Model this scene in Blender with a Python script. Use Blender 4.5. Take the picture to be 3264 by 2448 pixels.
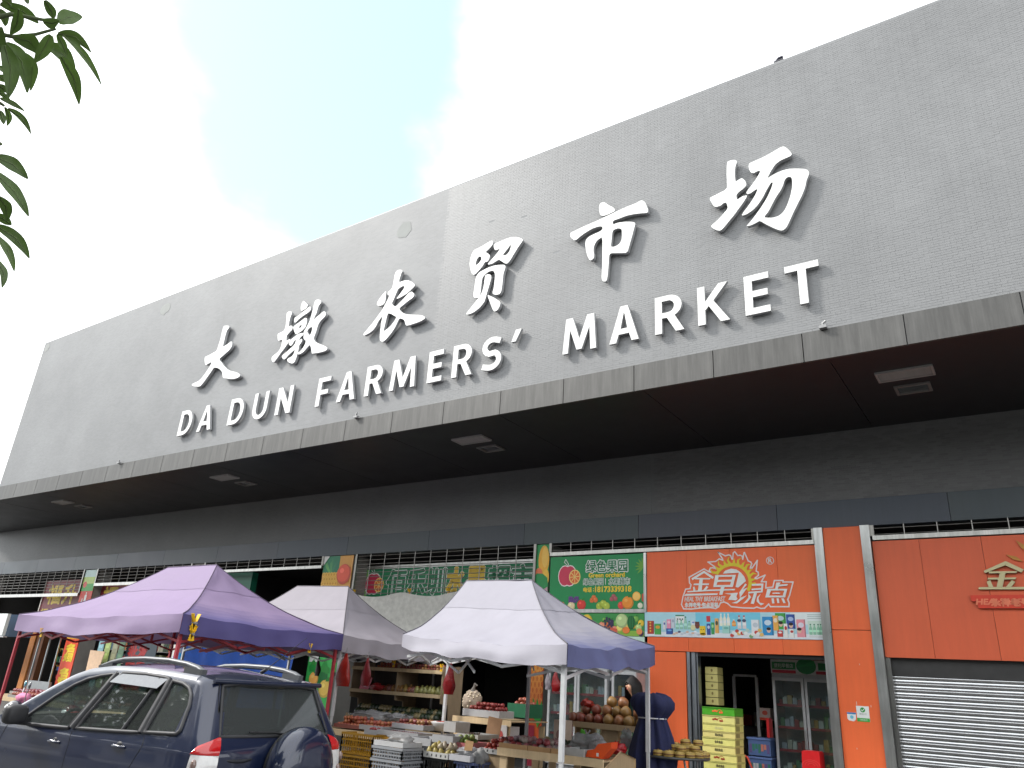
import bpy, bmesh, math, random
from mathutils import Vector, Matrix, noise
from mathutils.geometry import tessellate_polygon
random.seed(7)
for o in list(bpy.data.objects):
    bpy.data.objects.remove(o)
SC = bpy.context.scene
COL = SC.collection
rad = math.radians

# ------------------------------------------------------------------ camera
cam_d = bpy.data.cameras.new('camera')
cam = bpy.data.objects.new('camera', cam_d)
COL.objects.link(cam)
cam_d.sensor_width = 36.0
cam_d.lens = 26.43
cam_d.clip_start = 0.05
cam_d.clip_end = 1500.0
cam.matrix_world = Matrix(((0.82870, 0.16182, 0.53578, 0.0),
                           (0.55639, -0.34201, -0.75727, 0.0),
                           (0.06071, 0.92566, -0.37346, 1.65),
                           (0, 0, 0, 1)))
SC.camera = cam

# ------------------------------------------------------------------ sky, sun, exposure
SUN_EL, SUN_AZ = rad(41), rad(240)        # azimuth clockwise from +Y: the sun stands in front of the facade, to the left
world = bpy.data.worlds.new('World')
SC.world = world
world.use_nodes = True
wn, wl = world.node_tree.nodes, world.node_tree.links
wn.clear()
w_out = wn.new('ShaderNodeOutputWorld')
w_bg = wn.new('ShaderNodeBackground')
w_bg.inputs['Strength'].default_value = 0.15
w_sky = wn.new('ShaderNodeTexSky')
w_sky.sky_type = 'NISHITA'
w_sky.sun_disc = False
w_sky.sun_elevation = SUN_EL
w_sky.sun_rotation = SUN_AZ
w_sky.air_density = 1.0
w_sky.dust_density = 1.0
w_tc = wn.new('ShaderNodeTexCoord')
w_map = wn.new('ShaderNodeMapping')
w_map.inputs['Scale'].default_value = (1.0, 1.0, 1.6)
w_map.inputs['Location'].default_value = (0.35, 0.1, 0.6)
w_n = wn.new('ShaderNodeTexNoise')
w_n.inputs['Scale'].default_value = 2.9
w_n.inputs['Detail'].default_value = 6
w_n.inputs['Roughness'].default_value = 0.5
w_dot = wn.new('ShaderNodeVectorMath')
w_dot.operation = 'DOT_PRODUCT'
w_dot.inputs[1].default_value = Vector((-0.628, 0.43, 0.648)).normalized()
w_gap = wn.new('ShaderNodeMapRange')      # a break in the cloud deck high over the building
w_gap.interpolation_type = 'SMOOTHSTEP'
w_gap.inputs['From Min'].default_value = 0.958
w_gap.inputs['From Max'].default_value = 0.999
w_gap.inputs['To Max'].default_value = 0.36
w_add = wn.new('ShaderNodeMath')
w_add.operation = 'ADD'
w_ramp = wn.new('ShaderNodeMapRange')
w_ramp.interpolation_type = 'SMOOTHSTEP'
w_ramp.inputs['From Min'].default_value = 0.57
w_ramp.inputs['From Max'].default_value = 0.88
w_ramp.inputs['To Min'].default_value = 1.0
w_ramp.inputs['To Max'].default_value = 0.22
w_mix = wn.new('ShaderNodeMix')
w_mix.data_type = 'RGBA'
w_mix.inputs['B'].default_value = (8.8, 9.0, 9.2, 1)   # bright cloud
wl.new(w_tc.outputs['Generated'], w_map.inputs['Vector'])
wl.new(w_map.outputs['Vector'], w_n.inputs['Vector'])
wl.new(w_tc.outputs['Generated'], w_dot.inputs[0])
wl.new(w_dot.outputs['Value'], w_gap.inputs['Value'])
wl.new(w_gap.outputs['Result'], w_add.inputs[0])
wl.new(w_n.outputs['Fac'], w_add.inputs[1])
wl.new(w_add.outputs['Value'], w_ramp.inputs['Value'])
wl.new(w_ramp.outputs['Result'], w_mix.inputs['Factor'])
w_tint = wn.new('ShaderNodeMix')
w_tint.data_type = 'RGBA'
w_tint.blend_type = 'MULTIPLY'
w_tint.inputs['Factor'].default_value = 1.0
w_tint.inputs['B'].default_value = (1.0, 1.28, 1.05, 1)   # the moist cyan blue of the gap
wl.new(w_sky.outputs['Color'], w_tint.inputs['A'])
wl.new(w_tint.outputs['Result'], w_mix.inputs['A'])
wl.new(w_mix.outputs['Result'], w_bg.inputs['Color'])
wl.new(w_bg.outputs['Background'], w_out.inputs['Surface'])

sun_d = bpy.data.lights.new('sun', 'SUN')
sun_d.energy = 2.3
sun_d.angle = rad(8)
sun_d.color = (1.0, 0.965, 0.91)
sun = bpy.data.objects.new('sun', sun_d)
COL.objects.link(sun)
to_sun = Vector((math.sin(SUN_AZ) * math.cos(SUN_EL), math.cos(SUN_AZ) * math.cos(SUN_EL), math.sin(SUN_EL)))
sun.rotation_euler = to_sun.to_track_quat('Z', 'Y').to_euler()
sun.location = (-10, -20, 30)

SC.view_settings.view_transform = 'Standard'
SC.view_settings.look = 'None'
SC.view_settings.exposure = 0.8
SC.view_settings.gamma = 1.0
SC.view_settings.use_curve_mapping = False
SC.render.engine = 'CYCLES'
SC.cycles.use_denoising = True
SC.cycles.max_bounces = 7
SC.cycles.transparent_max_bounces = 12
SC.cycles.caustics_reflective = False
SC.cycles.caustics_refractive = False

# ------------------------------------------------------------------ materials (colour comes from the mesh attribute Col)
def mat(name, rough=0.55, metal=0.0, var=0.12, vscale=6.0, bump=0.0, bscale=40.0, coat=0.0, transl=0.0, spec=0.5,
        streak=0.0, alpha=1.0, hue=0.0, emit=0.0):
    m = bpy.data.materials.new(name)
    m.use_nodes = True
    n, l = m.node_tree.nodes, m.node_tree.links
    b = n['Principled BSDF']
    out = n['Material Output']
    at = n.new('ShaderNodeAttribute')
    at.attribute_name = 'Col'
    tc = n.new('ShaderNodeTexCoord')
    nz = n.new('ShaderNodeTexNoise')
    nz.inputs['Scale'].default_value = vscale
    nz.inputs['Detail'].default_value = 6
    nz.inputs['Roughness'].default_value = 0.6
    l.new(tc.outputs['Object'], nz.inputs['Vector'])
    mr = n.new('ShaderNodeMapRange')
    mr.inputs['From Min'].default_value = 0.25
    mr.inputs['From Max'].default_value = 0.75
    mr.inputs['To Min'].default_value = 1 - var
    mr.inputs['To Max'].default_value = 1 + var
    l.new(nz.outputs['Fac'], mr.inputs['Value'])
    last = mr.outputs['Result']
    if streak:
        mp = n.new('ShaderNodeMapping')
        mp.inputs['Scale'].default_value = (5.0, 5.0, 0.35)
        n2 = n.new('ShaderNodeTexNoise')
        n2.inputs['Scale'].default_value = 3.0
        n2.inputs['Detail'].default_value = 8
        n2.inputs['Roughness'].default_value = 0.7
        l.new(tc.outputs['Object'], mp.inputs['Vector'])
        l.new(mp.outputs['Vector'], n2.inputs['Vector'])
        m2 = n.new('ShaderNodeMapRange')
        m2.inputs['From Min'].default_value = 0.3
        m2.inputs['From Max'].default_value = 0.7
        m2.inputs['To Min'].default_value = 1 - streak
        m2.inputs['To Max'].default_value = 1 + streak * 0.5
        l.new(n2.outputs['Fac'], m2.inputs['Value'])
        mu = n.new('ShaderNodeMath')
        mu.operation = 'MULTIPLY'
        l.new(last, mu.inputs[0])
        l.new(m2.outputs['Result'], mu.inputs[1])
        last = mu.outputs['Value']
    sc = n.new('ShaderNodeVectorMath')
    sc.operation = 'SCALE'
    l.new(at.outputs['Color'], sc.inputs[0])
    l.new(last, sc.inputs['Scale'])
    l.new(sc.outputs['Vector'], b.inputs['Base Color'])
    b.inputs['Roughness'].default_value = rough
    b.inputs['Metallic'].default_value = metal
    b.inputs['Specular IOR Level'].default_value = spec
    b.inputs['Coat Weight'].default_value = coat
    b.inputs['Coat Roughness'].default_value = 0.03
    rr = n.new('ShaderNodeMapRange')
    rr.inputs['To Min'].default_value = max(0.02, rough - 0.08)
    rr.inputs['To Max'].default_value = min(1, rough + 0.08)
    l.new(nz.outputs['Fac'], rr.inputs['Value'])
    l.new(rr.outputs['Result'], b.inputs['Roughness'])
    if bump:
        n3 = n.new('ShaderNodeTexNoise')
        n3.inputs['Scale'].default_value = bscale
        n3.inputs['Detail'].default_value = 4
        l.new(tc.outputs['Object'], n3.inputs['Vector'])
        bp = n.new('ShaderNodeBump')
        bp.inputs['Strength'].default_value = bump
        bp.inputs['Distance'].default_value = 0.01
        l.new(n3.outputs['Fac'], bp.inputs['Height'])
        l.new(bp.outputs['Normal'], b.inputs['Normal'])
    surf = b.outputs['BSDF']
    if transl:
        tr = n.new('ShaderNodeBsdfTranslucent')
        l.new(sc.outputs['Vector'], tr.inputs['Color'])
        mx = n.new('ShaderNodeMixShader')
        mx.inputs['Fac'].default_value = transl
        l.new(surf, mx.inputs[1])
        l.new(tr.outputs['BSDF'], mx.inputs[2])
        surf = mx.outputs['Shader']
    if alpha < 1:
        tp = n.new('ShaderNodeBsdfTransparent')
        mx = n.new('ShaderNodeMixShader')
        mx.inputs['Fac'].default_value = alpha
        l.new(tp.outputs['BSDF'], mx.inputs[1])
        l.new(surf, mx.inputs[2])
        surf = mx.outputs['Shader']
    l.new(surf, out.inputs['Surface'])
    return m

def glass_mat(name, tint, refl=0.08, rough=0.02, dust=0.05):
    m = bpy.data.materials.new(name)
    m.use_nodes = True
    n, l = m.node_tree.nodes, m.node_tree.links
    n.remove(n['Principled BSDF'])
    out = n['Material Output']
    tp = n.new('ShaderNodeBsdfTransparent')
    tp.inputs['Color'].default_value = (*tint, 1)
    gl = n.new('ShaderNodeBsdfGlossy')
    gl.inputs['Roughness'].default_value = rough
    gl.inputs['Color'].default_value = (0.9, 0.97, 0.95, 1)
    fr = n.new('ShaderNodeLayerWeight')
    fr.inputs['Blend'].default_value = 0.5
    pw = n.new('ShaderNodeMath')
    pw.operation = 'POWER'
    pw.inputs[1].default_value = 3.5
    ad = n.new('ShaderNodeMath')
    ad.operation = 'MULTIPLY_ADD'
    ad.inputs[1].default_value = 0.85
    ad.inputs[2].default_value = refl
    mx = n.new('ShaderNodeMixShader')
    l.new(fr.outputs['Facing'], pw.inputs[0])
    l.new(pw.outputs['Value'], ad.inputs[0])
    l.new(ad.outputs['Value'], mx.inputs['Fac'])
    l.new(tp.outputs['BSDF'], mx.inputs[1])
    l.new(gl.outputs['BSDF'], mx.inputs[2])
    df = n.new('ShaderNodeBsdfDiffuse')
    df.inputs['Color'].default_value = (0.42, 0.46, 0.46, 1)
    m2 = n.new('ShaderNodeMixShader')
    m2.inputs['Fac'].default_value = dust
    l.new(mx.outputs['Shader'], m2.inputs[1])
    l.new(df.outputs['BSDF'], m2.inputs[2])
    l.new(m2.outputs['Shader'], out.inputs['Surface'])
    return m

def brick_mat(name, c_tile, c_mortar, w, h, joint, wear=0.12):
    m = bpy.data.materials.new(name)
    m.use_nodes = True
    n, l = m.node_tree.nodes, m.node_tree.links
    b = n['Principled BSDF']
    tc = n.new('ShaderNodeTexCoord')
    sp = n.new('ShaderNodeSeparateXYZ')
    cb = n.new('ShaderNodeCombineXYZ')
    l.new(tc.outputs['Object'], sp.inputs[0])
    l.new(sp.outputs['X'], cb.inputs['X'])
    l.new(sp.outputs['Z'], cb.inputs['Y'])
    br = n.new('ShaderNodeTexBrick')
    br.inputs['Scale'].default_value = 1.0
    br.inputs['Brick Width'].default_value = w
    br.inputs['Row Height'].default_value = h
    br.inputs['Mortar Size'].default_value = joint / 2
    br.inputs['Color1'].default_value = (*[c * 0.95 for c in c_tile], 1)
    br.inputs['Color2'].default_value = (*[c * 1.05 for c in c_tile], 1)
    br.inputs['Mortar'].default_value = (*c_mortar, 1)
    l.new(cb.outputs[0], br.inputs['Vector'])
    nz = n.new('ShaderNodeTexNoise')
    nz.inputs['Scale'].default_value = 0.55
    nz.inputs['Detail'].default_value = 8
    nz.inputs['Roughness'].default_value = 0.62
    l.new(tc.outputs['Object'], nz.inputs['Vector'])
    mr = n.new('ShaderNodeMapRange')
    mr.inputs['From Min'].default_value = 0.3
    mr.inputs['From Max'].default_value = 0.7
    mr.inputs['To Min'].default_value = 1 - wear
    mr.inputs['To Max'].default_value = 1 + wear
    l.new(nz.outputs['Fac'], mr.inputs['Value'])
    sc = n.new('ShaderNodeVectorMath')
    sc.operation = 'SCALE'
    l.new(br.outputs['Color'], sc.inputs[0])
    l.new(mr.outputs['Result'], sc.inputs['Scale'])
    l.new(sc.outputs['Vector'], b.inputs['Base Color'])
    b.inputs['Roughness'].default_value = 0.6
    bp = n.new('ShaderNodeBump')
    bp.inputs['Strength'].default_value = 0.35
    bp.inputs['Distance'].default_value = 0.004
    bp.invert = True
    l.new(br.outputs['Fac'], bp.inputs['Height'])
    l.new(bp.outputs['Normal'], b.inputs['Normal'])
    return m

MT = {
    'tile': mat('glazed_tile', 0.5, var=0.15, vscale=0.5, spec=0.45, streak=0.07),
    'darktile': mat('dark_tile', 0.6, var=0.15, vscale=0.6),
    'fascia': mat('weathered_metal_panel', 0.5, metal=0.25, var=0.12, vscale=1.3, streak=0.35, bump=0.05),
    'panel': mat('coated_panel', 0.42, var=0.09, vscale=1.5, streak=0.12),
    'orange': mat('orange_composite_panel', 0.48, var=0.06, vscale=1.1, streak=0.06),
    'render': mat('painted_render', 0.85, var=0.15, vscale=2.5, bump=0.2),
    'letter': mat('white_letter_face', 0.35, var=0.03, vscale=3),
    'steel': mat('brushed_steel', 0.3, metal=0.9, var=0.15, vscale=2, streak=0.3),
    'metal': mat('painted_metal', 0.4, metal=0.2, var=0.12, vscale=9),
    'shutter': mat('galvanised_slat', 0.16, metal=0.9, var=0.1, vscale=4),
    'print': mat('vinyl_print', 0.45, var=0.07, vscale=7),
    'plastic': mat('moulded_plastic', 0.42, var=0.1, vscale=14, bump=0.05),
    'foam': mat('foam_box', 0.85, var=0.08, vscale=18, bump=0.15, bscale=180),
    'wood': mat('raw_plywood', 0.65, var=0.15, vscale=5, streak=0.15, bump=0.08),
    'card': mat('cardboard', 0.85, var=0.12, vscale=11, bump=0.1),
    'canopy': mat('tent_cloth', 0.7, var=0.07, vscale=3.2, bump=0.4, bscale=5, transl=0.12),
    'cloth': mat('woven_cloth', 0.85, var=0.2, vscale=9, bump=0.5, bscale=22),
    'bag': mat('thin_plastic_bag', 0.25, var=0.15, vscale=20, bump=0.6, bscale=50, transl=0.3, alpha=0.6),
    'redbag': mat('coloured_plastic_bag', 0.3, var=0.3, vscale=14, bump=0.6, bscale=40, transl=0.25),
    'fruit': mat('fruit_skin', 0.42, var=0.2, vscale=25, bump=0.12, bscale=150),
    'leaf': mat('leaf_blade', 0.38, var=0.25, vscale=14, transl=0.38),
    'bark': mat('bark', 0.9, var=0.35, vscale=12, bump=0.8, bscale=25),
    'carpaint': mat('dark_blue_car_paint', 0.3, metal=0.1, var=0.06, vscale=3, coat=1.0),
    'rubber': mat('black_rubber', 0.55, var=0.2, vscale=14),
    'chrome': mat('chrome', 0.08, metal=1.0, var=0.05),
    'lamp': mat('lamp_lens', 0.08, var=0.1, vscale=30, coat=1.0),
    'bamboo': mat('bamboo_strip', 0.6, var=0.25, vscale=20, streak=0.2),
    'asphalt': mat('asphalt', 0.9, var=0.25, vscale=1.2, bump=0.5, bscale=120),
    'paving': mat('concrete_paving', 0.85, var=0.2, vscale=1.5, bump=0.3, bscale=60),
    'skin': mat('human_skin', 0.5, var=0.06, vscale=20),
    'hair': mat('black_hair', 0.62, var=0.3, vscale=50, bump=0.2, bscale=60, spec=0.25),
}
MT['glass'] = glass_mat('clear_glass', (0.72, 0.78, 0.77), 0.04)
MT['carglass'] = glass_mat('tinted_car_glass', (0.30, 0.36, 0.34), 0.07, dust=0.06)
MT['cargreyglass'] = glass_mat('dark_tinted_glass', (0.12, 0.15, 0.15), 0.10, dust=0.10)
MT['farbrick'] = brick_mat('tile_wall_beyond', (0.208, 0.213, 0.218), (0.222, 0.227, 0.231), 0.132, 0.0375, 0.006)
MT['fardark'] = brick_mat('dark_tile_wall_beyond', (0.130, 0.134, 0.135), (0.15, 0.155, 0.155), 0.132, 0.0375, 0.006)

# ------------------------------------------------------------------ mesh builder
class MB:
    def __init__(s):
        s.v, s.f, s.c, s.sm = [], [], [], []
    def add(s, vs, fs, c, smooth=False):
        o = len(s.v)
        s.v += [tuple(p) for p in vs]
        for i, f in enumerate(fs):
            s.f.append(tuple(o + k for k in f))
            s.c.append(c[i] if isinstance(c, list) else c)
            s.sm.append(smooth)
        return s
    def box(s, x0, x1, y0, y1, z0, z1, c):
        vs = [(x, y, z) for z in (z0, z1) for y in (y0, y1) for x in (x0, x1)]
        return s.add(vs, [(0, 2, 3, 1), (4, 5, 7, 6), (0, 1, 5, 4), (2, 6, 7, 3), (0, 4, 6, 2), (1, 3, 7, 5)], c)
    def obox(s, a, b, w, h, c, up=(0, 0, 1)):
        """bar from a to b, width w (sideways), height h (along up)"""
        a, b = Vector(a), Vector(b)
        d = (b - a).normalized()
        u = Vector(up)
        if abs(d.dot(u)) > 0.97:
            u = Vector((1, 0, 0))
        sd = d.cross(u).normalized()
        u = sd.cross(d).normalized()
        vs = []
        for p in (a, b):
            for i, j in ((-1, -1), (1, -1), (1, 1), (-1, 1)):
                vs.append(p + sd * (w / 2 * i) + u * (h / 2 * j))
        return s.add(vs, [(3, 2, 1, 0), (4, 5, 6, 7), (0, 1, 5, 4), (1, 2, 6, 5), (2, 3, 7, 6), (3, 0, 4, 7)], c)
    def tube(s, pts, r, c, n=6, smooth=True, caps=True):
        pts = [Vector(p) for p in pts]
        rs = r if isinstance(r, (list, tuple)) else [r] * len(pts)
        vs, fs = [], []
        prev = None
        for i, p in enumerate(pts):
            d = (pts[min(i + 1, len(pts) - 1)] - pts[max(i - 1, 0)]).normalized()
            if prev is None:
                x = d.orthogonal().normalized()
            else:
                x = (prev - d * prev.dot(d)).normalized()
            prev = x
            y = d.cross(x)
            for k in range(n):
                a = 2 * math.pi * k / n
                vs.append(p + (x * math.cos(a) + y * math.sin(a)) * rs[i])
        for i in range(len(pts) - 1):
            for k in range(n):
                a, b = i * n + k, i * n + (k + 1) % n
                fs.append((a, b, b + n, a + n))
        s.add(vs, fs, c, smooth)
        if caps:
            s.add(vs[:n], [tuple(range(n))[::-1]], c)
            s.add(vs[-n:], [tuple(range(n))], c)
        return s
    def lathe(s, prof, c, n=20, origin=(0, 0, 0), axis='Z', smooth=True):
        vs, fs = [], []
        for r, h in prof:
            for k in range(n):
                a = 2 * math.pi * k / n
                p = (r * math.cos(a), r * math.sin(a), h)
                if axis == 'Y':
                    p = (p[0], p[2], p[1])
                elif axis == 'X':
                    p = (p[2], p[0], p[1])
                vs.append((origin[0] + p[0], origin[1] + p[1], origin[2] + p[2]))
        cc = []
        for i in range(len(prof) - 1):
            for k in range(n):
                a, b = i * n + k, i * n + (k + 1) % n
                fs.append((a, b, b + n, a + n))
                cc.append(c[i] if isinstance(c, list) else c)
        return s.add(vs, fs, cc, smooth)
    def sphere(s, cen, r, c, nu=10, nv=7, sq=(1, 1, 1), jit=0.0, seed=0, pw=1.0):
        vs, fs = [], []
        for j in range(nv + 1):
            th = math.pi * j / nv
            for i in range(nu):
                ph = 2 * math.pi * i / nu
                d = Vector((math.sin(th) * math.cos(ph), math.sin(th) * math.sin(ph), math.cos(th)))
                if pw != 1.0:
                    d = Vector([math.copysign(abs(q_) ** pw, q_) for q_ in d])
                k = 1 + (jit * noise.noise(d * 2.3 + Vector((seed * 7.1, seed, 0))) if jit else 0)
                vs.append((cen[0] + d.x * r * sq[0] * k, cen[1] + d.y * r * sq[1] * k, cen[2] + d.z * r * sq[2] * k))
        for j in range(nv):
            for i in range(nu):
                a, b = j * nu + i, j * nu + (i + 1) % nu
                fs.append((a, a + nu, b + nu, b))
        return s.add(vs, fs, c, True)
    def grid(s, rows, c, smooth=True, flip=False):
        m = len(rows[0])
        vs = [p for r in rows for p in r]
        fs = []
        for i in range(len(rows) - 1):
            for k in range(m - 1):
                q = (i * m + k, i * m + k + 1, (i + 1) * m + k + 1, (i + 1) * m + k)
                fs.append(q[::-1] if flip else q)
        return s.add(vs, fs, c, smooth)
    def prism(s, outer, holes, fn, depth, c, cside=None):
        """outline in a plane: fn(a, b, d) gives the point at depth d behind the face"""
        loops = [outer] + list(holes)
        tris = tessellate_polygon([[Vector((p[0], p[1], 0)) for p in lp] for lp in loops])
        flat = [p for lp in loops for p in lp]
        s.add([fn(p[0], p[1], 0) for p in flat], [tuple(t) for t in tris], c)
        if depth:
            for lp in loops:
                n = len(lp)
                vs = [fn(p[0], p[1], 0) for p in lp] + [fn(p[0], p[1], depth) for p in lp]
                s.add(vs, [(i, (i + 1) % n, n + (i + 1) % n, n + i) for i in range(n)], cside or c)
        return s
    def mesh(s, name):
        me = bpy.data.meshes.new(name)
        me.from_pydata(s.v, [], s.f)
        at = me.color_attributes.new('Col', 'FLOAT_COLOR', 'CORNER')
        buf = []
        for f, c in zip(s.f, s.c):
            buf += [c[0], c[1], c[2], 1.0] * len(f)
        at.data.foreach_set('color', buf)
        me.polygons.foreach_set('use_smooth', s.sm)
        me.update()
        return me
    def build(s, name, m, parent=None, loc=None, kind=None):
        return link(name, s.mesh(name), m, parent, loc, kind)

def link(name, me, m, parent=None, loc=None, kind=None):
    if m is not None and not me.materials:
        me.materials.append(MT[m] if isinstance(m, str) else m)
    o = bpy.data.objects.new(name, me)
    COL.objects.link(o)
    if loc is not None:
        o.location = loc
    if parent is not None:
        o.parent = parent
    if kind:
        o['kind'] = kind
    return o

def tag(o, label=None, cat=None, group=None, kind=None):
    if label: o['label'] = label
    if cat: o['category'] = cat
    if group: o['group'] = group
    if kind: o['kind'] = kind
    return o

def thing(name, label, cat, loc=(0, 0, 0), group=None):
    o = bpy.data.objects.new(name, None)
    o.empty_display_size = 0.1
    o.location = loc
    COL.objects.link(o)
    return tag(o, label, cat, group)

def dup(o, loc=None, rot=None, label=None, parent=None):
    c = o.copy()
    COL.objects.link(c)
    if parent is not None: c.parent = parent
    if loc is not None: c.location = loc
    if rot is not None: c.rotation_euler = rot
    if label: c['label'] = label
    for ch in list(o.children):
        dup(ch, parent=c)
    return c

def srgb(r, g, b):
    f = lambda u: (u / 255 / 12.92) if u / 255 <= 0.04045 else ((u / 255 + 0.055) / 1.055) ** 2.4
    return (f(r), f(g), f(b))

WHITE, BLACK = (0.78, 0.78, 0.76), (0.015, 0.015, 0.017)
STEEL = (0.55, 0.56, 0.56)

def FRONT(Y, k=1.0):
    """a vertical plane facing the street: plane coordinates are world X and Z"""
    return lambda a, b, d: (a, Y + d, b)

# ------------------------------------------------------------------ lettering from the built-in font
_txt = {}
def text_mesh(body, bold):
    key = (body, bold)
    if key not in _txt:
        cu = bpy.data.curves.new('lettering', 'FONT')
        cu.body = body
        cu.resolution_u = 3
        cu.extrude = 0.0
        o = bpy.data.objects.new('lettering', cu)
        COL.objects.link(o)
        bpy.context.view_layer.update()
        me = bpy.data.meshes.new_from_object(o.evaluated_get(bpy.context.evaluated_depsgraph_get()))
        vs = [tuple(v.co) for v in me.vertices]
        fs = [tuple(p.vertices) for p in me.polygons]
        # the outline, for a thicker face
        cnt = {}
        for f in fs:
            for i in range(len(f)):
                e = (f[i], f[(i + 1) % len(f)])
                cnt[tuple(sorted(e))] = cnt.get(tuple(sorted(e)), []) + [e]
        edges = [v[0] for v in cnt.values() if len(v) == 1]
        bpy.data.objects.remove(o)
        bpy.data.curves.remove(cu)
        bpy.data.meshes.remove(me)
        _txt[key] = (vs, fs, edges)
    return _txt[key]

def text(mb, body, x0, x1, z0, z1, fn, c, bold=0.0, d=0.0, shear=0.0, fit=True):
    """flat lettering fitted into x0..x1, z0..z1 of the plane fn; bold is the extra half width in metres"""
    vs, fs, edges = text_mesh(body, 0)
    if not vs:
        return
    ax, bx = min(v[0] for v in vs), max(v[0] for v in vs)
    az, bz = min(v[1] for v in vs), max(v[1] for v in vs)
    sx, sz = (x1 - x0) / max(1e-6, bx - ax), (z1 - z0) / max(1e-6, bz - az)
    if not fit:
        sx = min(sx, sz)
    P = [((v[0] - ax) * sx + x0 + shear * (v[1] - az) * sz, (v[1] - az) * sz + z0) for v in vs]
    mb.add([fn(p[0], p[1], d) for p in P], fs, c)
    if bold:
        for i, (a, b) in enumerate(edges):
            p, q = Vector(P[a]), Vector(P[b])
            e = (q - p)
            if e.length < 1e-6:
                continue
            e.normalize()
            nn = Vector((e.y, -e.x)) * bold
            p2, q2 = p - e * bold * 0.5, q + e * bold * 0.5
            vs4 = [p2 - nn, q2 - nn, q2 + nn, p2 + nn]
            dd = d - 0.0002 - 0.00015 * (i % 5)
            mb.add([fn(w.x, w.y, dd) for w in vs4], [(0, 1, 2, 3)], c)

def ribbon(mb, pts, w, fn, c, d=0.0, closed=False):
    n = len(pts)
    for i in range(n if closed else n - 1):
        p, q = Vector(pts[i]), Vector(pts[(i + 1) % n])
        e = q - p
        if e.length < 1e-6:
            continue
        e.normalize()
        nn = Vector((e.y, -e.x)) * (w / 2)
        p2, q2 = p - e * w * 0.4, q + e * w * 0.4
        dd = d - 0.0002 * (i % 3)
        mb.add([fn(v.x, v.y, dd) for v in (p2 - nn, q2 - nn, q2 + nn, p2 + nn)], [(0, 1, 2, 3)], c)

def disc(mb, x, z, rx, rz, fn, c, d=0.0, n=16, a0=0.0, a1=360.0):
    vs = [fn(x, z, d)] + [fn(x + rx * math.cos(rad(a0 + (a1 - a0) * i / n)), z + rz * math.sin(rad(a0 + (a1 - a0) * i / n)), d) for i in range(n + 1)]
    mb.add(vs, [(0, i + 1, i + 2) for i in range(n)], c)

def rect(mb, x0, x1, z0, z1, fn, c, d=0.0):
    mb.add([fn(x0, z0, d), fn(x1, z0, d), fn(x1, z1, d), fn(x0, z1, d)], [(0, 1, 2, 3)], c)

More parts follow.
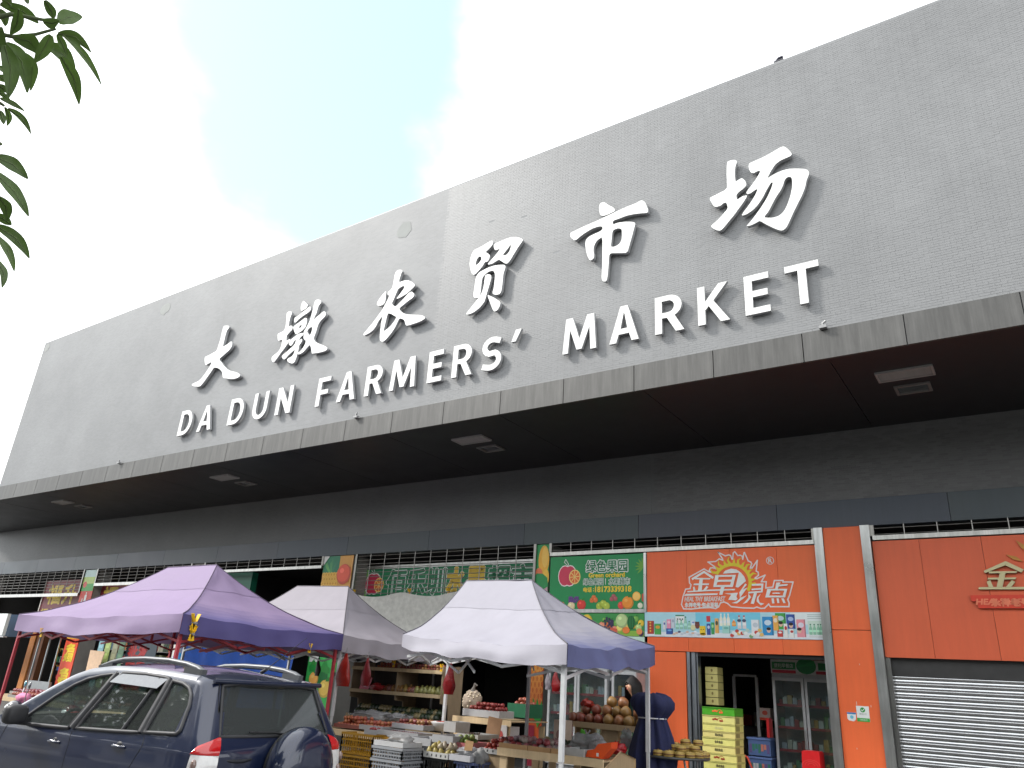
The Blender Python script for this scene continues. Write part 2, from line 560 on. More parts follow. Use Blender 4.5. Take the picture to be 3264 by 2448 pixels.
def poly(mb, pts, fn, c, d=0.0, holes=()):
    mb.prism(pts, holes, fn, 0, c) if d == 0 else mb.prism(pts, holes, lambda a, b, e: fn(a, b, d + e), 0, c)
BRUSH = [('da',[([[-16.439,9.898],[-16.335,9.884],[-16.235,9.854],[-16.191,9.816],[-16.211,9.777],[-16.264,9.72],[-16.283,9.613],[-16.285,9.427],[-16.294,9.263],[-16.16,9.29],[-16.048,9.328],[-15.98,9.362],[-15.934,9.328],[-15.9,9.248],[-15.912,9.178],[-15.977,9.107],[-16.084,9.056],[-16.206,8.995],[-16.335,8.93],[-16.178,8.803],[-16.031,8.679],[-15.893,8.576],[-15.748,8.502],[-15.577,8.446],[-15.423,8.389],[-15.321,8.329],[-15.288,8.289],[-15.307,8.258],[-15.393,8.239],[-15.511,8.239],[-15.636,8.257],[-15.785,8.295],[-15.918,8.333],[-15.989,8.364],[-16.021,8.423],[-16.064,8.513],[-16.13,8.579],[-16.232,8.646],[-16.356,8.699],[-16.462,8.721],[-16.511,8.68],[-16.587,8.586],[-16.692,8.473],[-16.783,8.369],[-16.868,8.3],[-16.925,8.28],[-17.052,8.298],[-17.196,8.339],[-17.273,8.371],[-17.295,8.405],[-17.227,8.423],[-17.102,8.437],[-17.015,8.452],[-16.909,8.518],[-16.8,8.625],[-16.698,8.752],[-16.647,8.839],[-16.632,8.903],[-16.696,8.903],[-16.78,8.883],[-16.855,8.861],[-16.896,8.899],[-16.943,8.97],[-16.986,9.077],[-16.975,9.124],[-16.922,9.132],[-16.815,9.142],[-16.678,9.17],[-16.525,9.2],[-16.51,9.265],[-16.492,9.372],[-16.472,9.529],[-16.474,9.754],[-16.465,9.866]],[])]),('dun',[([[-13.943,9.676],[-13.886,9.706],[-13.81,9.697],[-13.757,9.66],[-13.748,9.599],[-13.776,9.533],[-13.786,9.414],[-13.774,9.272],[-13.706,9.289],[-13.643,9.26],[-13.614,9.212],[-13.625,9.161],[-13.686,9.115],[-13.78,9.046],[-13.774,8.991],[-13.753,8.88],[-13.697,8.909],[-13.628,8.922],[-13.625,8.876],[-13.683,8.824],[-13.712,8.783],[-13.786,8.698],[-13.876,8.611],[-13.974,8.496],[-14.05,8.417],[-14.089,8.413],[-14.146,8.441],[-14.189,8.52],[-14.18,8.566],[-14.102,8.609],[-14.0,8.654],[-13.936,8.717],[-13.909,8.83],[-13.922,8.969],[-13.986,8.965],[-14.05,8.961],[-14.081,8.985],[-14.11,9.064],[-14.134,9.141],[-14.113,9.167],[-14.026,9.178],[-13.932,9.193],[-13.897,9.246],[-13.892,9.353],[-13.912,9.492],[-13.93,9.606]],[]),([[-13.397,9.877],[-13.337,9.828],[-13.229,9.741],[-13.212,9.7],[-13.24,9.653],[-13.318,9.617],[-13.409,9.603],[-13.439,9.647],[-13.458,9.724],[-13.451,9.808],[-13.425,9.862]],[]),([[-13.125,9.663],[-13.097,9.642],[-13.075,9.571],[-13.094,9.533],[-13.178,9.494],[-13.311,9.459],[-13.454,9.397],[-13.536,9.344],[-13.565,9.333],[-13.6,9.359],[-13.62,9.424],[-13.61,9.482],[-13.541,9.492],[-13.438,9.526],[-13.31,9.585],[-13.198,9.643]],[]),([[-13.17,9.361],[-13.142,9.289],[-13.138,9.193],[-13.165,9.111],[-13.245,9.058],[-13.361,9.019],[-13.443,9.002],[-13.481,9.028],[-13.552,9.121],[-13.598,9.208],[-13.592,9.249],[-13.519,9.274],[-13.388,9.322],[-13.273,9.367],[-13.221,9.378]],[[[-13.325,9.224],[-13.295,9.199],[-13.311,9.167],[-13.351,9.141],[-13.385,9.149],[-13.387,9.191],[-13.362,9.215]]]),([[-13.616,8.904],[-13.557,8.92],[-13.458,8.97],[-13.356,9.0],[-13.222,8.994],[-13.19,8.958],[-13.197,8.925],[-13.267,8.893],[-13.303,8.848],[-13.294,8.8],[-13.252,8.831],[-13.215,8.837],[-13.19,8.801],[-13.206,8.74],[-13.27,8.684],[-13.262,8.59],[-13.268,8.488],[-13.289,8.354],[-13.327,8.259],[-13.393,8.243],[-13.488,8.279],[-13.58,8.331],[-13.604,8.393],[-13.57,8.416],[-13.465,8.435],[-13.414,8.483],[-13.397,8.537],[-13.394,8.6],[-13.467,8.569],[-13.577,8.504],[-13.655,8.438],[-13.71,8.409],[-13.774,8.439],[-13.816,8.493],[-13.815,8.534],[-13.737,8.571],[-13.625,8.63],[-13.514,8.688],[-13.433,8.742],[-13.418,8.809],[-13.423,8.874],[-13.484,8.823],[-13.517,8.765],[-13.563,8.728],[-13.608,8.749],[-13.663,8.808],[-13.66,8.86]],[]),([[-12.991,9.754],[-12.953,9.793],[-12.891,9.789],[-12.805,9.749],[-12.756,9.701],[-12.769,9.657],[-12.821,9.616],[-12.841,9.538],[-12.853,9.422],[-12.905,9.316],[-12.931,9.263],[-12.827,9.31],[-12.718,9.366],[-12.636,9.405],[-12.591,9.406],[-12.546,9.372],[-12.517,9.307],[-12.536,9.259],[-12.622,9.209],[-12.71,9.13],[-12.743,9.01],[-12.752,8.92],[-12.778,8.833],[-12.799,8.763],[-12.741,8.676],[-12.636,8.608],[-12.486,8.537],[-12.337,8.461],[-12.276,8.415],[-12.268,8.38],[-12.313,8.35],[-12.443,8.343],[-12.592,8.351],[-12.714,8.364],[-12.767,8.369],[-12.785,8.412],[-12.823,8.511],[-12.887,8.621],[-12.946,8.582],[-13.022,8.518],[-13.086,8.468],[-13.173,8.445],[-13.249,8.444],[-13.276,8.489],[-13.204,8.509],[-13.127,8.574],[-13.07,8.654],[-13.051,8.754],[-13.11,8.789],[-13.163,8.847],[-13.171,8.93],[-13.197,9.001],[-13.179,9.044],[-13.109,9.14],[-13.057,9.245],[-13.035,9.347],[-13.021,9.45],[-13.009,9.567],[-13.001,9.696]],[[[-12.957,9.082],[-12.917,9.073],[-12.908,9.001],[-12.92,8.922],[-12.952,8.865],[-13.011,8.919],[-13.074,8.991],[-13.055,9.039],[-13.01,9.076]]])]),('nong',[([[-10.429,9.859],[-10.382,9.876],[-10.309,9.862],[-10.254,9.828],[-10.249,9.797],[-10.278,9.756],[-10.294,9.675],[-10.312,9.608],[-10.293,9.536],[-10.233,9.556],[-10.135,9.554],[-10.033,9.526],[-9.943,9.472],[-9.864,9.404],[-9.823,9.351],[-9.846,9.322],[-9.902,9.29],[-9.964,9.241],[-10.04,9.202],[-10.147,9.176],[-10.24,9.153],[-10.303,9.149],[-10.31,9.171],[-10.264,9.212],[-10.192,9.288],[-10.133,9.356],[-10.124,9.407],[-10.171,9.428],[-10.239,9.414],[-10.305,9.39],[-10.346,9.293],[-10.385,9.184],[-10.438,9.072],[-10.386,9.012],[-10.314,8.959],[-10.22,9.024],[-10.095,9.11],[-9.985,9.2],[-9.92,9.224],[-9.877,9.207],[-9.82,9.146],[-9.813,9.097],[-9.854,9.055],[-9.958,9.017],[-10.085,8.956],[-10.206,8.892],[-10.147,8.82],[-10.053,8.745],[-9.936,8.689],[-9.768,8.643],[-9.602,8.598],[-9.49,8.555],[-9.432,8.507],[-9.44,8.476],[-9.502,8.451],[-9.618,8.433],[-9.776,8.424],[-9.896,8.423],[-9.939,8.439],[-9.967,8.491],[-9.999,8.566],[-10.045,8.606],[-10.155,8.654],[-10.181,8.597],[-10.242,8.462],[-10.333,8.345],[-10.454,8.235],[-10.531,8.194],[-10.588,8.204],[-10.639,8.252],[-10.66,8.337],[-10.669,8.465],[-10.674,8.664],[-10.659,8.825],[-10.715,8.779],[-10.775,8.711],[-10.816,8.615],[-10.888,8.538],[-10.996,8.491],[-11.122,8.466],[-11.16,8.475],[-11.17,8.506],[-11.111,8.564],[-10.96,8.695],[-10.814,8.85],[-10.694,8.987],[-10.616,9.123],[-10.563,9.228],[-10.524,9.296],[-10.568,9.302],[-10.602,9.334],[-10.603,9.383],[-10.55,9.411],[-10.492,9.45],[-10.471,9.542],[-10.466,9.686],[-10.457,9.805]],[[[-10.493,8.85],[-10.411,8.819],[-10.331,8.759],[-10.239,8.703],[-10.293,8.612],[-10.377,8.527],[-10.492,8.461],[-10.565,8.437],[-10.567,8.489],[-10.547,8.624],[-10.533,8.748],[-10.518,8.833]]]),([[-10.675,9.432],[-10.648,9.394],[-10.65,9.323],[-10.641,9.224],[-10.648,9.154],[-10.686,9.11],[-10.756,9.1],[-10.846,9.12],[-10.89,9.16],[-10.879,9.224],[-10.82,9.306],[-10.746,9.377]],[])]),('mao',[([[-7.886,9.852],[-7.847,9.826],[-7.849,9.771],[-7.889,9.713],[-7.958,9.664],[-8.021,9.627],[-7.934,9.559],[-7.903,9.508],[-7.915,9.429],[-7.955,9.385],[-8.015,9.396],[-8.06,9.319],[-8.142,9.245],[-8.225,9.179],[-8.277,9.18],[-8.318,9.219],[-8.368,9.337],[-8.395,9.456],[-8.393,9.582],[-8.359,9.699],[-8.305,9.768],[-8.207,9.774],[-8.09,9.802],[-7.974,9.837]],[[[-8.143,9.572],[-8.109,9.527],[-8.111,9.472],[-8.158,9.416],[-8.229,9.381],[-8.248,9.414],[-8.227,9.505],[-8.194,9.559]]]),([[-7.329,9.763],[-7.242,9.728],[-7.154,9.667],[-7.13,9.625],[-7.175,9.571],[-7.253,9.479],[-7.329,9.366],[-7.405,9.254],[-7.458,9.208],[-7.501,9.214],[-7.561,9.258],[-7.623,9.317],[-7.676,9.353],[-7.74,9.337],[-7.824,9.306],[-7.926,9.311],[-7.936,9.339],[-7.861,9.399],[-7.766,9.482],[-7.699,9.545],[-7.661,9.609],[-7.704,9.601],[-7.761,9.591],[-7.8,9.623],[-7.824,9.693],[-7.826,9.749],[-7.775,9.762],[-7.674,9.773],[-7.531,9.784],[-7.416,9.783]],[[[-7.411,9.623],[-7.406,9.553],[-7.435,9.466],[-7.488,9.413],[-7.544,9.41],[-7.589,9.436],[-7.536,9.489],[-7.457,9.568]]]),([[-8.204,9.125],[-8.137,9.196],[-8.036,9.223],[-7.921,9.245],[-7.776,9.252],[-7.63,9.226],[-7.542,9.199],[-7.499,9.16],[-7.513,9.096],[-7.54,8.997],[-7.545,8.878],[-7.548,8.747],[-7.559,8.619],[-7.597,8.569],[-7.675,8.576],[-7.742,8.607],[-7.767,8.646],[-7.746,8.733],[-7.736,8.877],[-7.736,9.037],[-7.772,9.122],[-7.825,9.153],[-7.912,9.147],[-7.988,9.107],[-8.042,9.054],[-8.057,8.95],[-8.056,8.814],[-8.064,8.669],[-8.097,8.624],[-8.163,8.628],[-8.218,8.662],[-8.233,8.713],[-8.226,8.818],[-8.217,8.951]],[]),([[-7.973,9.096],[-7.907,9.094],[-7.839,9.059],[-7.826,8.995],[-7.846,8.893],[-7.878,8.768],[-7.91,8.643],[-7.94,8.505],[-8.005,8.429],[-8.1,8.361],[-8.227,8.312],[-8.344,8.311],[-8.369,8.333],[-8.336,8.378],[-8.229,8.485],[-8.123,8.591],[-8.031,8.701],[-7.999,8.826],[-7.989,8.958],[-7.983,9.051]],[]),([[-7.88,8.629],[-7.804,8.583],[-7.698,8.51],[-7.585,8.417],[-7.56,8.372],[-7.575,8.298],[-7.625,8.233],[-7.68,8.22],[-7.719,8.255],[-7.77,8.359],[-7.823,8.476],[-7.868,8.58]],[])]),('shi',[([[-5.459,9.897],[-5.416,9.909],[-5.366,9.878],[-5.286,9.791],[-5.2,9.717],[-5.163,9.659],[-5.169,9.626],[-5.235,9.616],[-5.331,9.6],[-5.404,9.605],[-5.454,9.634],[-5.479,9.708],[-5.488,9.802],[-5.48,9.872]],[]),([[-4.636,9.672],[-4.591,9.627],[-4.557,9.533],[-4.529,9.442],[-4.535,9.388],[-4.569,9.387],[-4.683,9.419],[-4.809,9.443],[-4.937,9.455],[-5.078,9.445],[-5.209,9.437],[-5.208,9.361],[-5.101,9.364],[-4.983,9.344],[-4.867,9.306],[-4.786,9.267],[-4.772,9.231],[-4.792,9.151],[-4.832,9.003],[-4.877,8.846],[-4.922,8.69],[-5.072,8.731],[-5.248,8.781],[-5.271,8.732],[-5.275,8.623],[-5.284,8.468],[-5.299,8.292],[-5.322,8.239],[-5.363,8.244],[-5.404,8.285],[-5.412,8.359],[-5.403,8.538],[-5.404,8.784],[-5.408,9.166],[-5.481,9.144],[-5.54,9.099],[-5.581,9.011],[-5.585,8.924],[-5.565,8.831],[-5.575,8.772],[-5.629,8.744],[-5.66,8.766],[-5.705,8.86],[-5.739,8.996],[-5.756,9.14],[-5.739,9.212],[-5.679,9.257],[-5.569,9.28],[-5.459,9.296],[-5.411,9.325],[-5.41,9.369],[-5.443,9.402],[-5.523,9.412],[-5.633,9.403],[-5.756,9.365],[-5.867,9.316],[-5.953,9.265],[-5.991,9.277],[-6.051,9.341],[-6.081,9.409],[-6.068,9.464],[-5.998,9.474],[-5.847,9.504],[-5.661,9.528],[-5.464,9.554],[-5.283,9.59],[-5.139,9.612],[-4.985,9.636],[-4.844,9.651],[-4.74,9.66],[-4.682,9.68]],[[[-5.212,9.223],[-5.159,9.25],[-5.088,9.244],[-5.035,9.21],[-5.025,9.139],[-5.028,9.003],[-5.062,8.927],[-5.132,8.893],[-5.202,8.894],[-5.24,8.914],[-5.228,9.04]]])]),('chang',[([[-3.109,9.903],[-3.063,9.909],[-2.994,9.892],[-2.96,9.862],[-2.957,9.825],[-2.98,9.767],[-2.999,9.678],[-3.001,9.547],[-2.996,9.455],[-2.945,9.478],[-2.895,9.493],[-2.872,9.468],[-2.836,9.402],[-2.826,9.351],[-2.841,9.31],[-2.897,9.272],[-2.957,9.241],[-2.997,9.202],[-2.997,9.138],[-2.984,9.105],[-2.944,9.125],[-2.884,9.145],[-2.827,9.132],[-2.838,9.1],[-2.891,9.026],[-2.974,8.928],[-3.057,8.83],[-3.16,8.727],[-3.253,8.631],[-3.303,8.619],[-3.37,8.664],[-3.428,8.728],[-3.432,8.758],[-3.385,8.789],[-3.303,8.843],[-3.23,8.911],[-3.147,8.987],[-3.153,9.071],[-3.171,9.118],[-3.211,9.12],[-3.262,9.085],[-3.333,9.086],[-3.372,9.111],[-3.405,9.193],[-3.433,9.257],[-3.431,9.298],[-3.385,9.311],[-3.282,9.334],[-3.19,9.355],[-3.139,9.383],[-3.137,9.526],[-3.134,9.693],[-3.123,9.835]],[]),([[-2.21,9.849],[-2.166,9.801],[-2.117,9.716],[-2.094,9.649],[-2.115,9.622],[-2.19,9.611],[-2.284,9.596],[-2.362,9.55],[-2.435,9.45],[-2.499,9.335],[-2.412,9.371],[-2.298,9.398],[-2.178,9.398],[-2.044,9.355],[-1.94,9.306],[-1.889,9.269],[-1.871,9.212],[-1.885,9.16],[-1.922,9.085],[-1.949,8.972],[-2.003,8.848],[-2.076,8.719],[-2.158,8.572],[-2.242,8.404],[-2.283,8.342],[-2.338,8.316],[-2.391,8.344],[-2.485,8.423],[-2.58,8.515],[-2.658,8.601],[-2.716,8.581],[-2.792,8.562],[-2.849,8.563],[-2.868,8.575],[-2.828,8.607],[-2.737,8.7],[-2.635,8.823],[-2.543,8.949],[-2.479,9.063],[-2.435,9.161],[-2.417,9.229],[-2.439,9.241],[-2.48,9.189],[-2.533,9.105],[-2.586,9.01],[-2.668,8.902],[-2.748,8.834],[-2.836,8.79],[-2.914,8.78],[-2.932,8.794],[-2.901,8.84],[-2.819,8.932],[-2.736,9.04],[-2.683,9.125],[-2.655,9.201],[-2.708,9.186],[-2.768,9.155],[-2.816,9.152],[-2.841,9.182],[-2.812,9.229],[-2.739,9.308],[-2.657,9.406],[-2.587,9.52],[-2.639,9.534],[-2.688,9.518],[-2.722,9.522],[-2.754,9.566],[-2.771,9.638],[-2.77,9.709],[-2.749,9.737],[-2.675,9.744],[-2.577,9.759],[-2.46,9.784],[-2.344,9.82],[-2.256,9.85]],[[[-2.217,9.24],[-2.17,9.248],[-2.132,9.22],[-2.127,9.161],[-2.135,9.051],[-2.169,8.907],[-2.225,8.76],[-2.287,8.649],[-2.364,8.592],[-2.465,8.587],[-2.6,8.64],[-2.521,8.717],[-2.458,8.829],[-2.385,8.95],[-2.314,9.038],[-2.267,9.122],[-2.249,9.184]]])])]
LEAVES = [([-2.349,0.474,3.497],[-2.337,0.532,3.513],[-2.344,0.581,3.514],0.0159),([-2.184,0.535,3.474],[-2.191,0.561,3.459],[-2.198,0.576,3.446],0.0125),([-2.424,0.649,3.63],[-2.415,0.669,3.665],[-2.412,0.705,3.701],0.0229),([-2.153,0.542,3.377],[-2.132,0.559,3.374],[-2.103,0.565,3.374],0.0134),([-2.121,0.577,3.346],[-2.098,0.615,3.355],[-2.093,0.665,3.336],0.0133),([-2.107,0.587,3.341],[-2.103,0.655,3.319],[-2.113,0.725,3.271],0.0099),([-2.35,0.64,3.526],[-2.349,0.664,3.501],[-2.347,0.684,3.471],0.011),([-2.395,0.627,3.496],[-2.384,0.683,3.497],[-2.398,0.738,3.47],0.0221),([-2.135,0.609,3.292],[-2.147,0.661,3.262],[-2.176,0.707,3.21],0.0158),([-2.211,0.588,3.398],[-2.236,0.59,3.359],[-2.263,0.587,3.314],0.0165),([-2.272,0.52,3.362],[-2.265,0.557,3.374],[-2.28,0.599,3.365],0.0221),([-2.352,0.523,3.386],[-2.344,0.576,3.353],[-2.358,0.623,3.272],0.0213),([-2.382,0.586,3.415],[-2.404,0.624,3.395],[-2.453,0.654,3.351],0.0144),([-2.304,0.513,3.34],[-2.318,0.553,3.284],[-2.34,0.578,3.207],0.0208),([-2.269,0.504,3.457],[-2.307,0.522,3.437],[-2.357,0.528,3.423],0.0141),([-2.522,0.514,3.614],[-2.536,0.537,3.604],[-2.557,0.552,3.593],0.0124),([-2.622,0.627,3.377],[-2.626,0.666,3.387],[-2.64,0.71,3.394],0.0084),([-2.41,0.605,3.22],[-2.389,0.643,3.2],[-2.373,0.674,3.156],0.0091),([-2.525,0.625,3.293],[-2.535,0.647,3.274],[-2.553,0.655,3.251],0.0081),([-2.416,0.589,3.202],[-2.411,0.6,3.18],[-2.401,0.607,3.155],0.0091),([-2.495,0.639,3.095],[-2.482,0.688,3.092],[-2.478,0.739,3.069],0.0198),([-2.455,0.638,3.023],[-2.445,0.707,2.987],[-2.441,0.764,2.929],0.0172),([-2.557,0.702,3.007],[-2.575,0.737,2.994],[-2.61,0.765,2.967],0.0157),([-2.634,0.736,2.985],[-2.621,0.762,2.972],[-2.605,0.778,2.958],0.0131),([-2.513,0.708,2.888],[-2.5,0.771,2.87],[-2.501,0.824,2.826],0.0166),([-2.491,0.711,2.846],[-2.479,0.756,2.807],[-2.471,0.787,2.75],0.0116),([-2.646,0.783,2.844],[-2.634,0.812,2.802],[-2.622,0.818,2.747],0.0115),([-2.279,0.509,3.52],[-2.279,0.516,3.508],[-2.274,0.521,3.497],0.0072),([-2.505,0.56,3.395],[-2.51,0.576,3.404],[-2.522,0.591,3.413],0.0089),([-2.509,0.569,3.371],[-2.513,0.586,3.376],[-2.523,0.604,3.38],0.0104),([-2.392,0.551,3.262],[-2.396,0.567,3.266],[-2.407,0.585,3.265],0.0098),([-2.385,0.554,3.24],[-2.386,0.576,3.238],[-2.389,0.599,3.235],0.007),([-2.293,0.484,3.38],[-2.315,0.5,3.341],[-2.319,0.522,3.322],0.0181),([-2.148,0.457,3.355],[-2.139,0.444,3.351],[-2.126,0.428,3.341],0.0133),([-2.557,0.522,3.562],[-2.549,0.54,3.547],[-2.531,0.555,3.534],0.0139),([-2.598,0.658,3.199],[-2.6,0.667,3.207],[-2.606,0.676,3.214],0.0059)]
TWIGS = [[[-2.394,0.461,3.399],[-2.372,0.507,3.416],[-2.359,0.536,3.424],[-2.324,0.58,3.456],[-2.288,0.614,3.491]],[[-2.381,0.45,3.418],[-2.33,0.504,3.471],[-2.31,0.543,3.485],[-2.294,0.576,3.496],[-2.273,0.605,3.512]],[[-2.478,0.522,3.258],[-2.464,0.583,3.258],[-2.461,0.607,3.254]],[[-2.542,0.58,3.134],[-2.533,0.641,3.125],[-2.537,0.664,3.107]],[[-2.622,0.668,2.947],[-2.61,0.722,2.942],[-2.607,0.745,2.934]]]
LOGO = {'outline':[[-4.693,4.14],[-4.596,4.088],[-4.564,4.071],[-4.498,4.084],[-4.466,4.072],[-4.448,4.014],[-4.432,4.008],[-4.416,4.118],[-4.388,4.137],[-4.337,4.067],[-4.294,4.071],[-4.258,4.053],[-4.251,3.996],[-4.223,4.11],[-4.212,4.114],[-4.157,3.967],[-4.111,3.944],[-4.097,3.913],[-4.127,3.842],[-4.096,3.841],[-3.995,3.971],[-4.027,3.788],[-3.992,3.766],[-3.99,3.715],[-4.055,3.666],[-4.024,3.656],[-3.877,3.713],[-3.95,3.603],[-3.864,3.602],[-3.881,3.497],[-3.759,3.51],[-3.726,3.619],[-3.581,3.616],[-3.583,3.591],[-3.416,3.588],[-3.491,3.369],[-3.526,3.301],[-3.506,3.243],[-3.515,3.185],[-3.821,3.186],[-3.848,3.23],[-3.922,3.161],[-3.983,3.157],[-4.053,3.181],[-4.105,3.162],[-4.29,3.167],[-4.499,3.188],[-4.56,3.243],[-4.623,3.269],[-4.688,3.254],[-4.723,3.188],[-4.778,3.158],[-4.875,3.174],[-5.04,3.169],[-5.229,3.149],[-5.376,3.154],[-5.414,3.227],[-5.381,3.368],[-5.327,3.499],[-5.241,3.508],[-5.222,3.577],[-5.25,3.609],[-5.253,3.71],[-4.966,3.851],[-4.884,3.801],[-4.84,3.789],[-4.872,3.822],[-4.848,3.864],[-4.804,3.868],[-4.744,3.85],[-4.765,3.882],[-4.889,3.971],[-4.744,3.977],[-4.676,4.022],[-4.612,3.993],[-4.616,4.02]],'white':[[[-5.208,3.688],[-4.967,3.819],[-4.788,3.704],[-4.812,3.668],[-4.968,3.777],[-5.192,3.655]],[[-5.145,3.697],[-4.844,3.685],[-4.867,3.662],[-5.146,3.67]],[[-5.056,3.668],[-4.995,3.667],[-5.024,3.463],[-5.096,3.464]],[[-5.165,3.595],[-4.881,3.593],[-4.887,3.565],[-5.177,3.567]],[[-5.184,3.534],[-5.156,3.544],[-5.136,3.465],[-5.181,3.46]],[[-4.927,3.55],[-4.894,3.529],[-4.963,3.462],[-5.007,3.463]],[[-5.294,3.462],[-4.918,3.483],[-4.41,3.49],[-4.422,3.465],[-4.919,3.457],[-5.294,3.441]],[[-5.352,3.389],[-5.323,3.415],[-4.729,3.418],[-4.736,3.39],[-5.358,3.378]],[[-4.76,3.735],[-4.387,3.731],[-4.451,3.522],[-4.806,3.527]],[[-4.665,3.525],[-4.6,3.524],[-4.644,3.391],[-4.703,3.392]],[[-4.622,3.757],[-4.576,3.808],[-4.467,3.842],[-4.371,3.823],[-4.29,3.764],[-4.236,3.691],[-4.213,3.619],[-4.356,3.51],[-4.403,3.521],[-4.332,3.765]],[[-4.605,3.411],[-4.366,3.424],[-4.395,3.358],[-4.376,3.318],[-4.409,3.293],[-4.546,3.304],[-4.489,3.39]],[[-4.226,3.579],[-4.201,3.558],[-4.284,3.468],[-4.247,3.488],[-4.193,3.507],[-4.333,3.337],[-4.211,3.376],[-4.282,3.317],[-4.391,3.242],[-4.496,3.248],[-4.389,3.278],[-4.334,3.327],[-4.339,3.428]],[[-4.112,3.566],[-3.911,3.573],[-3.936,3.423],[-4.184,3.406],[-4.182,3.436],[-3.965,3.448],[-3.959,3.468],[-4.124,3.461],[-4.122,3.486],[-3.957,3.498],[-3.949,3.538],[-4.114,3.536]],[[-4.085,3.415],[-4.034,3.414],[-4.096,3.231],[-4.152,3.236]],[[-4.184,3.406],[-4.135,3.346],[-4.213,3.256],[-4.297,3.227],[-4.232,3.287],[-4.188,3.336]],[[-3.968,3.404],[-4.033,3.345],[-4.047,3.275],[-3.98,3.206],[-3.918,3.235],[-3.997,3.255],[-4.014,3.325]],[[-3.693,3.583],[-3.619,3.582],[-3.646,3.548],[-3.497,3.555],[-3.519,3.526],[-3.658,3.518],[-3.681,3.469],[-3.721,3.47]],[[-3.851,3.482],[-3.517,3.476],[-3.562,3.335],[-3.896,3.338]],[[-3.765,3.416],[-3.636,3.414],[-3.647,3.395],[-3.771,3.396]],[[-3.791,3.323],[-3.751,3.322],[-3.747,3.239],[-3.787,3.239]],[[-3.707,3.322],[-3.672,3.322],[-3.663,3.243],[-3.697,3.244]],[[-3.627,3.321],[-3.588,3.321],[-3.559,3.243],[-3.599,3.243]]],'holes':{8:[[[-4.701,3.702],[-4.452,3.701],[-4.466,3.65],[-4.714,3.65]],[[-4.726,3.614],[-4.478,3.614],[-4.497,3.558],[-4.745,3.56]]],18:[[[-3.793,3.451],[-3.569,3.448],[-3.6,3.365],[-3.829,3.367]]]},'yellow':[[[-4.763,3.764],[-4.74,3.799],[-4.712,3.831],[-4.681,3.86],[-4.646,3.884],[-4.608,3.905],[-4.569,3.921],[-4.527,3.932],[-4.485,3.939],[-4.443,3.94],[-4.401,3.936],[-4.359,3.928],[-4.32,3.914],[-4.282,3.896],[-4.248,3.874],[-4.216,3.848],[-4.189,3.819],[-4.165,3.786],[-4.145,3.751],[-4.131,3.714],[-4.121,3.675],[-4.116,3.636],[-4.116,3.596],[-4.121,3.556],[-4.13,3.517],[-4.145,3.479],[-4.164,3.444],[-4.211,3.469],[-4.195,3.499],[-4.183,3.531],[-4.175,3.564],[-4.171,3.597],[-4.171,3.631],[-4.175,3.664],[-4.183,3.696],[-4.196,3.727],[-4.212,3.757],[-4.232,3.784],[-4.255,3.808],[-4.282,3.83],[-4.311,3.849],[-4.342,3.864],[-4.375,3.875],[-4.41,3.882],[-4.445,3.885],[-4.481,3.884],[-4.516,3.878],[-4.55,3.869],[-4.584,3.855],[-4.615,3.838],[-4.644,3.817],[-4.67,3.793],[-4.693,3.767],[-4.713,3.737]],[[-4.733,3.796],[-4.76,3.754],[-4.829,3.774],[-4.855,3.867],[-4.812,3.804]],[[-4.679,3.852],[-4.716,3.816],[-4.748,3.853],[-4.767,3.902],[-4.724,3.876]],[[-4.613,3.894],[-4.658,3.868],[-4.709,3.916],[-4.689,4.01],[-4.68,3.936]],[[-4.54,3.922],[-4.589,3.906],[-4.601,3.952],[-4.596,4.004],[-4.569,3.963]],[[-4.463,3.933],[-4.514,3.927],[-4.538,3.992],[-4.478,4.069],[-4.503,3.998]],[[-4.386,3.926],[-4.437,3.932],[-4.426,3.979],[-4.398,4.024],[-4.393,3.975]],[[-4.313,3.904],[-4.361,3.92],[-4.353,3.989],[-4.265,4.031],[-4.32,3.979]],[[-4.248,3.866],[-4.29,3.892],[-4.26,3.93],[-4.215,3.958],[-4.233,3.913]],[[-4.195,3.815],[-4.229,3.85],[-4.191,3.908],[-4.095,3.909],[-4.166,3.885]],[[-4.155,3.753],[-4.179,3.795],[-4.136,3.815],[-4.085,3.822],[-4.12,3.789]],[[-4.13,3.684],[-4.144,3.73],[-4.086,3.767],[-4.001,3.728],[-4.074,3.736]],[[-4.122,3.612],[-4.126,3.66],[-4.078,3.661],[-4.03,3.645],[-4.076,3.63]],[[-4.131,3.54],[-4.124,3.587],[-4.056,3.596],[-3.999,3.525],[-4.059,3.563]]],'r':[-3.776,3.958],'healthy':[[-5.366,3.295],[-4.549,3.365]],'sub':[[-5.369,3.196],[-4.731,3.26]]}
GOLD = [[[-0.336,3.82],[-0.319,3.815],[-0.125,3.69],[-0.166,3.651],[-0.345,3.762],[-0.619,3.654],[-0.629,3.688]],[[-0.565,3.678],[-0.208,3.672],[-0.225,3.648],[-0.569,3.649]],[[-0.434,3.645],[-0.358,3.656],[-0.429,3.449],[-0.503,3.451]],[[-0.59,3.588],[-0.236,3.583],[-0.254,3.557],[-0.601,3.561]],[[-0.616,3.531],[-0.566,3.55],[-0.542,3.451],[-0.6,3.448]],[[-0.297,3.548],[-0.26,3.519],[-0.324,3.448],[-0.391,3.445]],[[-0.725,3.454],[-0.095,3.448],[-0.101,3.412],[-0.737,3.422]]]
REDBOARD = [[-0.855,3.337],[-0.019,3.336],[-0.05,3.148],[-0.77,3.149],[-0.781,3.247],[-0.85,3.251]]
def wp(mb, name, m, T, kind=None):
    """link a part whose mesh is laid out in world metres under the thing T"""
    o = mb.build(name, m, T, kind=kind)
    p, L = T, Vector((0, 0, 0))
    while p is not None:
        L += p.location
        p = p.parent
    o.location = -L
    return o

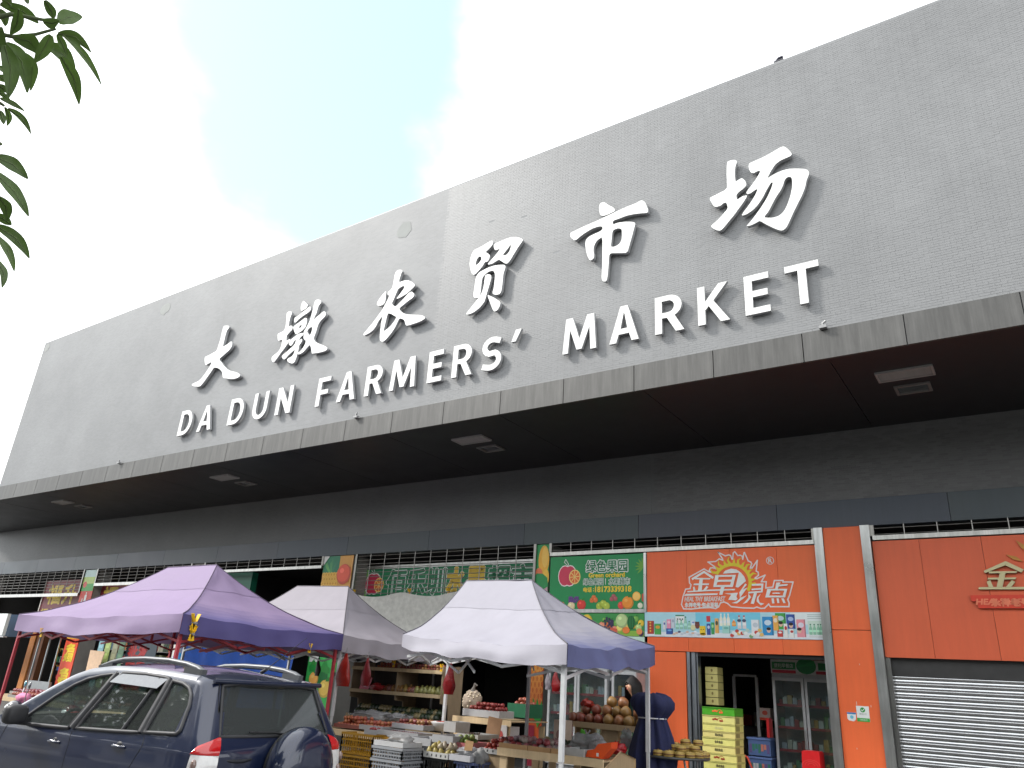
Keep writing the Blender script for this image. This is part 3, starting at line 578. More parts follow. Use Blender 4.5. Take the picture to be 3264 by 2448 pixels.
def wshare(me, name, m, T, loc):
    o = link(name, me, m, T)
    o.location = Vector(loc) - T.location
    return o

D, F = 13.5, 10.24            # shop front plane and upper facade plane
SW = 0.15                     # pavement height

# ------------------------------------------------------------------ ground
b = MB(); b.add([(-300, -300, 0), (300, -300, 0), (300, 300, 0), (-300, 300, 0)], [(0, 1, 2, 3)], (0.12, 0.12, 0.12))
tag(b.build('road', 'asphalt'), kind='structure')
b = MB(); b.box(-80, 40, 7.12, 13.4, 0.004, SW, (0.10, 0.097, 0.093))
pav = tag(b.build('pavement', 'paving'), kind='structure')
b = MB()
x = -40.0
while x < 10:
    b.box(x, x + 0.985, 6.98, 7.115, 0.004, SW + 0.006, (0.27, 0.265, 0.255)); x += 1.0
tag(b.build('kerb', 'paving', kind='structure'))

# ------------------------------------------------------------------ the market building
BL = thing('market_building', 'long grey tiled market hall with an overhanging white lettered facade', 'building', (-12, 13.5, 0))
XL, XR = -27.1, 9.0
ZB0, ZB1, ZT = 6.146, 6.60, 11.69          # fascia bottom, fascia top, parapet
GX = -9.2                                   # tiles are separate pieces to the right of this, texture beyond it
TW, TH = 0.132, 0.0375
b = MB(); b.box(XL, GX, F, F + 0.2, ZB1 + 0.003, ZT, (0.3, 0.3, 0.3)); wp(b, 'facade_wall', 'farbrick', BL)
b = MB(); b.box(GX, XR, F + 0.001, F + 0.2, ZB1 + 0.003, ZT, (0.238, 0.243, 0.248)); wp(b, 'mortar_bed', 'render', BL)
# the left end wall turns back at an obtuse corner, and the overhang follows it
b = MB(); b.prism([(XL, F + 0.19), (XL + 0.02, D + 6), (-48, D + 6), (-48, 18.6)], [], lambda a, c, d: (a, c, ZB0 + 0.02 + d), ZT - ZB0 - 0.03, (0.3, 0.3, 0.3)); wp(b, 'end_wall', 'farbrick', BL)
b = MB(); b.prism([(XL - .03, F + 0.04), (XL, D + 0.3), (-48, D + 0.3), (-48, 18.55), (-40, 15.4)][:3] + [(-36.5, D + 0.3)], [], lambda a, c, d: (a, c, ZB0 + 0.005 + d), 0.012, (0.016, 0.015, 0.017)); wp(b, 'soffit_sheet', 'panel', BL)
b = MB(); b.box(XL, XR, F + 0.2, 30, ZB0 + 0.25, ZT - 0.05, (0.25, 0.25, 0.25)); wp(b, 'upper_block', 'render', BL)
b = MB(); b.box(XL - 0.01, XR, F + 0.004, F + 0.35, ZT + 0.002, ZT + 0.012, (0.30, 0.305, 0.31)); wp(b, 'coping', 'metal', BL)

def tile_box(mb, x, z, y, w, h, c, t=0.0006):
    g = 0.0019
    x0, x1, z0, z1 = x + g, x + w - g, z + g, z + h - g
    mb.add([(x0, y - t, z0), (x1, y - t, z0), (x1, y - t, z1), (x0, y - t, z1), (x0, y + 0.002, z0), (x1, y + 0.002, z0), (x1, y + 0.002, z1), (x0, y + 0.002, z1)],
           [(0, 1, 2, 3), (0, 4, 5, 1), (1, 5, 6, 2), (2, 6, 7, 3), (3, 7, 4, 0)], c)

rt = random.Random(11)
field, near = MB(), []
nrow = int((ZT - ZB1 - 0.006) / TH)
for r in range(nrow):
    z = ZB1 + 0.006 + r * TH
    x = GX + 0.002 - (TW / 2 if r % 2 else 0)
    while x < 1.3:
        if x >= GX - 0.07:
            near.append((x, z))
        x += TW
near.sort(key=lambda p: (p[0] + 0.35) ** 2 + 2 * (p[1] - 6.9) ** 2)
tone = lambda: 0.222 * (1 + rt.uniform(-0.022, 0.022))
single = near[:300]
for x, z in near[300:]:
    if rt.random() < 0.0012:
        continue                          # a few have come off
    t = tone(); tile_box(field, x, z, F + rt.uniform(-0.0008, 0.0008), TW, TH, (t, t * 1.018, t * 1.035))
b = MB(); b.box(1.3, XR, F - 0.003, F + 0.003, ZB1 + 0.003, ZT - 0.03, (0.29, 0.295, 0.3)); wp(b, 'tile_field_far', 'farbrick', BL)
wp(field, 'tile_field', 'tile', BL, kind='stuff')
tms = []
for i in range(5):
    t = 0.222 * (0.975 + 0.0125 * i); q = MB(); tile_box(q, 0, 0, 0, TW, TH, (t, t * 1.018, t * 1.035)); tms.append(q.mesh('tile'))
for x, z in single:
    wshare(tms[rt.randrange(5)], 'tile', 'tile', BL, (x, F + rt.uniform(-0.0008, 0.0008), z))
# render patches where tiles were made good
b = MB()
for (x0, z0, w, h) in ((-10.75, 10.75, 0.55, 0.5), (-20.1, 11.05, 0.62, 0.42), (-27.05, 11.3, 0.4, 0.35)):
    pts = [(x0 + w * 0.5 * (1 + math.cos(a) * (0.8 + 0.3 * noise.noise((a * 2, x0, 0)))), z0 + h * 0.5 * (1 + math.sin(a) * (0.85 + 0.3 * noise.noise((a * 2, x0, 5))))) for a in [i * math.pi / 8 for i in range(16)]]
    b = MB(); b.prism(pts, [], FRONT(F - 0.005), 0.0045, (0.30, 0.31, 0.30)); wp(b, 'repair_patch', 'render', BL)
# metal fascia, one panel after another
x = -27.1 - 0.04
fp = MB(); fp.box(0.006, 1.304, 0, 0.05, 0, ZB1 - ZB0 - 0.004, (0.19, 0.185, 0.18)); fpm = fp.mesh('fascia_panel')
for i in range(28):
    t = 1 + rt.uniform(-0.12, 0.12)
    q = MB(); q.box(0.006, 1.304, 0, 0.05, 0, ZB1 - ZB0 - 0.004, (0.10 * t, 0.0985 * t, 0.094 * t))
    o = q.build('fascia_panel', 'fascia', BL)
    o.location = Vector((-27.1 + 0.016 + i * 1.3115 - 0.05, F - 0.022, ZB0 + 0.002)) - BL.location
b = MB(); b.box(XL, XR, F + 0.03, F + 0.2, ZB0 + 0.01, ZB1, (0.04, 0.04, 0.042)); wp(b, 'fascia_backing', 'metal', BL)
# soffit in wide sheets
for i in range(13):
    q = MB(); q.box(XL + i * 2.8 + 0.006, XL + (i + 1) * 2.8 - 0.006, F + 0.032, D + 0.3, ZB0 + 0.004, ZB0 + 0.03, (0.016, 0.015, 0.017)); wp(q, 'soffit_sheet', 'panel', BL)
# lower wall: dark tiles above a belt of coated panels
ZP0, ZP1 = 4.47, 4.93
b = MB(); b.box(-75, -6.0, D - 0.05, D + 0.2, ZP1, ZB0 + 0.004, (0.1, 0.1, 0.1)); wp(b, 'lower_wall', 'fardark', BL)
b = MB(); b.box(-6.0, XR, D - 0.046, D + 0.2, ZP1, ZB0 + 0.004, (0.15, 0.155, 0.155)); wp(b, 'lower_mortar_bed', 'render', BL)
q = MB()
r = 0
z = ZP1 + 0.004
while z < ZB0 - TH:
    x = -6.0 - (TW / 2 if r % 2 else 0) + TW
    while x < 1.2:
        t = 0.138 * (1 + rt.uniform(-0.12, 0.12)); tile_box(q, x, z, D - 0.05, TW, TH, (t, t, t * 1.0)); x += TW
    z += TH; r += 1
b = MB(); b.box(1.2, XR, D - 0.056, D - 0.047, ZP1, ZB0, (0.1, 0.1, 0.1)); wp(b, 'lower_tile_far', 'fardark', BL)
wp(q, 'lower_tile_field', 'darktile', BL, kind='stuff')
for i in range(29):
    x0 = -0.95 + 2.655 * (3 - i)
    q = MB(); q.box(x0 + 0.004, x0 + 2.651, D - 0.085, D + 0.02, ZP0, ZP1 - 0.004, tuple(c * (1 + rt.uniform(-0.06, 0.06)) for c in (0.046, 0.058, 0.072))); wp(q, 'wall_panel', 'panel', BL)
# structure behind the shop fronts: columns, partition walls, back wall, ceiling and floor
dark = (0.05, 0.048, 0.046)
for x0, x1 in ((-2.86, -2.27), (-8.58, -8.30), (-15.0, -14.0), (-20.6, -20.1), (-26.65, -25.95), (3.2, 4.0), (-34.3, -33.7)):
    q = MB(); q.box(x0, x1, D - 0.03, D + 0.5, 0, ZP0, (0.3, 0.29, 0.27)); wp(q, 'column', 'render', BL)
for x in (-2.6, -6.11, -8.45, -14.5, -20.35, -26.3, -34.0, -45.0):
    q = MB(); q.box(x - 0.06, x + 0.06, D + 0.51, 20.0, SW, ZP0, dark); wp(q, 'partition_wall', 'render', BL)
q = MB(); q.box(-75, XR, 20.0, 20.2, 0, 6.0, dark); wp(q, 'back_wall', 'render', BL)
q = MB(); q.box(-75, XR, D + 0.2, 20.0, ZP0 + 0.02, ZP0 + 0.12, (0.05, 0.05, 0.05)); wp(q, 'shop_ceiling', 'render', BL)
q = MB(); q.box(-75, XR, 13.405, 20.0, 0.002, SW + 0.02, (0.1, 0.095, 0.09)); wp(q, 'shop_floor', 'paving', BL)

# ------------------------------------------------------------------ lettering on the facade
SG = thing('chinese_sign', 'six large white brush written characters spelling 大墩农贸市场 on the grey tiles', 'sign', (-8, F, 7.9))
def smooth_loop(p):
    out = []
    n = len(p)
    for i in range(n):
        a, b2 = p[i], p[(i + 1) % n]
        out.append((a[0] * .8 + b2[0] * .2, a[1] * .8 + b2[1] * .2))
        out.append((a[0] * .2 + b2[0] * .8, a[1] * .2 + b2[1] * .8))
    return out
for key, polys in BRUSH:
    q = MB()
    for k, (o_, hs) in enumerate(polys):
        q.prism(smooth_loop(o_), [smooth_loop(h) for h in hs], FRONT(F - 0.115 + 0.002 * k), 0.07, WHITE, (0.34, 0.345, 0.35))
    wp(q, 'character', 'letter', SG)
SE = thing('english_sign', 'white capital letters reading DA DUN FARMERS’ MARKET along the fascia', 'sign', (-9, F, 7.0))
def arcp(cx, cz, rx, rz, a0, a1, n=9):
    return [(cx + rx * math.cos(rad(a0 + (a1 - a0) * i / n)), cz + rz * math.sin(rad(a0 + (a1 - a0) * i / n))) for i in range(n + 1)]
def thick(path, w):
    L, R = [], []
    for i, p in enumerate(path):
        a, b2 = Vector(path[max(0, i - 1)]), Vector(path[min(len(path) - 1, i + 1)])
        e = (b2 - a).normalized(); nn = Vector((-e.y, e.x)) * w / 2
        L.append(tuple(Vector(p) + nn)); R.append(tuple(Vector(p) - nn))
    return L + R[::-1]
def glyph(ch, w, h, s):
    t = s * 0.88
    if ch == 'D':
        return [([(0, 0), (w * .42, 0)] + arcp(w * .42, h / 2, w * .58, h / 2, -90, 90, 14) + [(w * .42, h), (0, h)],
                 [[(s, t), (w * .42, t)] + arcp(w * .42, h / 2, w * .58 - s, h / 2 - t, -90, 90, 12) + [(s, h - t)]])]
    if ch == 'A':
        c = w / 2; k = s * 1.06
        return [([(0, 0), (k, 0), (k + w * .085, h * .22), (w - k - w * .085, h * .22), (w - k, 0), (w, 0), (c + s * .56, h), (c - s * .56, h)],
                 [[(k + w * .085 + .06 * w, h * .22 + t * .95), (w - k - w * .085 - .06 * w, h * .22 + t * .95), (c, h * .84)]])]
    if ch == 'U':
        r = w / 2
        return [([(0, h), (0, r)] + arcp(r, r, r, r, 180, 360, 14) + [(w, h), (w - s, h), (w - s, r)] + arcp(r, r, r - s, r - t, 360, 180, 12) + [(s, h)], [])]
    if ch == 'N':
        return [([(0, 0), (s, 0), (s, h * .62), (w - s * 1.12, 0), (w, 0), (w, h), (w - s, h), (w - s, h * .38), (s * 1.12, h), (0, h)], [])]
    if ch == 'F':
        return [([(0, 0), (s, 0), (s, h * .40), (w * .9, h * .40), (w * .9, h * .40 + t), (s, h * .40 + t), (s, h - t), (w, h - t), (w, h), (0, h)], [])]
    if ch == 'E':
        return [([(0, 0), (w, 0), (w, t), (s, t), (s, h * .43), (w * .93, h * .43), (w * .93, h * .43 + t), (s, h * .43 + t), (s, h - t), (w, h - t), (w, h), (0, h)], [])]
    if ch == 'T':
        c = w / 2
        return [([(c - s / 2, 0), (c + s / 2, 0), (c + s / 2, h - t), (w, h - t), (w, h), (0, h), (0, h - t), (c - s / 2, h - t)], [])]
    if ch == 'K':
        return [([(0, 0), (s, 0), (s, h * .36), (s * 1.5, h * .46), (w - s * 1.2, 0), (w, 0), (s * 2.15, h * .58), (w * .97, h), (w * .97 - s * 1.2, h), (s, h * .58), (s, h), (0, h)], [])]
    if ch == 'M':
        return [([(0, 0), (s * .9, 0), (s * 1.15, h * .66), (w / 2 - s * .42, h * .06), (w / 2 + s * .42, h * .06), (w - s * 1.15, h * .66), (w - s * .9, 0), (w, 0), (w - s * .42, h), (w - s * 1.55, h), (w / 2, h * .36), (s * 1.55, h), (s * .42, h)], [])]
    if ch == 'R':
        m = h * .40
        return [([(0, 0), (s, 0), (s, m), (w * .42, m), (w - s * 1.1, 0), (w * 1.02, 0), (w * .70, m * 1.06)] + arcp(w * .5, m + (h - m) / 2, w * .45, (h - m) / 2, -60, 90, 10) + [(w * .5, h), (0, h)],
                 [[(s, m + t * .9), (w * .48, m + t * .9)] + arcp(w * .48, m + (h - m) / 2 + t * .0, w * .45 - s, (h - m) / 2 - t * .9, -90, 90, 9) + [(s, h - t * .9)]])]
    if ch == 'S':
        r = h * .265
        p = [(w * .93, h - t * .95)] + arcp(w * .52, h - t / 2 - r * .82, w * .40, r * .83, 72, 250, 10) + arcp(w * .47, t / 2 + r * .86, w * .43, r * .88, 62, -110, 11) + [(w * .05, t * .85)]
        return [(thick(p, s * .95), [])]
    if ch == '’':
        return [([(0, 0), (w * .45, 0), (w, h), (w * .4, h)], [])]
for ch, x0, x1 in (('D', -17.45, -16.93), ('A', -16.64, -16.08), ('D', -15.43, -14.90), ('U', -14.54, -14.03), ('N', -13.70, -13.19), ('F', -12.37, -11.99),
                   ('A', -11.72, -11.18), ('R', -10.90, -10.42), ('M', -10.20, -9.53), ('E', -9.21, -8.85), ('R', -8.60, -8.13), ('S', -7.90, -7.47), ('’', -7.25, -7.04),
                   ('M', -6.15, -5.50), ('A', -5.25, -4.72), ('R', -4.43, -3.95), ('K', -3.71, -3.21), ('E', -2.97, -2.60), ('T', -2.36, -1.88)):
    q = MB()
    z0, h = (7.02, 0.665) if ch != '’' else (7.49, 0.235)
    for o_, hs in glyph(ch, x1 - x0, h, 0.118):
        q.prism([(x0 + p[0], z0 + p[1]) for p in o_], [[(x0 + p[0], z0 + p[1]) for p in hh] for hh in hs], FRONT(F - 0.10), 0.06, WHITE, (0.34, 0.345, 0.35))
    wp(q, 'letter', 'letter', SE)

# ------------------------------------------------------------------ fittings under and on the overhang
lt = ('far left', 'left middle', 'right middle', 'right')
where = ('above the maroon tea shop signs', 'above the purple tent', 'above the grey tents', 'above the closed roller shutter')
for i, x in enumerate((-24.72, -16.65, -8.82, -1.08)):
    T = thing('louvre_light', 'pale louvred ceiling light in the dark soffit ' + where[i], 'ceiling light', (x, 11.2, ZB0), 'louvred lights along the soffit')
    q = MB(); z = ZB0
    for (a, b2, c, d) in ((-.37, .37, -.18, -.15), (-.37, .37, .15, .18), (-.37, -.34, -.15, .15), (.34, .37, -.15, .15)):
        q.box(x + a, x + b2, 11.2 + c, 11.2 + d, z - 0.03, z + 0.003, (0.42, 0.41, 0.40))
    wp(q, 'frame', 'metal', T)
    q = MB(); q.box(x - .34, x + .34, 11.05, 11.35, z - 0.002, z + 0.002, (0.62, 0.62, 0.6)); wp(q, 'diffuser', 'plastic', T)
    sl = MB()
    sl.box(-.338, .338, -0.004, 0.004, -0.022, -0.003, (0.5, 0.49, 0.47)); sm = sl.mesh('louvre_slat')
    for k in range(7):
        wshare(sm, 'louvre_slat', 'metal', T, (x, 11.09 + k * 0.037, z))
    T = thing('recessed_floodlight', 'small recessed glass floodlight in the dark soffit ' + where[i], 'ceiling light', (x + 0.02, 11.84, ZB0), 'recessed floodlights behind the louvred lights')
    q = MB(); cx = x + 0.02
    for (a, b2, c, d) in ((-.24, .24, -.18, -.14), (-.24, .24, .14, .18), (-.24, -.2, -.14, .14), (.2, .24, -.14, .14)):
        q.box(cx + a, cx + b2, 11.84 + c, 11.84 + d, z - 0.025, z + 0.003, (0.22, 0.21, 0.2))
    wp(q, 'frame', 'metal', T)
    q = MB(); q.add([(cx - .2, 11.7, z - .004), (cx + .2, 11.7, z - .004), (cx + .2, 11.98, z + .0), (cx - .2, 11.98, z + .0)], [(0, 1, 2, 3)], (0.5, 0.5, 0.5)); wp(q, 'reflector', 'chrome', T)
for i, x in enumerate((-19.98, -11.07, -1.91)):
    T = thing('drain_bracket', 'small grey bracket on the fascia edge ' + ('left of the DA DUN letters', 'under the R of FARMERS’', 'under the T of MARKET')[i], 'bracket', (x, F, ZB1), 'small brackets along the fascia edge')
    q = MB(); q.box(x - .05, x + .05, F - .1, F - .024, ZB1 - .012, ZB1 + .03, (0.3, 0.3, 0.3)); wp(q, 'base', 'metal', T)
    q = MB(); q.tube([(x, F - .07, ZB1 + .03), (x, F - .07, ZB1 + .07), (x + .05, F - .09, ZB1 + .085)], .02, (0.4, 0.4, 0.4)); wp(q, 'spout', 'metal', T)
T = thing('roof_camera', 'small dark fitting standing on the parapet edge above the last character', 'fitting', (-2.19, F, ZT + .035))
q = MB(); q.box(-2.27, -2.11, F + .02, F + .1, ZT + .035, ZT + .065, (.05, .05, .06)); wp(q, 'base', 'metal', T)
q = MB(); q.tube([(-2.25, F + .06, ZT + .07), (-2.19, F + .05, ZT + .12), (-2.12, F + .04, ZT + .11)], .025, (.04, .04, .06)); wp(q, 'arm', 'metal', T)

# ------------------------------------------------------------------ rolling grilles over the shop fronts
def grille(x0, x1, zbar, label, zlow=None, barh=0.07, Y=D - 0.06, half=False):
    T = thing('rolling_grille', label, 'grille', ((x0 + x1) / 2, Y, zbar), 'rolling grilles over the shop fronts')
    c = (0.26, 0.25, 0.235)
    if zlow is None:
        q = MB(); q.box(x0, x1, Y - .045, Y + .03, zbar - barh, zbar, (0.5, 0.495, 0.47)); wp(q, 'bottom_bar', 'steel', T)
    lo = zbar if zlow is None else zlow
    zs = [ZP0 - 0.05 - k * 0.1 for k in range(30) if ZP0 - 0.05 - k * 0.1 > lo + 0.02]
    rm = MB(); rm.tube([(x0 + .02, 0, 0), (x1 - .02, 0, 0)], .009, c, 5); rm = rm.mesh('rod')
    for z in zs:
        wshare(rm, 'rod', 'steel', T, (0, Y, z))
    um = MB(); um.tube([(0, -.012, lo), (0, -.012, ZP0 + .01)], .011, c, 5); um = um.mesh('upright')
    n = int(round((x1 - x0) / 0.495))
    for k in range(1, n):
        wshare(um, 'upright', 'steel', T, (x0 + (x1 - x0) * k / n, Y, 0))
    for xx in (x0 + .0, x1 - .0):
        q = MB(); q.box(xx - .03, xx + .03, Y - .03, Y + .03, lo, ZP0, (0.3, 0.29, 0.27)); wp(q, 'guide_rail', 'steel', T)
    return T
grille(-2.10, 3.1, 4.295, 'rolled up steel grille above the closed roller shutter')
grille(-8.24, -3.02, 4.275, 'rolled up steel grille above the green and orange signboards')
grille(-13.85, -8.62, 3.5, 'lowered steel grille in front of the green fruit supermarket sign', zlow=3.48)
grille(-20.0, -15.05, 4.235, 'rolled up steel grille above the dark gap behind the purple tent')
grille(-25.85, -20.65, 4.0, 'half lowered grille above the maroon sign with yellow characters', barh=0.09)
grille(-36.0, -26.72, 3.70, 'low hanging grille over the leftmost maroon sign', barh=0.1)

# ------------------------------------------------------------------ steel strips, orange cladding
OR = (0.86, 0.15, 0.040)
CLAD = thing('orange_shopfront', 'orange panelled breakfast shop front with a dark open doorway', 'shopfront', (-4.5, D, SW))
for x0, x1 in ((-6.09, -5.305), (-5.3, -4.485), (-4.48, -3.665), (-3.66, -3.0)):
    q = MB(); q.box(x0, x1, D - .07, D - .02, 2.425, 4.195, tuple(c * rt.uniform(.96, 1.04) for c in OR)); wp(q, 'cladding_panel', 'orange', CLAD)
q = MB(); q.box(-6.12, -5.36, D - .075, D + .12, SW, 2.41, OR); wp(q, 'side_pier', 'orange', CLAD)
q = MB()
for x0, x1, y0 in ((-5.345, -5.29, D - .06), (-5.27, -5.2, D - .03), (-5.19, -5.165, D + .0)):
    q.box(x0, x1, y0, D + .14, SW, 2.42, (0.42, 0.46, 0.5))
wp(q, 'door_jamb', 'steel', CLAD)
q = MB(); q.box(-5.16, -3.02, D - .02, D + .15, 2.36, 2.42, (.012, .012, .013)); wp(q, 'door_head', 'metal', CLAD)
CO = thing('orange_column', 'orange clad column between two steel strips', 'column', (-2.57, D, SW))
q = MB(); q.box(-2.855, -2.275, D - .12, D - .035, SW, 2.815, OR); wp(q, 'lower_panel', 'orange', CO)
q = MB(); q.box(-2.855, -2.275, D - .12, D - .035, 2.825, ZP0 - .01, tuple(c * .97 for c in OR)); wp(q, 'upper_panel', 'orange', CO)
for x0, x1 in ((-3.0, -2.86), (-2.27, -2.13)):
    q = MB(); q.box(x0, x1, D - .15, D + .05, SW, ZP0 - .004, (.5, .51, .5)); wp(q, 'steel_strip', 'steel', CO)
q = MB()
for x, z, s in ((-2.6, 1.72, .05), (-2.4, 1.7, .03), (-2.5, 2.3, .02), (-2.66, 1.1, .02)):
    q.box(x, x + .008, D - .1225, D - .1195, z, z + s, (.75, .6, .5))
wp(q, 'scuff', 'print', CO)
CL2 = thing('shuttered_shopfront', 'orange panelled shop front above the closed steel shutter', 'shopfront', (-.6, D, SW))
for x0, x1 in ((-2.12, -1.443), (-1.438, -.603), (-.598, .25), (.255, 1.1), (1.105, 1.95), (1.955, 3.1)):
    q = MB(); q.box(x0, x1, D - .07, D - .02, 2.43, 4.21, tuple(c * rt.uniform(.95, 1.03) for c in (0.74, 0.13, 0.047))); wp(q, 'cladding_panel', 'orange', CL2)
RS = thing('roller_shutter', 'closed ribbed steel roller shutter under the orange panels', 'shutter', (0, D, SW))
q = MB(); q.box(-2.1, 3.1, D + .03, D + .2, 2.17, 2.45, (.05, .05, .05)); wp(q, 'housing', 'metal', RS)
q = MB()
q.box(-2.125, -2.06, D - .05, D + .1, SW, 2.425, (.28, .28, .27)); wp(q, 'guide_rail', 'steel', RS)
prof = []
for k in range(7):
    a = math.pi * k / 6
    prof.append((-.026 * math.sin(a), .064 * k / 6))
prof += [(0.004, .068), (0.006, .089)]
sm_ = MB(); sm_.grid([[(-2.06, y, z), (3.1, y, z)] for y, z in prof], (.56, .57, .58), True); sm_ = sm_.mesh('slat')
for k in range(22):
    wshare(sm_, 'slat', 'shutter', RS, (0, D + .06, 2.12 - k * .0905))
q = MB(); q.box(-2.06, 3.1, D + .03, D + .09, SW, .17 + SW, (.4, .4, .4)); wp(q, 'bottom_rail', 'metal', RS)
# ------------------------------------------------------------------ printed signs
GRN, WHT, YEL = srgb(22, 140, 78), (0.8, 0.82, 0.8), srgb(235, 205, 60)
def apple_logo(mb, cx, cz, r, fn, d):
    disc(mb, cx - r * .30, cz, r * .78, r * 1.06, fn, (.85, .8, .78), d)
    disc(mb, cx + r * .30, cz, r * .78, r * 1.06, fn, (.85, .8, .78), d - .0003)
    disc(mb, cx - r * .30, cz, r * .70, r * .96, fn, srgb(205, 55, 85), d - .001)
    disc(mb, cx + r * .30, cz, r * .70, r * .96, fn, srgb(205, 55, 85), d - .0013)
    disc(mb, cx + r * .86, cz - r * .12, r * .66, r * .72, fn, srgb(245, 215, 130), d - .002)
    disc(mb, cx + r * .86, cz - r * .12, r * .56, r * .62, fn, srgb(225, 110, 50), d - .003)
    for k in range(4):
        a = rad(45 * k + 4)
        ribbon(mb, [(cx + r * .86 - r * .5 * math.cos(a), cz - r * .12 - r * .56 * math.sin(a)), (cx + r * .86 + r * .5 * math.cos(a), cz - r * .12 + r * .56 * math.sin(a))], r * .07, fn, srgb(245, 215, 130), d - .004)
    ribbon(mb, [(cx - r * .05, cz + r * .9), (cx + r * .1, cz + r * 1.15), (cx - r * .25, cz + r * 1.65), (cx - r * .4, cz + r * 1.35), (cx - r * .05, cz + r * 1.05)], r * .07, fn, (.7, .75, .7), d)

def leafy(mb, x, z, L, a, fn, c, d, w=.28):
    ca, sa = math.cos(a), math.sin(a)
    P = [(0, 0), (.3, w * .8), (.65, w * .7), (1, 0), (.65, -w * .7), (.3, -w * .8)]
    poly(mb, [(x + L * (p * ca - q * sa), z + L * (p * sa + q * ca)) for p, q in P], fn, c, d)

def fruit_print(mb, x, z, r, c, fn, d, leaf=True, hl=True):
    c2 = tuple(min(1, k * .72) for k in c); c3 = tuple(min(.9, k * 1.25 + .05) for k in c)
    disc(mb, x, z, r, r, fn, c2, d)
    disc(mb, x - r * .08, z + r * .1, r * .86, r * .84, fn, c, d - .0008)
    if hl: disc(mb, x - r * .3, z + r * .35, r * .3, r * .25, fn, c3, d - .0016, 10)
    if leaf:
        leafy(mb, x, z + r * .8, r * .9, rad(35), fn, srgb(40, 130, 50), d - .0016)

# the green orchard board beside the orange panels
T = thing('fruit_shop_sign', 'green sign with a pink apple and the words 绿色果园 Green orchard', 'sign', (-7.2, D, 3.15))
q = MB(); q.box(-8.24, -6.16, D - .06, D - .03, 3.155, 4.185, GRN); wp(q, 'board', 'print', T)
for (a, b2, c, d) in ((-8.24, -6.10, 3.085, 3.15), (-6.155, -6.10, 3.155, 4.19)):
    q = MB(); q.box(a, b2, D - .085, D - .025, c, d, (.66, .66, .64)); wp(q, 'frame', 'steel', T)
fn = FRONT(D - .064)
q = MB()
apple_logo(q, -7.83, 3.80, .20, fn, 0)
text(q, '绿色果园', -7.40, -6.50, 3.855, 4.08, fn, WHT, bold=.020)
text(q, '绿色果园', -7.40, -6.50, 3.855, 4.08, fn, srgb(25, 120, 75), bold=.004, d=-.002)
text(q, 'Green orchard', -7.34, -6.56, 3.755, 3.84, fn, YEL, bold=.005)
text(q, '绿色果园', -7.46, -7.02, 3.61, 3.735, fn, WHT, bold=.010)
text(q, '绿色果园', -7.46, -7.02, 3.61, 3.735, fn, srgb(25, 120, 75), bold=.0008, d=-.002)
rect(q, -6.975, -6.962, 3.61, 3.73, fn, WHT)
text(q, '水果超市', -6.90, -6.45, 3.605, 3.735, fn, WHT, bold=.010)
text(q, '水果超市', -6.90, -6.45, 3.605, 3.735, fn, srgb(25, 120, 75), bold=.0008, d=-.002)
text(q, '电话', -7.455, -7.27, 3.475, 3.565, fn, YEL, bold=.004)
text(q, ':', -7.235, -7.22, 3.49, 3.545, fn, YEL, bold=.003)
text(q, '18173339318', -7.19, -6.42, 3.475, 3.575, fn, YEL, bold=.006)
wp(q, 'lettering', 'print', T)
q = MB()
rp = random.Random(5)
for k in range(9): fruit_print(q, -8.16 + .06 * (k % 5), 3.27 + .035 * (k // 4) - .014 * k, .045, srgb(150, 60, 50) if k < 4 else srgb(200, 130, 70), fn, -.0003 * k, False)
fruit_print(q, -7.72, 3.21, .085, srgb(235, 215, 170), fn, 0, False)
for k in range(12): fruit_print(q, -7.76 + .045 * (k % 5), 3.30 + .035 * (k // 4), .03, srgb(95, 60, 130), fn, -.0003 * k, False)
fruit_print(q, -7.49, 3.235, .10, srgb(215, 60, 50), fn, 0)
for k, (a, c) in enumerate(((-7.26, 3.32), (-7.18, 3.325), (-7.22, 3.37))): fruit_print(q, a, c, .05, srgb(225, 115, 55), fn, -.0004 * k, k == 2)
for k, (a, c) in enumerate(((-7.09, 3.205), (-6.94, 3.205), (-7.01, 3.25))): fruit_print(q, a, c, .075, srgb(175, 195, 70), fn, -.0004 * k, k == 2)
for k, (a, c) in enumerate(((-6.83, 3.34), (-6.75, 3.345), (-6.79, 3.39))): fruit_print(q, a, c, .045, srgb(170, 90, 95), fn, -.0004 * k, k == 2)
fruit_print(q, -6.63, 3.22, .07, srgb(225, 70, 60), fn, 0, False)
fruit_print(q, -6.49, 3.27, .12, srgb(240, 150, 50), fn, -.002)
disc(q, -6.31, 3.385, .085, .085, fn, srgb(245, 180, 70), -.001); disc(q, -6.31, 3.385, .068, .068, fn, srgb(250, 205, 110), -.002)
poly(q, [(-6.20, 3.30), (-6.162, 3.28), (-6.162, 3.44), (-6.2, 3.42)], fn, srgb(205, 80, 60), -.001)
fruit_print(q, -6.235, 3.215, .055, srgb(225, 225, 200), fn, 0, False)
for a in (100, 125, 150, 175, 200, 225): leafy(q, -6.164, 3.93, .2 + .02 * math.sin(a), rad(a), fn, srgb(105, 165, 60), -.001 - a * .00001, .13)
wp(q, 'fruit_picture', 'print', T)

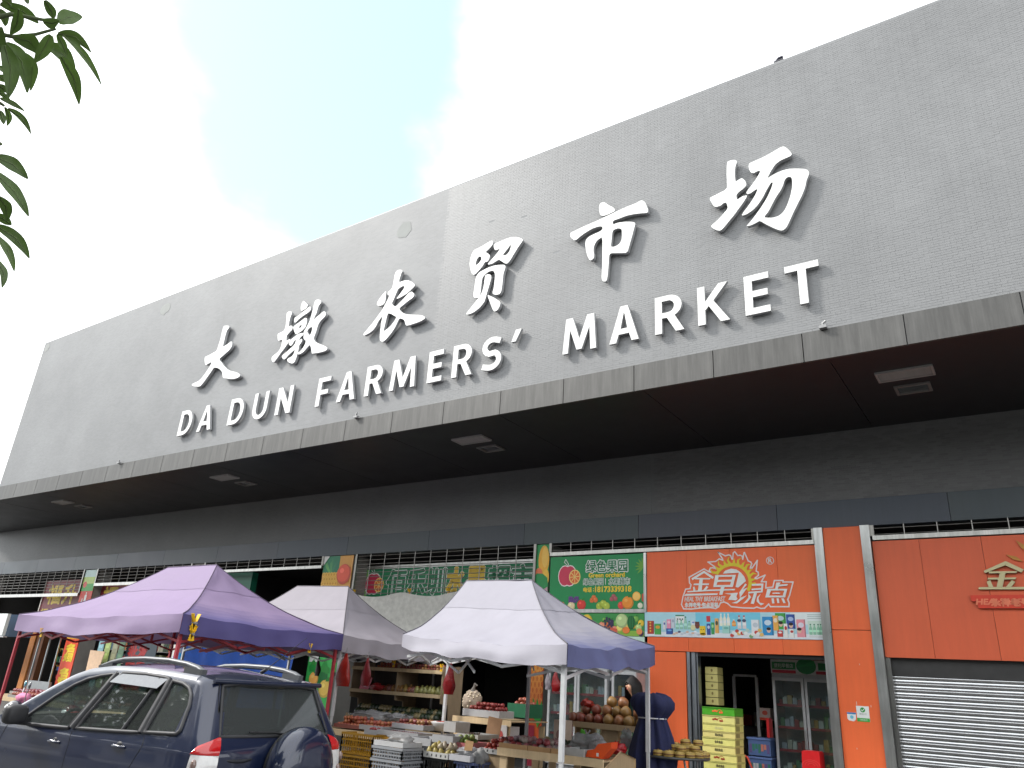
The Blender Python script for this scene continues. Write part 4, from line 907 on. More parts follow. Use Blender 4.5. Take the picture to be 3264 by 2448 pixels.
# the vegetable strip and the pale board below it
T = thing('vegetable_banner', 'narrow banner printed with fruit and vegetables under the green sign', 'banner', (-7.2, D, 2.66))
q = MB(); q.box(-8.24, -6.155, D - .06, D - .03, 2.665, 3.08, srgb(60, 150, 75)); wp(q, 'board', 'print', T)
q = MB(); fn = FRONT(D - .063)
rect(q, -8.24, -6.157, 2.667, 2.76, fn, srgb(140, 185, 70), -.0002)
cs = [srgb(235, 200, 60), srgb(225, 120, 60), srgb(215, 85, 60), srgb(190, 215, 140), srgb(60, 50, 85), srgb(90, 165, 90), srgb(240, 225, 120), srgb(235, 150, 120), srgb(120, 180, 80)]
for k in range(46):
    x = -8.2 + k * .045 + rp.uniform(-.02, .02)
    fruit_print(q, max(-8.17, min(-6.22, x)), rp.uniform(2.72, 2.98), rp.uniform(.035, .085), rp.choice(cs), fn, -.0005 - .0006 * (k % 9), rp.random() < .4)
fruit_print(q, -7.36, 2.93, .125, srgb(240, 205, 60), fn, -.007, False)
fruit_print(q, -6.61, 2.94, .13, srgb(190, 215, 150), fn, -.007, False)
for k in range(14): disc(q, -6.92 + .05 * math.sin(k * 1.7), 2.78 + .016 * k, .022, .022, fn, srgb(55, 48, 80), -.0095 - .0002 * k, 8)
disc(q, -6.415, 2.91, .085, .12, fn, srgb(30, 120, 60), -.009)
for k in (-1, 0, 1): ribbon(q, [(-6.415 + k * .04, 2.8), (-6.415 + k * .055, 2.91), (-6.415 + k * .04, 3.02)], .012, fn, srgb(15, 70, 40), -.0102)
disc(q, -6.52, 2.77, .075, .06, fn, srgb(235, 130, 60), -.009); disc(q, -6.25, 2.75, .06, .055, fn, srgb(235, 150, 90), -.009)
poly(q, [(-6.85, 2.74), (-6.72, 2.72), (-6.7, 2.79), (-6.86, 2.82)], fn, srgb(215, 95, 70), -.0095)
wp(q, 'picture', 'print', T)
q = MB(); q.box(-8.24, -6.155, D - .06, D - .03, 2.43, 2.66, srgb(196, 224, 212)); o = wp(q, 'lintel_board', 'print', T)

# the drinks and dairy strip on the orange panels
T = thing('grocery_banner', 'pale blue banner printed with drink bottles, cartons and boxes', 'banner', (-4.55, D, 2.66))
q = MB(); q.box(-6.135, -3.005, D - .085, D - .072, 2.665, 3.095, srgb(176, 220, 232)); wp(q, 'board', 'print', T)
q = MB(); fn = FRONT(D - .088)
rect(q, -6.13, -3.01, 2.67, 2.75, fn, srgb(226, 232, 238), -.0002)
rect(q, -5.15, -4.0, 2.8, 3.09, fn, srgb(120, 205, 230), -.0002)
rect(q, -3.5, -3.01, 2.9, 3.09, fn, srgb(225, 235, 235), -.0002)
def carton(x0, z0, x1, z1, c, c2=None, d=-.001):
    rect(q, x0, x1, z0, z1, fn, c, d)
    rect(q, x1 - (x1 - x0) * .13, x1, z0, z1, fn, tuple(k * .6 for k in c), d - .0004)
    if c2: disc(q, (x0 + x1) / 2, z0 + (z1 - z0) * .68, (x1 - x0) * .33, (z1 - z0) * .15, fn, c2, d - .0008, 12)
def bottle(x, z0, w, h, c, cap, d=-.001):
    poly(q, [(x - w / 2, z0), (x + w / 2, z0), (x + w / 2, z0 + h * .58), (x + w * .2, z0 + h * .78), (x + w * .2, z0 + h * .92), (x - w * .2, z0 + h * .92), (x - w * .2, z0 + h * .78), (x - w / 2, z0 + h * .58)], fn, c, d)
    rect(q, x - w * .23, x + w * .23, z0 + h * .9, z0 + h, fn, cap, d - .0004)
    rect(q, x - w * .48, x + w * .48, z0 + h * .25, z0 + h * .45, fn, tuple(min(.85, k * 1.35 + .1) for k in c), d - .0004)
carton(-6.08, 2.71, -5.95, 2.94, srgb(175, 60, 45))
for k in range(4): disc(q, -6.02, 2.76 + k * .05, .018, .016, fn, srgb(235, 190, 80), -.003, 8)
carton(-5.94, 2.70, -5.81, 2.89, srgb(75, 165, 80), srgb(220, 160, 60))
carton(-5.77, 2.79, -5.72, 2.94, srgb(225, 225, 230), srgb(70, 100, 170))
carton(-5.70, 2.81, -5.615, 2.97, srgb(230, 150, 180), srgb(240, 205, 215), -.0015)
carton(-5.71, 2.71, -5.58, 2.81, srgb(50, 90, 165), srgb(110, 170, 220), -.003)
carton(-5.61, 2.82, -5.545, 3.0, srgb(205, 215, 225), srgb(160, 175, 195))
rect(q, -5.53, -5.36, 2.90, 3.03, fn, srgb(232, 236, 236), -.001); rect(q, -5.53, -5.36, 3.025, 3.045, fn, srgb(25, 135, 95), -.002)
for k in range(3): rect(q, -5.5 + k * .045, -5.475 + k * .045, 2.96, 2.985, fn, srgb(60, 70, 75), -.002)
for x, h in ((-5.495, .15), (-5.42, .16), (-5.34, .22), (-5.27, .14)): bottle(x, 2.8, .06, h, srgb(150, 205, 185), srgb(40, 130, 110), -.003)
carton(-5.23, 2.85, -5.16, 2.95, srgb(225, 230, 240), srgb(120, 150, 205))
disc(q, -5.12, 2.87, .045, .06, fn, srgb(120, 60, 50), -.002); rect(q, -5.16, -5.08, 2.9, 2.93, fn, srgb(95, 45, 35), -.003)
disc(q, -5.2, 2.83, .045, .05, fn, srgb(225, 220, 170), -.004); disc(q, -5.02, 2.72, .055, .02, fn, srgb(215, 170, 40), -.003)
carton(-5.08, 2.715, -4.97, 2.86, srgb(240, 205, 50), None, -.003)
for k in (-1, 1): disc(q, -5.03 + k * .022, 2.80, .009, .009, fn, srgb(90, 70, 30), -.006, 8)
carton(-4.95, 2.71, -4.88, 2.90, srgb(50, 80, 160), srgb(200, 210, 235), -.002); rect(q, -4.95, -4.88, 2.93, 3.03, fn, srgb(195, 60, 70), -.002)
carton(-4.87, 2.72, -4.81, 2.92, srgb(60, 160, 90), srgb(170, 215, 150), -.002)
carton(-4.80, 2.74, -4.73, 2.99, srgb(235, 180, 100), srgb(70, 80, 60), -.0012)
for x in (-4.685, -4.62, -4.555): bottle(x, 2.86, .055, .21, srgb(238, 236, 215), srgb(240, 240, 230), -.0024)
carton(-4.67, 2.74, -4.53, 2.87, srgb(165, 215, 205), srgb(110, 180, 170), -.004)
bottle(-4.46, 2.86, .07, .11, srgb(235, 150, 70), srgb(240, 240, 240), -.002)
for x in (-4.365, -4.28): bottle(x, 2.82, .065, .22, srgb(225, 215, 215), srgb(200, 55, 60), -.002); 
for x in (-4.365, -4.28): disc(q, x, 2.955, .035, .025, fn, srgb(70, 80, 110), -.004)
for k in range(18):
    x = -4.5 + .03 * k; c = rp.choice([srgb(235, 235, 225), srgb(190, 215, 205), srgb(200, 70, 60), srgb(230, 190, 110), srgb(235, 240, 240), srgb(120, 170, 120)])
    disc(q, x, rp.uniform(2.7, 2.8), .035, .03, fn, c, -.006 - .0003 * k, 10)
for k in range(10):
    x = -5.56 + .05 * k; disc(q, x, 2.715 + .02 * (k % 3), .03, .018, fn, rp.choice([srgb(235, 235, 240), srgb(70, 75, 110), srgb(200, 210, 220), srgb(220, 190, 170)]), -.005 - .0003 * k, 10)
carton(-4.16, 2.7, -4.02, 2.97, srgb(228, 232, 235), srgb(195, 205, 215), -.003)
carton(-3.97, 2.72, -3.79, 3.02, srgb(45, 145, 205), srgb(205, 225, 240), -.003)
carton(-3.80, 2.8, -3.70, 3.04, srgb(235, 175, 80), srgb(240, 220, 190), -.0015)
carton(-3.75, 2.82, -3.58, 3.08, srgb(70, 165, 75), srgb(190, 215, 225), -.001)
carton(-3.57, 2.83, -3.43, 3.06, srgb(50, 85, 165), srgb(170, 190, 225), -.0008)
carton(-3.41, 2.7, -3.27, 2.98, srgb(232, 150, 160), srgb(225, 220, 235), -.0022)
for x, z in ((-3.87, 2.80), (-3.665, 2.9), (-3.5, 2.88), (-3.37, 2.8)):
    disc(q, x, z, .035, .04, fn, srgb(225, 190, 165), -.005, 10); disc(q, x, z + .025, .037, .025, fn, srgb(40, 30, 30), -.0055, 10)
carton(-3.62, 2.69, -3.555, 2.91, srgb(235, 235, 232), srgb(200, 60, 55), -.006)
carton(-3.53, 2.69, -3.455, 2.83, srgb(235, 235, 232), srgb(185, 60, 60), -.006)
carton(-3.73, 2.7, -3.64, 2.8, srgb(205, 75, 65), srgb(235, 235, 235), -.006)
rect(q, -3.23, -3.01, 2.75, 2.96, fn, srgb(205, 225, 212), -.0012)
for x in (-3.19, -3.13, -3.07, -3.03): bottle(x, 2.74, .05, .17, srgb(140, 195, 165), srgb(60, 120, 95), -.002)
for k in range(7): disc(q, -3.2 + .03 * k, 2.715, .025, .02, fn, srgb(215, 220, 220), -.004 - .0003 * k, 8)
for z in (2.99, 3.02, 3.05): rect(q, -3.23, -3.01, z, z + .008, fn, srgb(150, 170, 170), -.001)
wp(q, 'product_picture', 'print', T)

# the sun logo of the breakfast shop, cut from white and yellow sheet
T = thing('breakfast_shop_sign', 'white outlined 金早绿点 lettering under a yellow flaming sun', 'sign', (-4.7, D, 3.1))
fn = FRONT(D - .076)
q = MB(); ribbon(q, LOGO['outline'], .022, fn, (.8, .74, .72), 0, True); wp(q, 'outline', 'print', T)
q = MB()
for i, p in enumerate(LOGO['white']):
    poly(q, p, fn, WHT, -.003 - .0004 * i, LOGO['holes'].get(i, ()))
wp(q, 'lettering', 'print', T)
q = MB()
for i, p in enumerate(LOGO['yellow']):
    poly(q, p, fn, srgb(225, 205, 45), -.0015 - .00015 * i)
wp(q, 'sun', 'print', T)
q = MB()
(hx0, hz0), (hx1, hz1) = LOGO['healthy']
hz = (hz0 + hz1) / 2
text(q, 'HEAL THY BREAKFAST', hx0 + .015, hx1 - .06, hz0 - .012, hz0 + .068, fn, (.75, .7, .66), bold=.003, shear=.15)
(sx0, sz0), (sx1, sz1) = LOGO['sub']
text(q, '永祥老号·包点至尊', sx0 + .02, sx1 + .0, sz0 - .015, sz0 + .065, fn, WHT, bold=.004)
rx, rz = LOGO['r']
ribbon(q, [(rx + .062 * math.cos(rad(a)), rz + .062 * math.sin(rad(a))) for a in range(0, 360, 24)], .012, fn, (.75, .7, .66), 0, True)
text(q, 'R', rx - .03, rx + .03, rz - .035, rz + .035, fn, (.75, .7, .66), bold=.004)
wp(q, 'small_lettering', 'print', T)

# raised letters over the roller shutter
T = thing('gold_letter_sign', 'raised cream characters 金早 above a red strip over the shutter', 'sign', (-.2, D, 3.2))
q = MB()
for i, p in enumerate(GOLD):
    q.prism(p, [], FRONT(D - .125 + .0015 * i), .05, srgb(205, 195, 150), srgb(120, 105, 70))
wp(q, 'character', 'letter', T)
q = MB(); cz, cx = 3.55, .27
for i, (a, b2, c, d) in enumerate(((cx, cx + .06, cz - .02, cz + .3), (cx + .34, cx + .4, cz - .02, cz + .3), (cx + .06, cx + .34, cz + .24, cz + .3), (cx + .06, cx + .34, cz + .11, cz + .16), (cx + .06, cx + .34, cz - .02, cz + .03), (cx - .05, cx + .45, cz - .13, cz - .085), (cx + .17, cx + .23, cz - .3, cz - .14))):
    q.box(a, b2, D - .125 + .001 * i, D - .075, c, d, srgb(205, 195, 150))
wp(q, 'character', 'letter', T)
q = MB(); q.prism(REDBOARD, [], FRONT(D - .12), .045, srgb(214, 62, 38), srgb(150, 35, 25)); wp(q, 'red_strip', 'plastic', T)
q = MB(); fn = FRONT(D - .123)
xa = REDBOARD[0][0] + .06; zb = REDBOARD[3][1]; zt = REDBOARD[0][1]
text(q, 'HEALTHY BREAKFAST', xa, xa + 1.25, zt - .135, zt - .055, fn, srgb(235, 130, 95), bold=.005, shear=.2)
text(q, '永祥老号·包点至尊', xa + .19, xa + 1.2, zb + .03, zb + .135, fn, srgb(235, 130, 95), bold=.007)
wp(q, 'lettering', 'print', T)
q = MB(); fn = FRONT(D - .1)
for i, (ax, az, L, a) in enumerate(((-.12, 3.93, .22, 150), (-.02, 4.05, .24, 125), (.15, 4.1, .25, 100), (.32, 4.08, .25, 75))):
    pts = [(ax, az), (ax + L * math.cos(rad(a)) * .5 - .02, az + L * math.sin(rad(a)) * .5 - .02), (ax + L * math.cos(rad(a)), az + L * math.sin(rad(a))), (ax + L * math.cos(rad(a)) * .5 + .03, az + L * math.sin(rad(a)) * .5 + .02)]
    q.prism([(p[0] + .0, p[1] - .12) for p in pts], [], lambda u, v, e: fn(u, v, e), .03, srgb(190, 130, 50))
wp(q, 'flame', 'letter', T)

# stickers on the orange column
T = thing('payment_sticker', 'white and green sticker with a tick on the orange column', 'sticker', (-2.52, D, 1.6))
q = MB(); fn = FRONT(D - .1225)
q.box(-2.61, -2.43, D - .1222, D - .1205, 1.49, 1.71, (.8, .82, .8)); wp(q, 'sheet', 'print', T)
q = MB(); disc(q, -2.52, 1.655, .036, .036, fn, srgb(40, 150, 60), -.001)
ribbon(q, [(-2.54, 1.655), (-2.525, 1.64), (-2.497, 1.672)], .009, fn, WHT, -.002)
rect(q, -2.61, -2.432, 1.49, 1.54, fn, srgb(60, 170, 70), -.001)
text(q, '微信支付', -2.57, -2.47, 1.585, 1.61, fn, srgb(120, 125, 120)); text(q, '扫码支付', -2.575, -2.465, 1.503, 1.528, fn, WHT, d=-.002)
wp(q, 'print', 'print', T)
T = thing('shield_sticker', 'small white and blue shield sticker left of the ticked one', 'sticker', (-2.69, D, 1.54))
q = MB(); q.prism([(-2.75, 1.61), (-2.75, 1.52), (-2.73, 1.495), (-2.66, 1.485), (-2.63, 1.51), (-2.62, 1.61)], [], FRONT(D - .1222), .0016, (.78, .8, .8)); wp(q, 'sheet', 'print', T)
q = MB(); rect(q, -2.75, -2.622, 1.585, 1.609, fn, srgb(60, 130, 190), -.001); disc(q, -2.685, 1.545, .025, .025, fn, srgb(110, 190, 215), -.001); wp(q, 'print', 'print', T)

# the fruit supermarket sign behind the lowered grille
T = thing('supermarket_sign', 'green sign with outlined letters 佰乐圳水果超市 behind the lowered grille', 'sign', (-11.4, 14, 3.5))
q = MB(); q.box(-14.15, -8.9, 14.0, 14.04, 3.5, 4.19, srgb(20, 128, 80)); wp(q, 'board', 'print', T)
q = MB(); q.box(-14.2, -8.9, 13.97, 14.05, 4.19, 4.27, (.62, .62, .6)); wp(q, 'frame', 'steel', T)
q = MB(); q.box(-14.2, -14.13, 13.97, 14.05, 3.5, 4.19, (.62, .62, .6)); wp(q, 'frame', 'steel', T)
q = MB(); fn = FRONT(13.996)
rect(q, -14.1, -13.95, 3.5, 4.18, fn, srgb(110, 185, 70), -.0002)
apple_logo(q, -13.75, 3.83, .25, fn, -.001)
gx = srgb(20, 120, 76)
for ch, x0, x1, z0, z1 in (('佰', -13.28, -12.68, 3.56, 4.14), ('乐', -12.62, -12.06, 3.56, 4.14), ('圳', -12.02, -11.44, 3.56, 4.14), ('超', -10.2, -9.62, 3.58, 4.15), ('市', -9.55, -9.0, 3.58, 4.15)):
    text(q, ch, x0, x1, z0, z1, fn, (.72, .78, .74), bold=.040); text(q, ch, x0, x1, z0, z1, fn, gx, bold=.021, d=-.002)
for ch, x0, x1 in (('水', -11.38, -10.88), ('果', -10.8, -10.28)):
    text(q, ch, x0, x1, 3.58, 4.14, fn, (.75, .75, .6), bold=.046); text(q, ch, x0, x1, 3.58, 4.14, fn, srgb(220, 185, 60), bold=.034, d=-.002)
wp(q, 'lettering', 'print', T)

# fruit posters on the columns
def poster(name, label, x0, x1, z0, z1, Y, base):
    T = thing(name, label, 'poster', ((x0 + x1) / 2, Y, z0))
    q = MB(); q.box(x0, x1, Y, Y + .012, z0, z1, base); wp(q, 'sheet', 'print', T)
    return T, MB(), FRONT(Y - .003)
T, q, fn = poster('pineapple_poster', 'column poster of a pineapple beside a red apple above the tents', -15.02, -13.98, 3.3, ZP0 - .01, D - .05, srgb(205, 150, 70))
rect(q, -15.02, -14.45, 4.05, 4.46, fn, srgb(35, 120, 85), -.0003)
for k in range(14): leafy(q, -14.72 + .02 * (k % 5 - 2), 4.02, .30 + .12 * rp.random(), rad(40 + 100 * k / 13), fn, srgb(30 + 5 * k, 110 + 4 * k, 90), -.0006 - .0004 * k, .12)
for r in range(6):
    for k in range(6):
        disc(q, -14.96 + .095 * k + (.045 if r % 2 else 0), 4.0 - .11 * r, .056, .062, fn, srgb(225, 180, 75), -.007 - .0004 * r, 8); disc(q, -14.96 + .095 * k + (.045 if r % 2 else 0), 4.0 - .11 * r, .03, .035, fn, srgb(200, 145, 50), -.0105, 6)
fruit_print(q, -14.24, 4.0, .25, srgb(215, 85, 60), fn, -.012, False); rect(q, -14.0, -13.982, 3.3, 4.45, fn, srgb(220, 170, 100), -.012)
poly(q, [(-15.02, 4.46), (-14.82, 4.46), (-15.02, 4.22)], fn, (.7, .7, .68), -.013)
wp(q, 'picture', 'print', T)
T, q, fn = poster('mango_poster', 'narrow column poster of mangoes left of the green orchard sign', -8.6, -8.285, 2.6, ZP0 - .01, D - .05, srgb(45, 150, 85))
disc(q, -8.41, 4.14, .13, .3, fn, srgb(235, 175, 60), -.001); disc(q, -8.38, 4.2, .08, .22, fn, srgb(240, 195, 90), -.002); disc(q, -8.52, 3.86, .09, .12, fn, srgb(225, 120, 80), -.003)
disc(q, -8.35, 3.78, .08, .18, fn, srgb(235, 190, 70), -.002)
for a in (215, 250, 285): leafy(q, -8.42, 3.86, .36, rad(a), fn, srgb(35, 140, 75), -.004 - .0001 * a / 10, .3)
poly(q, [(-8.46, 3.5), (-8.29, 3.6), (-8.29, 3.1), (-8.45, 3.1)], fn, srgb(190, 150, 165), -.008)
wp(q, 'picture', 'print', T)
T, q, fn = poster('pineapple_strip', 'tall orange pineapple strip poster on the column beside the fridges', -8.58, -8.25, .3, 2.25, D - .14, srgb(170, 70, 30))
for r in range(11):
    for k in range(3):
        disc(q, -8.52 + .09 * k + (.045 if r % 2 else 0), 2.16 - .105 * r, .05, .075, fn, srgb(225 - r * 5, 165 - r * 8, 70 - r * 2), -.001 - .0004 * r, 8); disc(q, -8.52 + .09 * k + (.045 if r % 2 else 0), 2.16 - .105 * r - .01, .026, .05, fn, srgb(195 - r * 4, 110 - r * 4, 40), -.0065, 6)
rect(q, -8.58, -8.4, .3, 1.0, fn, srgb(120, 25, 45), -.007)
for a in (80, 92, 104): leafy(q, -8.34, .8 + a * .002, .5, rad(a), fn, srgb(35, 120, 45), -.008 - a * .00002, .14)
wp(q, 'picture', 'print', T)
T, q, fn = poster('leaf_poster', 'bright green fruit poster on the column behind the tent corner', -15.0, -14.1, .3, 2.3, D - .1, srgb(60, 175, 85))
rect(q, -14.96, -14.62, 1.93, 2.14, fn, (.72, .74, .72), -.001)
fruit_print(q, -14.72, 1.55, .16, srgb(240, 175, 90), fn, -.002); fruit_print(q, -14.3, 1.35, .2, srgb(225, 190, 90), fn, -.002)
for k in range(9): leafy(q, -14.9 + .1 * k, 1.7, .3, rad(60 + 30 * (k % 4)), fn, srgb(30 + 12 * (k % 3), 140, 60), -.003 - .0004 * k, .35)
disc(q, -14.45, 1.6, .2, .26, fn, srgb(25, 110, 55), -.0015)
wp(q, 'picture', 'print', T)
T, q, fn = poster('drink_poster', 'narrow column strip poster, green above and red below, with bottles', -26.66, -25.92, 2.45, ZP0 - .02, D - .05, srgb(200, 60, 45))
rect(q, -26.66, -25.92, 3.76, 4.0, fn, srgb(70, 165, 75), -.001); rect(q, -26.66, -25.92, 4.0, 4.22, fn, srgb(185, 210, 120), -.001); rect(q, -26.66, -25.92, 4.22, 4.45, fn, srgb(195, 220, 215), -.001)
disc(q, -26.5, 3.97, .12, .1, fn, srgb(215, 90, 80), -.002)
for x, z, w, h in ((-26.5, 3.2, .13, .32), (-26.33, 3.42, .13, .3), (-26.12, 3.1, .1, .35)):
    rect(q, x, x + w, z, z + h * .7, fn, (.75, .75, .72), -.002); rect(q, x + w * .3, x + w * .7, z + h * .7, z + h, fn, (.7, .7, .66), -.002)
disc(q, -26.1, 3.02, .1, .07, fn, srgb(230, 190, 120), -.003)
wp(q, 'picture', 'print', T)

# signs of the tea shop further along
MAR, GOL = srgb(118, 32, 40), srgb(225, 195, 70)
T = thing('tea_shop_sign', 'maroon sign with yellow 福升 behind the low hanging grille', 'sign', (-28.2, 13.72, 3.0))
q = MB(); q.box(-29.7, -26.7, 13.72, 13.78, 2.75, 4.2, MAR); wp(q, 'board', 'print', T)
q = MB(); fn = FRONT(13.715)
for ch, x0, x1, z0, z1, bo in (('福', -29.4, -28.45, 3.40, 4.02, .03), ('升', -28.3, -27.5, 3.40, 4.02, .03), ('烟茶酒副食', -29.6, -26.9, 2.95, 3.22, .016)): text(q, ch, x0, x1, z0, z1, fn, GOL, bold=bo)
wp(q, 'lettering', 'print', T)
q = MB(); q.box(-29.75, -29.702, 13.69, 13.79, 2.75, 4.22, (.55, .5, .45)); wp(q, 'frame', 'steel', T)
T = thing('tea_shop_sign', 'second maroon sign with yellow 福升 right of the green and red strip', 'sign', (-24, 13.72, 3.0))
q = MB(); q.box(-25.9, -22.6, 13.72, 13.78, 2.6, 4.02, MAR); wp(q, 'board', 'print', T)
q = MB()
for ch, x0, x1, z0, z1, bo in (('福', -25.7, -24.9, 3.32, 3.9, .03), ('升', -24.8, -24.05, 3.32, 3.9, .03)): text(q, ch, x0, x1, z0, z1, fn, GOL, bold=bo)
wp(q, 'lettering', 'print', T)
T = thing('tobacco_banner', 'tall orange red strip banner with yellow characters 名烟 名酒', 'banner', (-26.4, D, 1.0))
q = MB(); q.box(-26.74, -25.95, D - .06, D - .04, .3, 2.4, srgb(222, 72, 30)); wp(q, 'sheet', 'print', T)
q = MB(); fn = FRONT(D - .064)
rect(q, -26.73, -25.96, 2.24, 2.39, fn, srgb(225, 165, 40), -.001)
for ch, z in (('名', 1.84), ('烟', 1.56), ('名', 1.10), ('酒', .82)): text(q, ch, -26.6, -26.08, z, z + .24, fn, srgb(235, 205, 40), bold=.022)
wp(q, 'lettering', 'print', T)
T = thing('green_lightbox', 'dark green shop sign edge beside the purple tent ridge', 'sign', (-19.7, 13.8, 3.2))
q = MB(); q.box(-21.3, -18.2, 13.75, 13.95, 3.2, 4.2, srgb(22, 95, 72)); wp(q, 'box', 'print', T)
q = MB(); fn = FRONT(13.745); disc(q, -18.5, 3.58, .1, .13, fn, WHT); disc(q, -18.5, 3.58, .05, .08, fn, srgb(22, 95, 72), -.001); text(q, '水果', -20.9, -19.2, 3.4, 4.0, fn, WHT, bold=.04); wp(q, 'lettering', 'print', T)
T = thing('white_lightbox', 'white signboard on a dark blue shop front at the left edge', 'sign', (-28.6, 12, 2.2))
q = MB(); q.box(-30.2, -28.0, 12.0, 12.1, 2.2, 2.88, (.72, .76, .74)); wp(q, 'panel', 'plastic', T)
q = MB(); q.box(-30.25, -27.93, 12.02, 12.14, 2.15, 2.19, (.5, .5, .5)); wp(q, 'frame', 'metal', T)
T = thing('shop_valance', 'dark blue cloth valance hanging along the shop left of the purple tent', 'awning', (-28, 12.6, 2.2))
q = MB(); rows = []
for j in range(4):
    rows.append([(-31 + .25 * i, 12.7 + .05 * math.sin(i * 1.3 + j), 2.2 + .24 * j) for i in range(15)])
q.grid(rows, srgb(20, 52, 78)); wp(q, 'cloth', 'cloth', T)
# ------------------------------------------------------------------ pop-up tents
def lerp(a, b, t):
    return tuple(a[i] + (b[i] - a[i]) * t for i in range(3))
def tent(label, cloth_c, frame_c, L, Fc, R, B, r1, r2, drop, ground, nx=3, ny=2, seed=1, legs=(None, None, None, None), extra=(), dark_faces=(), group='pop-up tents before the stalls'):
    cen = [(L[i] + Fc[i] + R[i] + B[i]) / 4 for i in range(2)]
    T = thing('market_tent', label, 'tent', (cen[0], cen[1], 0), group)
    g = lambda t: 0.42 * t + 0.58 * t * t
    sag = lambda s, t: -0.045 * math.sin(math.pi * s) * (1 - t) ** 1.5
    def pt(e0, e1, q0, q1, s, t, lift=0.0):
        a, b2 = lerp(e0, e1, s), lerp(q0, q1, s)
        x, y = a[0] + (b2[0] - a[0]) * t, a[1] + (b2[1] - a[1]) * t
        z = a[2] + (b2[2] - a[2]) * g(t) + sag(s, t)
        w = 0.02 * noise.noise((s * 3 + seed, t * 9, seed * 2.0)) * min(1, 4 * s * (1 - s) + .2) + .012 * noise.noise((s * 11 + 3 * t, t * 5, seed)) * (1 - t)
        w += 0.012 * math.sin(s * 21 + seed + 5 * t) * (1 - t) ** 3 * math.sin(math.pi * s)
        return (x, y, z + w + lift)
    faces = ((L, Fc, r1, r2), (Fc, R, r2, r2), (R, B, r2, r1), (B, L, r1, r1))
    q = MB()
    def eave_tone(k, s, t):
        # cloth colour darkens in ragged patches towards the eaves of the listed faces
        if k not in dark_faces: return cloth_c
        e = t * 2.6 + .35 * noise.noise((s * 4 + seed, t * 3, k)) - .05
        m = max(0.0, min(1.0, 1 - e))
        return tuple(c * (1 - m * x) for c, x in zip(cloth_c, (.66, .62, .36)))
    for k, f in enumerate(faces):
        q.grid([[pt(*f, s / 22, t / 14) for s in range(23)] for t in range(15)], [eave_tone(k, (s + .5) / 22, (t + .5) / 14) for t in range(14) for s in range(22)])
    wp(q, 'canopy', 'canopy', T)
    q = MB()
    for f in faces:
        q.grid([[pt(*f, s / 22, .64 + .36 * t / 5, .005) for s in range(23)] for t in range(6)], tuple(k * .93 for k in cloth_c))
    wp(q, 'top_cap', 'canopy', T)
    q = MB()
    for k, f in enumerate(faces):
        q.tube([pt(f[0], f[1], f[2], f[3], 0, t / 14, .006) for t in range(15)], .007, tuple(c * .35 for c in cloth_c), 5)
    q.tube([(r1[0], r1[1], r1[2] + .01), (r2[0], r2[1], r2[2] + .01)], .007, tuple(c * .5 for c in cloth_c), 5)
    wp(q, 'seam_piping', 'cloth', T)
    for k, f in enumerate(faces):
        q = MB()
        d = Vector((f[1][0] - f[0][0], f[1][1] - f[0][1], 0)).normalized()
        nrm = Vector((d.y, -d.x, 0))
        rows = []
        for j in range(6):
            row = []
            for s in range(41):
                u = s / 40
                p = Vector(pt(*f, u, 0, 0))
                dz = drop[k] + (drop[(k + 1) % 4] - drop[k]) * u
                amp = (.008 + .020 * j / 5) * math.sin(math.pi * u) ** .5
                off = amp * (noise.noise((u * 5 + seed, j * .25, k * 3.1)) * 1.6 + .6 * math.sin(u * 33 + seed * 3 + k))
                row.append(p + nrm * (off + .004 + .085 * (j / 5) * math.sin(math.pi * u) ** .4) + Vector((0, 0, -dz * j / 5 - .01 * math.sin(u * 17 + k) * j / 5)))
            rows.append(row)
        q.grid(rows, tuple(c * x for c, x in zip(cloth_c, (.30, .34, .62))) if k in dark_faces else cloth_c)  # whole valance darker and bluer on the listed faces
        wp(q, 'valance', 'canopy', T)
    # frame
    tops = []
    for i, c in enumerate((L, Fc, R, B)):
        ci = Vector((c[0] + math.copysign(.065, cen[0] - c[0]), c[1] + math.copysign(.065, cen[1] - c[1]), 0))
        zt = c[2] - .02
        if legs[i] == 0:
            tops.append(Vector((ci.x, ci.y, zt))); continue
        if legs[i]: ci = Vector((legs[i][0], legs[i][1], 0))
        gz = SW if ci.y > 7.1 else 0.0
        q = MB()
        q.box(ci.x - .021, ci.x + .021, ci.y - .021, ci.y + .021, 1.05, zt, frame_c)
        q.box(ci.x - .016, ci.x + .016, ci.y - .016, ci.y + .016, gz + .02, 1.06, tuple(k * .92 for k in frame_c))
        leg = wp(q, 'leg', 'metal', T)
        q = MB(); q.box(ci.x - .05, ci.x + .05, ci.y - .05, ci.y + .05, gz + .002, gz + .018, frame_c); wp(q, 'foot_plate', 'metal', leg)
        tops.append(Vector((ci.x, ci.y, zt)))
    for ex, ey in extra:
        q = MB(); q.box(ex - .018, ex + .018, ey - .018, ey + .018, SW + .02, 2.05, tuple(k * .6 for k in frame_c)); leg = wp(q, 'leg', 'metal', T)
        q = MB(); q.box(ex - .05, ex + .05, ey - .05, ey + .05, SW + .002, SW + .018, frame_c); wp(q, 'foot_plate', 'metal', leg)
    mids = []
    for k in range(4):
        a, b2 = tops[k], tops[(k + 1) % 4]
        n = nx if k % 2 == 0 else ny
        for i in range(n):
            p, r_ = a.lerp(b2, i / n), a.lerp(b2, (i + 1) / n)
            up = .1
            lo = drop[k] + .09
            for z0, z1, yy in ((-up, -lo, -.012), (-lo, -up, .012)):
                dd = (r_ - p).normalized(); nn = Vector((dd.y, -dd.x, 0)) * yy
                q = MB(); q.obox(p + nn + Vector((0, 0, z0)), r_ + nn + Vector((0, 0, z1)), .016, .03, frame_c); wp(q, 'truss_bar', 'metal', T)
        mids.append(a.lerp(b2, .5))
